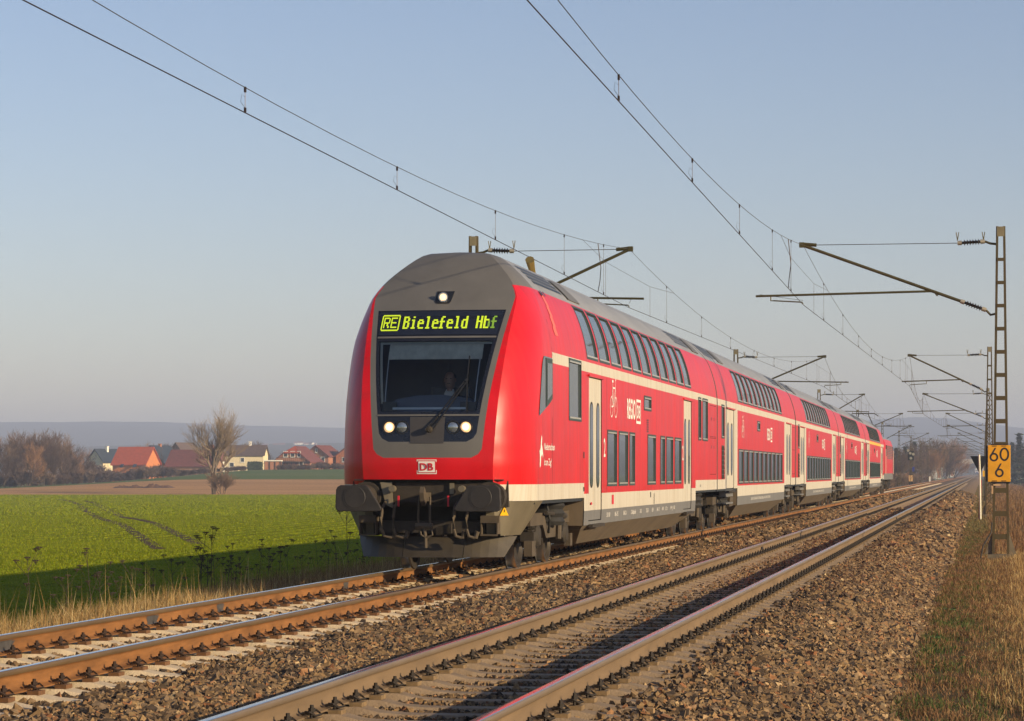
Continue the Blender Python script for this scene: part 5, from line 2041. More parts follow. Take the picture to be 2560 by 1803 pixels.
    g.build('registration_tube', M_TUBE, r, smooth=40)
    ax, wx = arm_from - X, wire_x - X
    g = MB().tube([(ax, 0, steady_z - 0.02), (ax, 0, steady_z - 0.15), ((ax * 0.9 + wx * 0.1), 0, zc + 0.10), (wx * 0.97 + ax * 0.03, 0, zc + 0.06), (wx, 0, zc + 0.01)], 0.017, n=6)
    g.build('steady_arm', M_TUBE, r, smooth=40)
    MB().tube([(far_x * 0.75 + ax * 0.25, 0, steady_z), (wx, 0, zc + 0.1)], 0.005, n=3).build('tie_wire', M_ROPE, r)
    return r

# right-hand row (beside the near track)
TR = [62.2, 121.5, 181, 241, 301, 361, 421, 486, 550, 615]
WR = [-4.12, -3.26, -3.92, -3.2, -3.9, -3.25, -3.9, -3.25, -3.9, -3.3]
XRM = [0.40, 0.29, 0.32, 0.34, 0.35, 0.35, 0.36, 0.36, 0.36, 0.36]
RN = ['nearest catenary mast on the right, a flat lattice post carrying the yellow distance board',
      'second catenary mast in the right-hand row, cross-braced post seen just left of the nearest mast']
ORD = ['first', 'second', 'third', 'fourth', 'fifth', 'sixth', 'seventh', 'eighth', 'ninth', 'tenth']
masts_r = []
for k, t in enumerate(TR):
    lab = RN[k] if k < 2 else '%s catenary mast of the right-hand row, counted from the camera' % ORD[k]
    grp = 'catenary masts of the right-hand row' if k < 2 else 'distant masts of the right-hand row'
    masts_r.append(make_mast('catenary_mast', XRM[k], t, -1, WR[k], WR[k] - 0.75 if k % 2 == 0 else WR[k] + 0.75, lab, grp, 'frame' if k == 0 else 'lattice', far=k > 1))
# left-hand row (beyond the train)
TL = [62.6, 122.0, 181.5, 241, 301, 361, 421, 486, 550, 615]
WL = [-8.25, -7.12, -7.95, -7.15, -7.95, -7.2, -7.9, -7.2, -7.9, -7.3]
XLM = [-12.0, -11.15, -10.95, -11.1, -11.1, -11.1, -11.1, -11.1, -11.1, -11.1]
LN = ['mast top rising right behind the roof of the control car',
      'mast top showing above the roof of the second train car',
      'mast top showing above the roof of the fourth train car']
masts_l = []
for k, t in enumerate(TL):
    lab = LN[k] if k < 3 else '%s catenary mast of the left-hand row, counted from the camera' % ORD[k]
    grp = 'catenary masts of the left-hand row' if k < 3 else 'distant masts of the left-hand row'
    masts_l.append(make_mast('catenary_mast', XLM[k], t, 1, WL[k], WL[k] - 0.75 if k % 2 == 0 else WL[k] + 0.75, lab, grp, 'frame', far=k > 1))

# yellow distance board on the nearest mast
bd = empty('distance_board', (XRM[0] - 0.035, TR[0], -0.19))
tag(bd, 'yellow distance board reading 60 over 6 on the nearest mast', 'sign')
zb0, zb1, hw = 1.375, 2.215, 0.255
M_BOARD = mat('board_yellow', (0.72, 0.34, 0.012), rough=0.45, var=0.10, scale=5)
M_DIGIT = mat('board_digits', (0.012, 0.014, 0.022), rough=0.5, var=0.1)
b = MB().box((-hw, -0.125, zb0), (hw, -0.105, zb1)).build('plate', M_BOARD, bd)
bevel(b, 0.006, 2)
g = MB()
for s in (-1, 1):
    for z in (zb0 + 0.02, zb1 - 0.02):
        g.box((min(s * 0.05, s * 0.16), -0.132, z - 0.008), (max(s * 0.05, s * 0.16), -0.126, z + 0.008))
g.box((-hw - 0.05, -0.10, zb0 + 0.005), (-hw - 0.004, 0.10, zb1 - 0.01))
g.box((-hw + 0.06, -0.10, zb1), (hw - 0.05, 0.02, zb1 + 0.03)).box((-hw + 0.06, -0.10, zb0 - 0.04), (hw - 0.02, 0.02, zb0 - 0.002))
g.build('board_bracket', M_BLACK, bd)
g = MB()
def arc(cx, cz, rx, rz, a0, a1, w, n=24):
    for k in range(n):
        p, q = math.radians(a0 + (a1 - a0) * k / n), math.radians(a0 + (a1 - a0) * (k + 1) / n)
        P = [(cx + (rx + o) * math.cos(v), -0.1275, cz + (rz + o) * math.sin(v)) for v, o in ((p, w / 2), (q, w / 2), (q, -w / 2), (p, -w / 2))]
        g.poly(P)
def six(cx, zb_, h):
    r = h * 0.27
    arc(cx, zb_ + r, r * 0.98, r, 0, 360, h * 0.135)
    x0, z0, x1, z1 = cx - r * 0.93, zb_ + r * 1.35, cx + r * 0.45, zb_ + h
    w = h * 0.075
    g.poly([(x0 - w * 0.8, -0.1278, z0), (x0 + w * 0.9, -0.1278, z0 - w * 0.6), (x1 + w * 0.8, -0.1278, z1), (x1 - w * 0.9, -0.1278, z1)])
six(-0.118, 1.86, 0.295)
arc(0.118, 2.005, 0.088, 0.135, 0, 360, 0.041)
six(0.005, 1.50, 0.295)
g.build('digits', M_DIGIT, bd)
g = MB().box((-0.17, -0.13, 1.10), (-0.135, -0.115, 1.32)).box((-0.17, -0.13, 1.285), (0.03, -0.115, 1.32))
g.build('angle_mark', mat('faded_orange', (0.55, 0.36, 0.20), rough=0.7, var=0.1), bd)

def interp(xs, ys, x):
    return float(np.interp(x, xs, ys))
def overhead(name, TS, WS, t_first, w_first, label, seed):
    rnd = random.Random(seed)
    r = empty(name, (0, 0, 0))
    tag(r, label, 'overhead wire')
    ts = [t_first] + TS
    ws = [w_first] + WS
    cont, mess, st = [], [], []
    for k in range(len(ts) - 1):
        a, b = ts[k], ts[k + 1]
        xa, xb = ws[k], ws[k + 1]
        far = a > 200
        nd = 8
        L = b - a
        def zm(f):
            return ZT - 4 * 1.12 * f * (1 - f)
        def xm(f):
            return xa + (xb - xa) * f
        n = 24
        rad = 0.0062 if a < 100 else 0.009 if a < 250 else 0.012
        MB().tube([(xm(i / 4), a + L * i / 4, ZC) for i in range(5)], rad, n=6).build('contact_wire', M_WIRE, r, smooth='all')
        MB().tube([(xm(i / n), a + L * i / n, zm(i / n)) for i in range(n + 1)], rad * 0.8, n=5).build('messenger_wire', M_ROPE, r, smooth='all')
        fs = [0.11, 0.235, 0.36, 0.48, 0.60, 0.72, 0.84, 0.93] if not far else [0.2, 0.4, 0.6, 0.8]
        for f in fs:
            if a + L * f < 8:
                continue
            g = MB()
            y = a + L * f
            g.tube([(xm(f), y, ZC), (xm(f), y, zm(f))], 0.0032 if a < 100 else 0.006, n=4)
            if a < 130:
                g.cbox((xm(f), y, zm(f) - 0.02), (0.022, 0.03, 0.06))
                g.cbox((xm(f), y, ZC + 0.03), (0.022, 0.03, 0.05))
                rr = 0.05
                g.tube([(xm(f), y, ZC + 0.05), (xm(f) - rr, y, ZC + 0.12), (xm(f) - rr * 0.8, y, ZC + 0.20), (xm(f), y, ZC + 0.17)], 0.0025, n=3)
            g.build('dropper', M_WIRE, r)
        # stitch wire across the support at b
        if a < 260:
            xs = xb
            pts = [(xm(1 - 8.0 / L), b - 8.0, zm(1 - 8.0 / L)), (xb, b - 4, ZT - 0.62), (xb, b + 4, ZT - 0.62)]
            if k + 2 < len(ts):
                L2 = ts[k + 2] - b
                f2 = 8.0 / L2
                pts.append((xb + (ws[k + 2] - xb) * f2, b + 8.0, ZT - 4 * 1.12 * f2 * (1 - f2)))
            MB().tube(pts, 0.0045 if a < 100 else 0.007, n=4).build('stitch_wire', M_ROPE, r)
            for dy in (-4, 4):
                MB().tube([(xb, b + dy, ZC), (xb, b + dy, ZT - 0.62)], 0.0032 if a < 100 else 0.006, n=4).build('dropper', M_WIRE, r)
        if k in (0,):
            g = MB()
            y = b - 5.6
            f = (y - a) / L
            g.tube([(xm(f), y, zm(f)), (xm(f) + 0.05, y + 0.1, (zm(f) + ZC) / 2), (xm(f), y + 0.3, ZC + 0.25), (xm(f), y, ZC)], 0.009, n=5)
            g.build('jumper_cable', M_WIRE, r)
    return r
overhead('overhead_line', TR, WR, -4.0, -3.45, 'overhead contact line above the empty near track, crossing the sky on the right', 1)
overhead('overhead_line', TL, WL, -4.0, -7.55, 'overhead contact line above the red train, crossing the sky from the upper left', 2)

# white post with a black downward triangle behind the nearest mast
sp = at(2449.5, 1297, 113.0)
ps = empty('marker_post', (sp.x, sp.y, -0.62))
tag(ps, 'slim white post with a black downward-pointing triangle left of the yellow board', 'sign post')
MB().tube([(0.03, 0, -0.1), (0.0, 0, 2.0), (-0.03, 0, 2.78)], 0.042, n=8).build('post', mat('post_white', (0.72, 0.68, 0.52), rough=0.5, var=0.1, scale=3), ps, smooth=40)
MB().prism([(-0.40, 0.07, 2.72), (0.38, 0.07, 2.72), (0.0, 0.07, 1.95)], (0, 0.02, 0)).build('triangle_plate', M_BLACK, ps)
g = MB().box((0.12, 0.05, 1.85), (0.20, 0.07, 2.10))
g.build('lower_plate', M_YELLOW, ps)
MB().tube([(-0.02, 0.12, -0.1), (0.04, 0.12, 1.7)], 0.05, n=8).build('rear_post', mat('post_dark_red', (0.16, 0.012, 0.012), rough=0.6, var=0.2), ps)
# earth cable at the foot of the nearest mast
g = MB().tube([(XRM[0] - 0.20, TR[0] - 0.2, 0.25), (XRM[0] - 0.22, TR[0] - 0.25, 0.02), (XRM[0] - 0.40, TR[0] - 0.35, -0.28), (XRM[0] - 0.47, TR[0] - 0.4, -0.65)], 0.018, n=6)
tag(g.build('earth_cable', M_RUBBER), 'black cable curving down beside the foot of the nearest mast', 'cable')
# ------------------------------------------------------------------ village
M_BRICKO = mat('wall_orange_brick', (0.55, 0.20, 0.075), rough=0.9, var=0.12, scale=2, spec=0.2)
M_BRICKR = mat('wall_red_brick', (0.36, 0.16, 0.09), rough=0.9, var=0.14, scale=2, spec=0.2)
M_BRICKB = mat('wall_brown_brick', (0.34, 0.20, 0.12), rough=0.9, var=0.12, scale=2, spec=0.2)
M_CREAM = mat('wall_cream', (0.78, 0.66, 0.42), rough=0.9, var=0.06, scale=1, spec=0.2)
M_HWHITE = mat('house_white', (0.80, 0.76, 0.66), rough=0.7, var=0.05)
M_RED_T = mat('roof_red_tile', (0.42, 0.085, 0.04), rough=0.8, var=0.14, scale=1.2, spec=0.3)
M_MAROON = mat('roof_maroon_tile', (0.17, 0.055, 0.045), rough=0.8, var=0.16, scale=1.2, spec=0.3)
M_BLUE_T = mat('roof_slate_blue', (0.03, 0.042, 0.06), rough=0.6, var=0.16, scale=1.2, spec=0.4)
M_BROWN_T = mat('roof_brown_tile', (0.115, 0.08, 0.068), rough=0.8, var=0.16, scale=1.2, spec=0.3)
M_HPANE = mat('house_pane', (0.04, 0.055, 0.07), rough=0.08, var=0.2, scale=1)
M_TIMBER = mat('house_timber', (0.05, 0.04, 0.035), rough=0.8, var=0.2)

def house(label, px, D, length, depth, eave_py, ridge_py, ridge='x', yaw=0.0, wall=None, roof=None, windows=(), chimney=None, skylights=(), hip=0.0, name='house', timber=False, balcony=False):
    """ridge 'x': eaves face the camera, 'y': gable faces the camera; px is the centre of the front"""
    c = at(px, 1180, D)
    x, y = c.x, c.y
    L = (px - 1280) / F_PX * D
    zg = terrain(L, D)
    r = empty(name, (x, y, zg), PSI + yaw)
    tag(r, label, 'house', 'houses of the village beyond the field')
    ze = CAM_H + (VPY - eave_py) / F_PX * D - zg
    zr = CAM_H + (VPY - ridge_py) / F_PX * D - zg
    hl, dp = length / 2, depth
    mb = MB()
    if ridge == 'x':
        mb.box((-hl, 0, -1.0), (hl, dp, ze))
        for s in (-hl, hl):
            mb.poly([(s, 0, ze), (s, dp, ze), (s, dp / 2, zr - 0.1)])
    else:
        mb.box((-hl, 0, -1.0), (hl, dp, ze))
        for yy in (0, dp):
            if hip and yy == 0:
                zt = ze + (zr - ze) * (1 - hip)
                w = hl * hip
                mb.poly([(-hl, yy, ze), (hl, yy, ze), (w, yy, zt), (-w, yy, zt)])
            else:
                mb.poly([(-hl, yy, ze), (hl, yy, ze), (0, yy, zr - 0.1)])
    mb.build('wall', wall or M_BRICKO, r)
    o, th = 0.45, 0.22
    mb = MB()
    if ridge == 'x':
        sl = (zr - ze) / (dp / 2)
        for s in (-1, 1):
            y0 = dp / 2 + s * (dp / 2 + o)
            a = [(-hl - o, y0, ze - sl * o), (hl + o, y0, ze - sl * o), (hl + o, dp / 2, zr), (-hl - o, dp / 2, zr)]
            mb.prism(a, (0, 0, th))
    else:
        sl = (zr - ze) / hl
        ya, yb = -o, dp + o
        for s in (-1, 1):
            x0 = s * (hl + o)
            if hip:
                zt = ze + (zr - ze) * (1 - hip)
                a = [(x0, ya, ze - sl * o), (x0, yb, ze - sl * o), (0, yb, zr), (0, ya + dp * 0.30, zr), (s * hl * hip, ya, zt)]
            else:
                a = [(x0, ya, ze - sl * o), (x0, yb, ze - sl * o), (0, yb, zr), (0, ya, zr)]
            mb.prism(a, (0, 0, th))
    rf = fix_normals(mb.build('roof', roof or M_RED_T, r))
    if hip and ridge == 'y':
        zt = ze + (zr - ze) * (1 - hip)
        g = MB().prism([(-hl * hip - 0.2, -o, zt - 0.1), (hl * hip + 0.2, -o, zt - 0.1), (0, -o + dp * 0.30, zr + 0.06)], (0, 0, th))
        fix_normals(g.build('half_hip', M_RED_T, rf))
    if chimney:
        cx, ch = chimney
        yy = dp / 2
        mb = MB().box((cx - 0.35, yy - 0.35, zr - 0.9), (cx + 0.35, yy + 0.35, zr + ch)).box((cx - 0.42, yy - 0.42, zr + ch), (cx + 0.42, yy + 0.42, zr + ch + 0.12))
        mb.build('chimney', M_HWHITE if wall is M_CREAM else M_BRICKR, rf)
    for (u, z, w, h) in skylights:
        f = (z - ze) / (zr - ze)
        y0 = f * dp / 2
        sl = (zr - ze) / (dp / 2)
        n = Vector((0, -sl, 1)).normalized()
        a = Vector((u - w / 2, y0, z + th)) + n * 0.06
        b = Vector((u + w / 2, y0, z + th)) + n * 0.06
        up = Vector((0, 1, sl)).normalized() * h
        mb = MB().prism([a, b, b + up, a + up], -n * 0.1)
        fix_normals(mb.build('skylight', M_HPANE, rf))
    for (u, z, w, h) in windows:
        mb = MB()
        fw = 0.14
        mb.box((u - w / 2, -0.09, z), (u + w / 2, -0.02, z + fw)).box((u - w / 2, -0.09, z + h - fw), (u + w / 2, -0.02, z + h))
        mb.box((u - w / 2, -0.09, z + fw), (u - w / 2 + fw, -0.02, z + h - fw)).box((u + w / 2 - fw, -0.09, z + fw), (u + w / 2, -0.02, z + h - fw))
        if w > 1.3:
            mb.box((u - 0.06, -0.085, z + fw), (u + 0.06, -0.025, z + h - fw))
        wn_ = mb.build('window', M_HWHITE, r)
        MB().box((u - w / 2 + 0.05, -0.05, z + 0.05), (u + w / 2 - 0.05, -0.015, z + h - 0.05)).build('pane', M_HPANE, wn_)
        MB().box((u - w / 2 - 0.1, -0.16, z - 0.1), (u + w / 2 + 0.1, -0.03, z - 0.005)).build('sill', M_HWHITE, wn_)
    if timber:
        for k in range(9):
            u = -hl + length * k / 8
            MB().box((u - 0.09, -0.06, 0.0), (u + 0.09, -0.01, ze - 0.1)).build('timber_post', M_TIMBER, r)
        MB().box((-hl, -0.075, 1.3), (hl, -0.012, 1.48)).build('timber_rail', M_TIMBER, r)
        MB().box((-hl, -0.08, ze - 0.25), (hl, -0.012, ze - 0.05)).build('timber_rail', M_TIMBER, r)
    if balcony:
        MB().box((-hl * 0.8, -1.2, ze - 0.15), (hl * 0.8, 0.0, ze)).build('balcony_floor', M_TIMBER, r)
        for k in range(15):
            u = -hl * 0.78 + hl * 1.56 * k / 14
            MB().box((u - 0.06, -1.18, ze + 0.003), (u + 0.06, -1.10, ze + 0.95)).build('baluster', M_BRICKB, r)
        MB().box((-hl * 0.8, -1.21, ze + 0.95), (hl * 0.8, -1.08, ze + 1.05)).build('handrail', M_TIMBER, r)
    return r

house('house with dark slate roof half hidden left of the red-roofed house', 238, 705, 5.2, 9, 1153, 1124, 'y', -0.5, M_CREAM, M_BLUE_T, windows=[(-1.2, 2.6, 1.0, 1.2), (1.2, 2.6, 1.0, 1.2)], chimney=(0.4, 0.8))
house('house with a broad red tiled roof and two skylights, left in the village', 322, 685, 9.2, 9, 1160, 1119, 'x', -0.30, M_BRICKO, M_RED_T, windows=[(-2.8, 0.9, 1.2, 1.3), (0.4, 0.3, 2.2, 2.0), (2.9, 0.9, 1.2, 1.3)], skylights=[(-1.6, 3.6, 0.9, 1.2), (2.0, 3.6, 0.9, 1.2)])
house('orange brick house whose gable faces the field beside the red-roofed house', 376, 720, 8.4, 11, 1158, 1115.5, 'y', -0.35, M_BRICKO, M_BLUE_T, windows=[(-0.9, 5.2, 1.1, 1.2), (-1.3, 2.4, 1.2, 1.5), (1.9, 2.4, 1.2, 1.5)], chimney=(0.0, 0.6))
house('brown brick house with a steep brown roof behind a slim birch', 440, 760, 8.5, 9, 1152, 1108, 'y', -0.45, M_BRICKB, M_BROWN_T, windows=[(0, 4.4, 1.0, 1.2)])
house('long low barn with a weathered maroon roof left of the big bare tree', 470, 690, 12, 9, 1164, 1126, 'x', -0.25, M_BRICKB, M_MAROON, name='barn')
house('white-gabled house with maroon roof behind the big bare tree', 512, 740, 5.5, 10, 1148, 1117, 'y', -0.30, M_HWHITE, M_MAROON, windows=[(0, 3.0, 1.2, 1.2)], chimney=(0, 0.5))
house('cream house with brown roof and white chimney right of the big bare tree', 611, 715, 10.2, 8.5, 1138, 1114.5, 'x', -0.06, M_CREAM, M_BROWN_T, windows=[(-0.5, 2.3, 1.1, 1.3), (2.4, 0.5, 1.0, 1.1), (-3.4, 1.0, 1.3, 1.3)], chimney=(0.9, 1.1))
house('half-timbered house with a half-hipped roof and a balcony', 729, 690, 9.6, 12, 1154, 1117, 'y', -0.22, M_BRICKR, M_MAROON, windows=[(-1.6, 2.9, 1.3, 1.6), (0.3, 2.9, 1.3, 1.6), (2.0, 2.9, 1.0, 1.6), (-3.0, 0.2, 1.2, 1.6), (2.6, 0.2, 1.2, 1.6)], hip=0.42, timber=True, balcony=True)
house('red brick gabled house with white windows right of the half-timbered house', 790, 715, 7.2, 10, 1140, 1115, 'y', -0.32, M_BRICKR, M_MAROON, windows=[(-1.6, 1.8, 1.5, 1.5), (2.0, 1.8, 1.2, 1.4), (0.1, 4.3, 0.6, 1.1)])
house('red-roofed house half hidden behind the nose of the train', 872, 715, 7.5, 9, 1140, 1114, 'y', -0.35, M_BRICKO, M_MAROON, windows=[(-1.4, 1.8, 1.2, 1.3)])
# carport
c = at(681, 1175, 684)
zg = terrain((681 - 1280) / F_PX * 684, 684)
cp = empty('carport', (c.x, c.y, zg), PSI)
tag(cp, 'low carport with a pale flat roof left of the half-timbered house', 'carport')
MB().box((-2.3, 0, 1.95), (2.3, 4, 2.25)).build('roof', M_HWHITE, cp)
MB().box((-2.0, 0.3, -0.8), (2.0, 3.8, 1.95)).build('wall', M_BRICKR, cp)
for u in (-2.1, -0.7, 0.7, 2.1):
    MB().box((u - 0.08, 0.1, -0.8), (u + 0.08, 0.25, 1.95)).build('post', M_TIMBER, cp)

# tiny pale houses on the slope of the near hills
vil = MB()
hp = MB().box((-5, -4, 0), (5, 4, 5)).poly([(-5, -4, 5), (5, -4, 5), (5, 0, 9), (-5, 0, 9)], 1).poly([(-5, 4, 5), (5, 4, 5), (5, 0, 9), (-5, 0, 9)], 1).poly([(-5, -4, 5), (-5, 4, 5), (-5, 0, 9)]).poly([(5, -4, 5), (5, 4, 5), (5, 0, 9)])
hme = hp.mesh('hill_house', [M_HWHITE, M_MAROON])
rr = random.Random(5)
for px, py in ((663, 1112), (690, 1111), (705, 1110), (742, 1107), (750, 1105.5), (766, 1109), (778, 1108), (784, 1110), (815, 1115), (600, 1118), (548, 1119)):
    p = at(px, py + 4, 3490)
    o = link('hill_house', hme)
    o.scale = (0.8, 0.8, 0.6)
    o.location = (p.x, p.y, p.z - 2)
    o.rotation_euler = (0, 0, rr.uniform(-0.6, 0.6))
    tag(o, 'pale speck of a house on the hazy slope above the village', 'house', 'far houses on the hazy slope')

# heap of dark soil on the bare field
rr = random.Random(8)
mb = MB()
nx, ny = 46, 9
idx = {}
for i in range(nx + 1):
    for j in range(ny + 1):
        u, v = i / nx, j / ny
        h = (0.62 * math.sin(math.pi * u) ** 0.5 * math.sin(math.pi * v)) * (0.55 + 0.75 * rr.random()) * (0.7 + 0.5 * math.sin(u * 17) * math.sin(u * 7 + 1))
        L = (286 - 1280 + 153 * u) / F_PX * 445
        x, y = ld(L, 440 + v * 9)
        idx[i, j] = len(mb.v)
        mb.v.append((x, y, terrain(L, 440 + v * 9) - 0.05 + max(h, 0)))
for i in range(nx):
    for j in range(ny):
        mb.f.append((idx[i, j], idx[i + 1, j], idx[i + 1, j + 1], idx[i, j + 1]))
        mb.m.append(0)
tag(mb.build('soil_heap', mat('dark_soil', (0.11, 0.055, 0.028), rough=0.95, var=0.3, scale=1.5)), 'long low heap of dark soil on the bare brown field', 'soil heap')

# ------------------------------------------------------------------ trees
M_BARK = mat('bark_grey_brown', (0.10, 0.076, 0.056), rough=0.9, var=0.25, scale=2, spec=0.2)
M_TWIG = mat('twigs_brown', (0.17, 0.115, 0.078), rough=0.9, var=0.25, scale=0.7, spec=0.15)
M_TWIGD = mat('twigs_dark', (0.095, 0.064, 0.052), rough=0.9, var=0.3, scale=0.5, spec=0.15)
M_TWIGO = mat('twigs_orange', (0.27, 0.15, 0.08), rough=0.9, var=0.25, scale=0.5, spec=0.15)
M_PALE = mat('bark_pale', (0.24, 0.20, 0.15), rough=0.9, var=0.2, scale=2, spec=0.2)
M_FIR = mat('fir_needles', (0.030, 0.045, 0.030), rough=0.9, var=0.3, scale=1, spec=0.2)

def grow(mb_t, mb_c, p, d, length, rad, lev, maxlev, rnd, spread, up, split, cut, tw=0.010, n0=5, low=0.35):
    """one branch as a tapering bent tube, then its children"""
    seg = 4 if lev < 2 else 3
    pts, rs = [p.copy()], [rad]
    q, dd = p.copy(), d.normalized()
    for k in range(seg):
        dd = (dd + Vector((rnd.gauss(0, 0.13), rnd.gauss(0, 0.13), rnd.gauss(0, 0.08) + up * 0.12))).normalized()
        q = q + dd * (length / seg)
        pts.append(q.copy())
        rs.append(max(rad * (1 - (0.55 if lev < maxlev else 0.6) * (k + 1) / seg), tw))
    (mb_t if lev < cut else mb_c).tube(pts, rs, n=n0 if lev == 0 else 4 if lev < 2 else 3, caps=False)
    if lev >= maxlev:
        return
    nch = split[min(lev, len(split) - 1)]
    for k in range(nch):
        f = 0.28 + 0.72 * (k + rnd.random() * 0.8) / nch if lev > 0 else low + (1 - low) * (k + rnd.random() * 0.6) / nch
        f = min(f, 0.99)
        i = min(int(f * seg), seg - 1)
        fr = f * seg - i
        o = pts[i].lerp(pts[i + 1], fr)
        az = rnd.uniform(0, 2 * math.pi)
        ax = (pts[i + 1] - pts[i]).normalized()
        s = Vector((math.cos(az), math.sin(az), 0))
        s = (s - ax * s.dot(ax))
        if s.length < 1e-3:
            s = Vector((1, 0, 0))
        s.normalize()
        a = rnd.uniform(*spread)
        nd = (ax * math.cos(a) + s * math.sin(a) + Vector((0, 0, up * 0.25))).normalized()
        grow(mb_t, mb_c, o, nd, length * rnd.uniform(0.48, 0.72), max(rs[i] * 0.62, tw), lev + 1, maxlev, rnd, spread, up, split, cut, tw, n0, low)

def tree_meshes(seed, h, r0, split, maxlev, spread=(0.45, 0.95), up=0.5, stems=1, tw=0.012, mt=None, mc=None, lean=0.1, first=0.55, low=0.35):
    rnd = random.Random(seed)
    a, b = MB(), MB()
    for k in range(stems):
        d = Vector((rnd.gauss(0, lean), rnd.gauss(0, lean), 1))
        if stems > 1:
            th = 6.283 * k / stems + rnd.random()
            d = Vector((math.cos(th) * lean * 2.2, math.sin(th) * lean * 2.2, 1))
        grow(a, b, Vector((0, 0, -0.2)) + Vector((d.x, d.y, 0)) * 0.5, d, h * first * rnd.uniform(0.85, 1.1), r0, 0, maxlev, rnd, spread, up, split, 2, tw, 5, low)
    f = h / max(v[2] for v in b.v)
    a.v = [(x * f, y * f, z * f) for x, y, z in a.v]
    b.v = [(x * f, y * f, z * f) for x, y, z in b.v]
    return a.mesh('trunk', mt or M_BARK, smooth='all'), b.mesh('crown', mc or M_TWIG)

def put_tree(meshes, loc, scale, rz, label, group=None, cat='tree', name='bare_tree', sx=1.0):
    r = empty(name, loc, rz)
    r.scale = (scale * sx, scale * sx, scale)
    tag(r, label, cat, group)
    link('trunk', meshes[0], r)
    link('crown', meshes[1], r)
    return r

# the lone willow-like tree at the edge of the crop
big = tree_meshes(21, 14.6, 0.40, (7, 7, 6, 6), 4, spread=(0.28, 0.68), up=0.42, stems=2, tw=0.013, lean=0.10, first=0.60, low=0.40, mt=mat('willow_bark', (0.16, 0.125, 0.09), rough=0.9, var=0.25, scale=2), mc=mat('willow_twigs', (0.22, 0.165, 0.11), rough=0.9, var=0.2, scale=1))
p = at(535, 1237, 392)
put_tree(big, (p.x, p.y, FIELD_Z), 1.0, 0.6, 'big bare tree standing alone at the far edge of the green field', None, name='lone_tree')
sh = tree_meshes(33, 3.6, 0.05, (8, 6, 4), 3, spread=(0.3, 0.8), up=0.5, stems=7, tw=0.016, lean=0.32, first=0.6)
p = at(556, 1237, 391)
put_tree(sh, (p.x, p.y, FIELD_Z), 1.2, 0.2, 'thicket of shoots at the foot of the lone bare tree', None, 'bush', 'bare_bush')

# wood at the left edge
WT = [tree_meshes(40 + k, 11.0, 0.17, (11, 7, 6, 4), 4, spread=(0.3, 0.85), up=0.5, tw=0.022, mc=[M_TWIGD, M_TWIG, M_TWIGO, M_TWIGD][k], first=0.80, low=0.14) for k in range(4)]
BU = [tree_meshes(60 + k, 3.2, 0.05, (9, 6, 4), 3, spread=(0.3, 0.9), up=0.45, stems=9, tw=0.03, lean=0.38, first=0.55, mc=[M_TWIGD, M_TWIG, M_TWIGD][k]) for k in range(3)]
rr = random.Random(3)
def ground_at(px, D):
    L = (px - 1280) / F_PX * D
    x, y = ld(L, D)
    return Vector((x, y, terrain(L, D)))
k = 0
for px, top, D in ((-45, 1100, 560), (-28, 1090, 585), (-8, 1095, 560), (10, 1103, 545), (26, 1096, 590), (42, 1090, 565), (54, 1082, 580), (66, 1080, 560), (78, 1076, 590), (90, 1078, 565), (104, 1084, 585), (115, 1080, 560), (124, 1082, 595), (136, 1090, 570),
                   (148, 1096, 590), (158, 1104, 565), (168, 1112, 580), (180, 1120, 600), (194, 1128, 590), (205, 1134, 600), (6, 1120, 530), (34, 1118, 535), (72, 1108, 530), (110, 1112, 535), (142, 1122, 540)):
    g = ground_at(px, D)
    hgt = CAM_H + (VPY - top + 9) / F_PX * D - g.z
    put_tree(WT[k % 4], (g.x, g.y, g.z), hgt / 11.0, rr.uniform(0, 6.28), 'bare brown tree in the dense wood at the left edge', 'bare trees of the left wood', sx=0.95)
    k += 1
k = 0
for px, top, D in [(x_, 1178 + rr.uniform(-8, 6), 530 + rr.uniform(0, 20)) for x_ in range(-20, 200, 13)]:
    g = ground_at(px, D)
    put_tree(BU[k % 3], (g.x, g.y, g.z - 0.1), (CAM_H + (VPY - top) / F_PX * D - g.z) / 3.2, rr.uniform(0, 6.28), 'bare undergrowth bush along the foot of the left wood', 'undergrowth of the left wood', 'bush', 'bare_bush')
    k += 1
# hedges and garden bushes in front of the houses
for px, top, D in [(195, 1160, 640), (205, 1152, 655), (214, 1168, 630), (226, 1160, 650), (238, 1172, 630), (250, 1168, 640), (262, 1172, 635), (275, 1174, 640), (288, 1176, 650), (300, 1178, 640), (318, 1180, 640), (333, 1172, 650), (345, 1170, 640), (357, 1165, 650),
                   (370, 1163, 640), (382, 1160, 655), (395, 1161, 645), (408, 1164, 650), (420, 1166, 645), (432, 1168, 650), (444, 1172, 650), (456, 1172, 655), (468, 1172, 650), (480, 1174, 655), (492, 1170, 655), (505, 1168, 650), (520, 1170, 655), (545, 1168, 655),
                   (560, 1170, 660), (575, 1168, 660), (590, 1170, 660), (604, 1166, 660), (700, 1172, 665), (712, 1173, 665), (725, 1172, 665), (738, 1173, 665), (750, 1173, 665), (763, 1172, 665), (780, 1170, 670), (792, 1156, 672), (804, 1152, 675), (816, 1158, 672), (828, 1160, 672),
                   (840, 1155, 675), (852, 1158, 672), (866, 1160, 672)]:
    g = ground_at(px, D)
    put_tree(BU[k % 3], (g.x, g.y, g.z - 0.15), max((CAM_H + (VPY - top) / F_PX * D - g.z) / 3.0, 0.5), rr.uniform(0, 6.28), 'bare garden bush in the hedge in front of the village houses', 'hedge bushes in front of the village', 'bush', 'bare_bush')
    k += 1
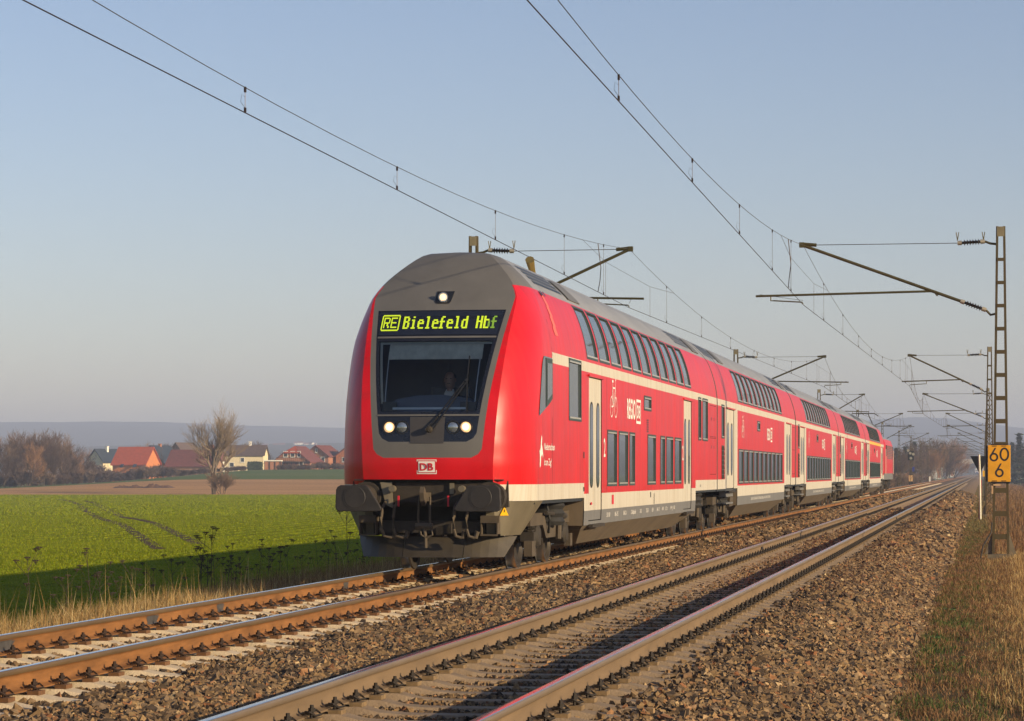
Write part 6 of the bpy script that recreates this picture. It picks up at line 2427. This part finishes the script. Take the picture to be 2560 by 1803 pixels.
# garden trees behind and between the houses
for px, top, D, kk, lab in ((358, 1100, 760, 2, 'pinkish bare tree rising above the ridge of the orange brick house'), (392, 1108, 750, 0, 'bare tree right behind the slope of the orange brick house'), (404, 1105, 735, 3, 'dark bare tree left of the slim birch'),
                            (420, 1107, 770, 0, 'bare tree right behind the slim birch'), (436, 1103, 800, 3, 'dark bare tree above the ridge of the brown brick house'), (236, 1116, 760, 2, 'bare tree above the dark slate roof at the left'),
                            (468, 1112, 770, 0, 'bare tree above the left end of the long barn roof'), (625, 1104, 770, 3, 'bare tree above the middle of the cream house roof'), (640, 1110, 770, 0, 'bare tree above the right end of the cream house roof'),
                            (632, 1098, 790, 3, 'tallest bare tree behind the cream house'), (660, 1128, 740, 0, 'low bare tree just right of the cream house'), (668, 1134, 735, 3, 'lowest bare tree between the cream house and the half-timbered one'),
                            (840, 1122, 735, 1, 'bare tree beside the house nearest the train nose'), (585, 1110, 790, 0, 'bare tree above the left end of the cream house roof'), (715, 1122, 760, 3, 'bare tree hidden behind the half-timbered house roof')):
    g = ground_at(px, D)
    put_tree(WT[kk], (g.x, g.y, g.z), (CAM_H + (VPY - top) / F_PX * D - g.z) / 11.0, rr.uniform(0, 6.28), lab, 'garden trees of the village')
birch = tree_meshes(75, 9, 0.11, (7, 5, 4), 3, spread=(0.3, 0.6), up=0.5, tw=0.02, mt=M_PALE, mc=M_TWIG, first=0.75)
g = ground_at(411, 700)
put_tree(birch, (g.x, g.y, g.z), 1.0, 0, 'slim pale birch between the orange and the brown house')
# clipped evergreen hedge beside the cream house
rr2 = np.random.default_rng(5)
def leaf_cloud(name, n, box, size, m, parent=None, fall=None):
    P_ = rr2.uniform(0, 1, (n, 3))
    lo, hi = np.array(box[0]), np.array(box[1])
    P_ = lo + P_ * (hi - lo)
    T = rr2.normal(size=(n, 3, 3)) * size
    V_ = (P_[:, None] + T).reshape(-1, 3)
    F_ = np.arange(n * 3).reshape(-1, 3)
    return link(name, bulk_mesh(name, V_, F_, m, rr2.uniform(0, 1, n)), parent)
c = at(637, 1178, 680)
zg = terrain((637 - 1280) / F_PX * 680, 680)
hd_ = empty('clipped_hedge', (c.x, c.y, zg), PSI)
tag(hd_, 'dark green clipped hedge between the cream house and the carport', 'hedge')
leaf_cloud('foliage', 2600, ((-1.9, -0.6, 0), (1.9, 1.2, 2.0)), 0.12, mat('hedge_leaves', (0.028, 0.05, 0.018), rough=0.8, var=0.3, scale=1), hd_)
MB().box((-1.8, -0.45, -0.5), (1.8, 1.05, 1.9)).build('dense_core', mat('hedge_leaves', (0.03, 0.06, 0.02)), hd_)

# fir trees
def fir_meshes(seed, h=11.0, n=1500):
    r_ = np.random.default_rng(seed)
    mb = MB().tube([(0, 0, -0.3), (0, 0, h * 0.95)], [0.16, 0.02], n=5)
    t = mb.mesh('trunk', M_BARK)
    z = h * (0.08 + 0.92 * r_.uniform(0, 1, n) ** 1.25)
    rad = (h - z) * 0.24 * (0.75 + 0.25 * np.sin(z * 4.5)) * r_.uniform(0.25, 1.0, n) ** 0.5
    th = r_.uniform(0, 6.283, n)
    c = np.column_stack([rad * np.cos(th), rad * np.sin(th), z - rad * 0.35])
    T = r_.normal(size=(n, 3, 3)) * np.array([0.34, 0.34, 0.13])
    V_ = (c[:, None] + T).reshape(-1, 3)
    return t, bulk_mesh('crown', V_, np.arange(n * 3).reshape(-1, 3), M_FIR, None)
FIR = [fir_meshes(1), fir_meshes(2, 11.0, 1300)]
for px, top, D, kk, lab, grp in ((2286, 1107, 640, 0, 'dark fir standing left of the pale-barked trees beyond the locomotive', None), (2262, 1117, 610, 1, 'smaller dark fir right behind the locomotive', None),
                             (2240, 1122, 560, 0, 'dark fir at the back of the thicket by the locomotive', None),
                             (2548, 1084, 640, 1, 'tall dark fir at the right edge behind the mast', None), (2574, 1100, 600, 0, 'dark fir cut by the right edge of the picture', None), (2530, 1108, 690, 0, 'lower fir beside the tall one at the right edge', None)):
    g = at(px, 1182, D)
    put_tree(FIR[kk], (g.x, g.y, -1.7), (CAM_H + 1.7 + (VPY - top) / F_PX * D) / 11.0, kk * 2.0, lab, grp, name='fir_tree')
PB = [tree_meshes(80 + k, 11, 0.13, (8, 6, 5, 3), 4, spread=(0.25, 0.6), up=0.7, tw=0.024, mt=M_PALE, mc=[M_TWIG, M_TWIGO][k], first=0.8, low=0.25) for k in range(2)]
SETS = WT + PB
for px, top, D, kk in ((2226, 1135, 480, 0), (2236, 1128, 500, 3), (2250, 1130, 540, 1), (2270, 1120, 580, 0), (2298, 1112, 620, 3), (2308, 1108, 640, 0), (2318, 1104, 650, 4), (2330, 1103, 640, 4), (2338, 1106, 660, 0), (2348, 1105, 650, 4), (2356, 1110, 680, 3), (2364, 1106, 700, 1),
                       (2374, 1112, 720, 2), (2382, 1110, 720, 2), (2390, 1114, 740, 2), (2396, 1116, 1750, 3), (2406, 1122, 1800, 0), (2414, 1128, 1760, 4), (2424, 1134, 1800, 0), (2434, 1138, 1820, 3), (2446, 1142, 1800, 0), (2344, 1125, 600, 5), (2324, 1128, 590, 5), (2306, 1130, 570, 1)):
    g = at(px, 1182, D)
    put_tree(SETS[kk], (g.x, g.y, -1.6), (CAM_H + 1.6 + (VPY - top + 15) / F_PX * D) / 11.0, rr.uniform(0, 6.28), 'bare tree in the wood left of the vanishing tracks', 'bare trees beyond the locomotive')
for px, top, D, kk in ((2520, 1120, 700, 0), (2538, 1118, 720, 3), (2556, 1112, 700, 0), (2566, 1108, 680, 3), (2510, 1135, 820, 0), (2498, 1140, 900, 3)):
    g = at(px, 1182, D)
    put_tree(SETS[kk], (g.x, g.y, -1.6), (CAM_H + 1.6 + (VPY - top + 15) / F_PX * D) / 11.0, rr.uniform(0, 6.28), 'bare tree behind the firs at the right edge', 'bare trees at the right edge')
BR = [tree_meshes(90 + k, 3.2, 0.045, (9, 6, 4), 3, spread=(0.3, 0.9), up=0.4, stems=10, tw=0.022, lean=0.4, first=0.55, mc=[M_TWIGO, M_TWIG][k]) for k in range(2)]
for i in range(64):
    t = 215 + i * 6.5 + rr.uniform(-3, 3)
    X = -13.2 - rr.uniform(0, 6)
    put_tree(BR[i % 2], (X, t, vl_z(X) - 0.1), rr.uniform(0.55, 1.15), rr.uniform(0, 6.28), 'brown bramble bush on the bank left of the far track', 'brambles on the left bank', 'bush', 'bramble_bush')
for i in range(40):
    t = 190 + i * 11 + rr.uniform(-4, 4)
    X = 5 + rr.uniform(0, 4) + t * 0.006
    put_tree(BR[i % 2], (X, t, vr_z(min(X, 12)) - 0.1), rr.uniform(0.25, 0.5), rr.uniform(0, 6.28), 'low reddish bramble on the verge behind the nearest mast', 'brambles on the right verge', 'bush', 'bramble_bush')

# ------------------------------------------------------------------ things along the line in the distance
def line_box(name, label, px, py0, py1, w, D, m1, m2, cat='cabinet'):
    a = at(px, py1, D)
    h = (py1 - py0) / F_PX * D
    r = empty(name, (a.x, a.y, a.z), 0)
    tag(r, label, cat)
    MB().box((-w / 2, 0, h * 0.22), (w / 2, w, h)).build('cabinet_body', m1, r)
    MB().box((-w / 2 - 0.05, -0.05, h), (w / 2 + 0.05, w + 0.05, h + 0.08)).build('lid', m2, r)
    MB().box((-w / 2, 0, -0.8), (w / 2, w, h * 0.22 - 0.003)).build('plinth', m2, r)
    return r
M_CABO = mat('cabinet_orange', (0.62, 0.36, 0.15), rough=0.6, var=0.08)
line_box('trackside_cabinet', 'orange trackside cabinet on a dark plinth beyond the locomotive', 2277, 1188, 1208, 0.62, 405, M_CABO, M_BLACK)
for px, py0, py1, D, lab in ((2348, 1168, 1193, 700, 'cream equipment hut beside the far track, the nearer of two'), (2381, 1171, 1189, 1000, 'cream equipment hut beside the far track, the farther of two')):
    a = at(px, py1, D)
    r = empty('equipment_hut', (a.x, a.y, a.z), 0)
    tag(r, lab, 'hut')
    h = (py1 - py0) / F_PX * D
    MB().box((-0.8, 0, -0.5), (0.8, 3.0, h)).build('wall', M_HWHITE, r)
    MB().box((-0.95, -0.15, h), (0.95, 3.15, h + 0.18)).build('roof', M_BROWN_T, r)
    MB().box((-0.5, -0.06, -0.2), (0.4, -0.005, h * 0.78)).build('door', M_BRICKR, r)
# distant signal
a = at(2279, 1206, 398)
r = empty('railway_signal', (a.x, a.y, a.z), 0)
tag(r, 'railway signal with round hooded lamps beside the orange cabinet', 'signal')
for s in (-1, 1):
    MB().tube([(s * 0.22, 0, -0.4), (s * 0.16, 0, 6.0)], 0.04, n=5).build('post', M_MAST, r)
for k in range(9):
    MB().tube([(-0.2, 0, 0.4 + k * 0.6), (0.2, 0, 1.0 + k * 0.6)], 0.02, n=4).build('lattice_bar', M_MAST, r)
MB().box((-0.55, -0.12, 3.3), (0.35, -0.06, 4.7)).build('signal_plate', M_BLACK, r)
for x_, z_ in ((-0.5, 4.75), (-0.2, 4.35), (0.25, 4.2), (-0.1, 3.6)):
    MB().lathe([(0, 0.0), (0, 0.2), (0.18, 0.2), (0.2, 0.0)], (x_, -0.32, z_), (0, 1, 0), n=14).build('lamp_hood', M_CAP, r)
MB().box((0.1, -0.1, 1.6), (0.42, -0.06, 2.3)).build('blue_plate', mat('plate_blue', (0.03, 0.04, 0.22), rough=0.5, var=0.1), r)
a = at(2324.5, 1203, 470)
r = empty('kilometre_stone', (a.x, a.y, a.z), 0)
tag(r, 'small white marker stone left of the far track', 'marker stone')
MB().prism([(-0.14, 0, -0.2), (0.14, 0, -0.2), (0.12, 0, 0.75), (0.0, 0, 0.85), (-0.12, 0, 0.75)], (0, 0.2, 0)).build('stone', M_HWHITE, r)

# road bridge across the tracks
bp_ = at(2420, 1182, 1500)
br = empty('road_bridge', (bp_.x, bp_.y, 0), 0)
tag(br, 'pale concrete road bridge crossing the tracks far away', 'bridge')
M_BRG = mat('bridge_concrete', (0.46, 0.41, 0.33), rough=0.85, var=0.1, scale=0.3)
MB().box((-22, 0, 6.6), (26, 7, 7.9)).build('deck', M_BRG, br)
MB().box((-22, -0.15, 7.95), (26, 0.15, 8.9)).build('parapet', M_BRG, br)
for x_ in (-22, 20):
    MB().box((x_, 0.5, -2), (x_ + 6, 6.5, 6.595)).build('abutment', M_BRG, br)
for x_ in (-12, 8):
    MB().box((x_, 2, -2), (x_ + 1.2, 5, 6.595)).build('pier', M_BRG, br)

# oncoming train far away on the near track
ot = empty('distant_train', (XR, 1620, 0), 0)
tag(ot, 'white and blue front of a distant train coming on the near track', 'train')
M_TBLUE = mat('train_blue', (0.02, 0.045, 0.16), rough=0.4, var=0.1)
mb = MB()
sec2 = [(1.35, 0.9), (1.42, 1.5), (1.42, 2.1), (1.40, 3.0), (1.15, 3.7), (0.6, 4.1), (0, 4.2)]
for ya, yb, fa, fb in ((-0.8, 0.4, 0.78, 1.0), (0.4, 60, 1.0, 1.0)):
    for i in range(len(sec2) - 1):
        z = (sec2[i][1] + sec2[i + 1][1]) / 2
        for s in (1, -1):
            q = [(s * sec2[i][0] * fa, ya, sec2[i][1]), (s * sec2[i][0] * fb, yb, sec2[i][1]), (s * sec2[i + 1][0] * fb, yb, sec2[i + 1][1]), (s * sec2[i + 1][0] * fa, ya, sec2[i + 1][1])]
            mb.poly(q, 1 if z < 2.1 else 0)
for i in range(len(sec2) - 1):
    z = (sec2[i][1] + sec2[i + 1][1]) / 2
    mb.poly([(-sec2[i][0] * 0.78, -0.8, sec2[i][1]), (sec2[i][0] * 0.78, -0.8, sec2[i][1]), (sec2[i + 1][0] * 0.78, -0.8, sec2[i + 1][1]), (-sec2[i + 1][0] * 0.78, -0.8, sec2[i + 1][1])], 1 if z < 2.1 else 0)
mb.build('body', [M_HWHITE, M_TBLUE], ot)
MB().box((-0.9, -0.86, 2.5), (0.9, -0.81, 3.2)).build('windscreen', M_NAVY, ot)
for s in (-1, 1):
    MB().lathe([(0, 0.16), (-0.06, 0.14), (-0.07, 0.0)], (s * 0.8, -0.82, 1.7), (0, 1, 0), n=12).build('headlight', M_LAMP, ot)
MB().box((-1.1, -0.6, 0.3), (1.1, 58, 0.895)).build('underframe', M_BOGIE, ot)
# ------------------------------------------------------------------ grasses and weeds
G = np.random.default_rng(77)
def blades(name, P_, H, W, m, lean=0.35, rnd=None, bend=0.5, wind=(0, 0)):
    """each blade: two quads tapering to a point -> 3 triangles"""
    n_ = len(P_)
    th = G.uniform(0, 6.283, n_)
    a = np.column_stack([np.cos(th), np.sin(th), np.zeros(n_)]) * (W[:, None] / 2)
    lth = G.uniform(0, 6.283, n_)
    lm = np.abs(G.normal(0, lean, n_)) * H
    d = np.column_stack([np.cos(lth) * lm + wind[0] * H, np.sin(lth) * lm + wind[1] * H, np.zeros(n_)])
    up = np.zeros((n_, 3)); up[:, 2] = 1
    mid = P_ + d * 0.30 + up * (H * 0.58)[:, None]
    tip = P_ + d + up * (H * np.clip(1 - bend * (lm / np.maximum(H, 1e-6)) ** 2, 0.35, 1))[:, None]
    V_ = np.stack([P_ - a, P_ + a, mid + a * 0.75, mid - a * 0.75, tip], axis=1).reshape(-1, 3)
    b_ = (np.arange(n_) * 5)[:, None, None]
    F_ = (np.array([(0, 1, 2), (0, 2, 3), (3, 2, 4)])[None] + b_).reshape(-1, 3)
    r_ = np.repeat(G.uniform(0, 1, n_) if rnd is None else rnd, 3)
    o_ = link(name, bulk_mesh(name, V_, F_, m, r_))
    o_['kind'] = 'stuff'
    return o_

STRAW = [(0.0, (0.22, 0.12, 0.04)), (0.35, (0.38, 0.23, 0.08)), (0.7, (0.52, 0.35, 0.14)), (1.0, (0.62, 0.48, 0.24))]
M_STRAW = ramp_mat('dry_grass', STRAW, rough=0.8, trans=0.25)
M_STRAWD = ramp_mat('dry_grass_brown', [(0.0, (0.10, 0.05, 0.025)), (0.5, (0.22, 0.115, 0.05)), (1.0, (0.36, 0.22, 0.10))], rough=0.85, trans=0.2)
M_GRASS = ramp_mat('green_grass', [(0.0, (0.035, 0.06, 0.012)), (0.5, (0.07, 0.12, 0.02)), (1.0, (0.15, 0.17, 0.05))], rough=0.8, trans=0.3)
M_CROPB = ramp_mat('crop_blades', [(0.0, (0.155, 0.22, 0.008)), (0.5, (0.225, 0.27, 0.010)), (1.0, (0.31, 0.315, 0.014))], rough=0.9, trans=0.3, spec=0.1)

# right verge: dry grass thickening to the right, short green tufts near the ballast
def clumped(n_, xa, xb, ya, yb, scale, thr, soft=0.2):
    X_ = G.uniform(xa, xb, n_); Y_ = ya + (yb - ya) * G.uniform(0, 1, n_) ** 1.4
    f = np.sin(X_ * scale * 1.7 + 3 * np.sin(Y_ * scale * 0.31)) * np.sin(Y_ * scale * 0.55 + 2 * np.sin(X_ * scale))
    keep = f + G.normal(0, soft, n_) > thr
    return X_[keep], Y_[keep]
def vrz(X_):
    return np.interp(X_, [q[0] for q in VERGE_R], [q[1] for q in VERGE_R])
X_, Y_ = clumped(38000, -0.35, 1.7, 14, 66, 2.6, -0.4)
keep = G.uniform(0, 1, len(X_)) < np.clip((X_ + 0.34) / 0.55, 0.04, 1)
X_, Y_ = X_[keep], Y_[keep]
hh = G.uniform(0.06, 0.26, len(X_)) * np.clip(0.45 + X_ * 0.9, 0.3, 1.4) * (0.55 + 0.6 * np.abs(np.sin(X_ * 5 + 1.7 * np.sin(Y_ * 1.1))))
blades('dry_verge_grass', np.column_stack([X_, Y_, vrz(X_) - 0.01]), hh, G.uniform(0.004, 0.008, len(X_)), M_STRAW, lean=0.85)
X_, Y_ = clumped(60000, -0.74, 1.5, 14, 90, 1.9, -0.3)
blades('brown_verge_litter', np.column_stack([X_, Y_, vrz(X_) - 0.01]), G.uniform(0.04, 0.14, len(X_)), G.uniform(0.006, 0.012, len(X_)), M_STRAWD, lean=1.1)
X_, Y_ = clumped(100000, -0.78, 0.8, 14, 110, 2.3, -0.12)
kk_ = G.uniform(0, 1, len(X_)) < np.clip(0.5 - X_ * 0.9, 0.08, 1)
X_, Y_ = X_[kk_], Y_[kk_]
blades('green_verge_grass', np.column_stack([X_, Y_, vrz(X_) - 0.01]), G.uniform(0.03, 0.10, len(X_)), G.uniform(0.006, 0.012, len(X_)), M_GRASS, lean=0.7)
X_ = G.uniform(-0.72, 1.4, 30000); Y_ = 14 + 66 * G.uniform(0, 1, len(X_)) ** 1.6
blades('matted_verge_straw', np.column_stack([X_, Y_, vrz(X_) - 0.005]), G.uniform(0.03, 0.12, len(X_)), G.uniform(0.005, 0.010, len(X_)), M_STRAWD, lean=1.4)
X_ = G.uniform(0.2, 9.5, 52000); Y_ = 66 + 520 * G.uniform(0, 1, len(X_)) ** 1.8
keep = X_ < 0.9 + Y_ * 0.016
X_, Y_ = X_[keep], Y_[keep]
sc = 0.6 + Y_ / 260
blades('reddish_rough_growth', np.column_stack([X_, Y_, vrz(X_) - 0.02]), G.uniform(0.12, 0.42, len(X_)), G.uniform(0.012, 0.022, len(X_)) * sc, M_STRAWD, lean=0.7)
X_ = G.uniform(-0.72, 0.5, 17000); Y_ = 90 + 300 * G.uniform(0, 1, len(X_)) ** 1.5
blades('distant_verge_grass', np.column_stack([X_, Y_, vrz(X_) - 0.02]), G.uniform(0.05, 0.16, len(X_)), G.uniform(0.015, 0.03, len(X_)), ramp_mat('verge_mix', [(0.0, (0.09, 0.10, 0.03)), (0.5, (0.18, 0.13, 0.05)), (1.0, (0.30, 0.20, 0.09))], trans=0.2), lean=0.8)

# left verge: straw along the shoulder, brown stalks, falling bank
def vlz(X_):
    return np.interp(X_, [q[0] for q in VERGE_L], [q[1] for q in VERGE_L])
X_, Y_ = clumped(105000, -12.2, -10.0, 20, 110, 1.3, -0.6)
blades('left_bank_straw', np.column_stack([X_, Y_, vlz(X_) - 0.01]), G.uniform(0.22, 0.55, len(X_)) * (0.6 + 0.5 * np.abs(np.sin(Y_ * 0.9 + X_))), G.uniform(0.005, 0.010, len(X_)), M_STRAW, lean=0.65)
X_ = G.uniform(-12.0, -10.2, 900); Y_ = 22 + 70 * G.uniform(0, 1, len(X_))
blades('tall_dry_stalks', np.column_stack([X_, Y_, vlz(X_) - 0.01]), G.uniform(0.45, 0.95, len(X_)), G.uniform(0.005, 0.009, len(X_)), M_STRAW, lean=0.14)
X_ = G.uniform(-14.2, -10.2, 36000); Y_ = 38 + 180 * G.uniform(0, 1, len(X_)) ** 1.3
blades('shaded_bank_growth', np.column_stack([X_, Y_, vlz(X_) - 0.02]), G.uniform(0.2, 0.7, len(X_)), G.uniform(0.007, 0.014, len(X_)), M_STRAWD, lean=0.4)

# young crop in drilled rows
def crop(D0, D1, dens, h, w, L0f, L1f):
    n_ = int((D1 - D0) * abs((L1f - L0f) * (D0 + D1) / 2) * dens)
    D_ = G.uniform(D0, D1, n_)
    L_ = (L0f + (L1f - L0f) * G.uniform(0, 1, n_)) * D_
    Xw = D_ * -SP + L_ * CP
    Yw = D_ * CP + L_ * SP
    # drill rows run at a slant to the line
    ang = 0.09
    rowp = Xw * math.cos(ang) + Yw * math.sin(ang)
    pitch = 0.55 if D1 < 130 else 1.1
    rq = np.round(rowp / pitch) * pitch + G.normal(0, pitch * 0.14, n_)
    dlt = rq - rowp
    Xw = Xw + dlt * math.cos(ang); Yw = Yw + dlt * math.sin(ang)
    k_ = Xw < -15.2
    Xw, Yw = Xw[k_], Yw[k_]
    for r in RUTS:
        pass
    return np.column_stack([Xw, Yw, np.full(len(Xw), FIELD_Z - 0.01)])
parts = []
for D0, D1, dens, h, w in ((48, 80, 110, 0.07, 0.016), (80, 125, 45, 0.075, 0.026), (125, 200, 18, 0.08, 0.042), (200, 386, 5.5, 0.10, 0.085)):
    P_ = crop(D0, D1, dens, h, w, -0.208, -0.045)
    parts.append((P_, G.uniform(0.7, 1.25, len(P_)) * h, G.uniform(0.7, 1.3, len(P_)) * w))
P_ = np.concatenate([q[0] for q in parts])
H_ = np.concatenate([q[1] for q in parts])
W_ = np.concatenate([q[2] for q in parts])
# keep the wheel ruts bare
keep = np.ones(len(P_), bool)
for r in RUTS:
    for px, py in resample(r, 10):
        D = (CAM_H - FIELD_Z) * F_PX / (py - VPY)
        q = at(px, py, D)
        keep &= (P_[:, 0] - q.x) ** 2 + (P_[:, 1] - q.y) ** 2 > (0.34 + D * 0.0015) ** 2
print('crop blades', keep.sum())
blades('young_crop', P_[keep], H_[keep], W_[keep], M_CROPB, lean=0.45)

# dead umbels and stalks on the left bank
M_STALK = mat('dead_stalk', (0.05, 0.033, 0.022), rough=0.9, var=0.3, scale=8)
def umbel(seed):
    rnd = random.Random(seed)
    st, hd = MB(), MB()
    h = rnd.uniform(0.9, 1.25)
    lean = Vector((rnd.uniform(-0.12, 0.12), rnd.uniform(-0.12, 0.12), 0))
    top = Vector((0, 0, h)) + lean
    st.tube([(0, 0, -0.05), tuple(lean * 0.4 + Vector((0, 0, h * 0.5))), tuple(top)], [0.006, 0.005, 0.003], n=5)
    ends = [top]
    for k in range(rnd.randint(3, 6)):
        z = h * rnd.uniform(0.45, 0.9)
        a = rnd.uniform(0, 6.28)
        e = Vector((math.cos(a) * 0.18, math.sin(a) * 0.18, z + rnd.uniform(0.12, 0.28))) + lean * (z / h)
        st.tube([tuple(lean * (z / h) + Vector((0, 0, z))), tuple(e)], [0.004, 0.0025], n=4)
        ends.append(e)
    for e in ends:
        for k in range(9):
            a = k * 2.4
            r_ = 0.045 * math.sqrt((k + 0.5) / 9)
            q = e + Vector((math.cos(a) * r_, math.sin(a) * r_, 0.05 - r_ * 0.25))
            hd.tube([tuple(e), tuple(q)], 0.0025, n=3)
            hd.cbox(tuple(q), (0.016, 0.016, 0.012))
    return st.mesh('stalk', M_STALK), hd.mesh('seed_head', M_STALK)
UM = [umbel(k) for k in range(5)]
rr = random.Random(19)
def weed_at(px, py_top, X, scale=None, k=0):
    """weed whose top shows at the pixel, standing at lateral position X"""
    t = F_PX / CP ** 2 * X / (px - VPX) + X * TP
    D = t * CP - X * SP
    zt = CAM_H + (VPY - py_top) / F_PX * D
    zb = vl_z(X)
    s = max((zt - zb) / 1.1, 0.35)
    r = empty('dead_umbel', (X, t, zb), rr.uniform(0, 6.28))
    r.scale = (s, s, s)
    tag(r, 'dead dark umbel weed on the bank beyond the far rail', 'weed', 'dead weeds on the left bank')
    link('stalk', UM[k % 5][0], r)
    link('seed_head', UM[k % 5][1], r)['kind'] = 'stuff'
k = 0
for px, py, X in ((80, 1420, -12.2), (160, 1418, -12.0), (232, 1404, -12.2), (250, 1418, -11.9), (290, 1432, -11.8), (322, 1436, -11.8), (438, 1382, -12.0), (488, 1362, -12.2), (500, 1378, -11.8), (518, 1375, -12.0), (528, 1362, -12.3), (540, 1372, -11.9), (562, 1384, -12.0), (576, 1398, -11.8),
                  (588, 1404, -11.7), (606, 1408, -11.8), (618, 1406, -12.1), (640, 1384, -12.2), (668, 1360, -12.4), (690, 1368, -12.2), (720, 1380, -12.2), (752, 1376, -12.0), (800, 1372, -12.3), (820, 1366, -12.2), (848, 1330, -12.6), (872, 1296, -12.8), (888, 1362, -12.2), (905, 1370, -12.0), (915, 1386, -12.0), (380, 1410, -12.0)):
    weed_at(px, py, X, k=k)
    k += 1
# two green rosettes at the edge of the ballast
def rosette(seed, loc, s, label):
    rnd = random.Random(seed)
    r = empty('green_weed', loc)
    tag(r, label, 'weed')
    for k in range(26):
        a = k * 2.399
        l = s * rnd.uniform(0.5, 1.0)
        z = s * rnd.uniform(0.15, 0.5)
        d = Vector((math.cos(a), math.sin(a), 0))
        n_ = Vector((-d.y, d.x, 0)) * l * 0.22
        mb = MB().poly([(0, 0, 0), d * l * 0.5 + n_ + Vector((0, 0, z)), d * l + Vector((0, 0, z * 0.7)), d * l * 0.5 - n_ + Vector((0, 0, z))])
        mb.build('leaf', mat('weed_leaf', (0.075, 0.17, 0.02), rough=0.6, var=0.2, scale=20), r)
def spot(px, py, z):
    D = (CAM_H - z) * F_PX / (py - VPY)
    p = at(px, py, D)
    return (p.x, p.y, z)
rosette(1, spot(2375, 1532, -0.62), 0.16, 'green rosette weed at the edge of the ballast left of the dry grass')
rosette(2, spot(2335, 1602, -0.62), 0.12, 'smaller green weed among the ballast stones nearer the camera')
rosette(3, spot(2412, 1652, -0.62), 0.10, 'tiny green weed in the short grass right of the ballast')
# ------------------------------------------------------------------ thin spring haze
hz = bpy.data.materials.new('haze_air')
hz.use_nodes = True
nt = hz.node_tree
nt.nodes.remove(nt.nodes['Principled BSDF'])
pv = nt.nodes.new('ShaderNodeVolumePrincipled')
pv.inputs['Color'].default_value = (0.64, 0.74, 0.97, 1)
pv.inputs['Density'].default_value = 0.00033
pv.inputs['Anisotropy'].default_value = 0.0
nt.links.new(pv.outputs[0], nt.nodes['Material Output'].inputs['Volume'])
o = MB().box((-9500, -300, -4.5), (9500, 9500, 130)).build('haze', hz)
o['kind'] = 'stuff'
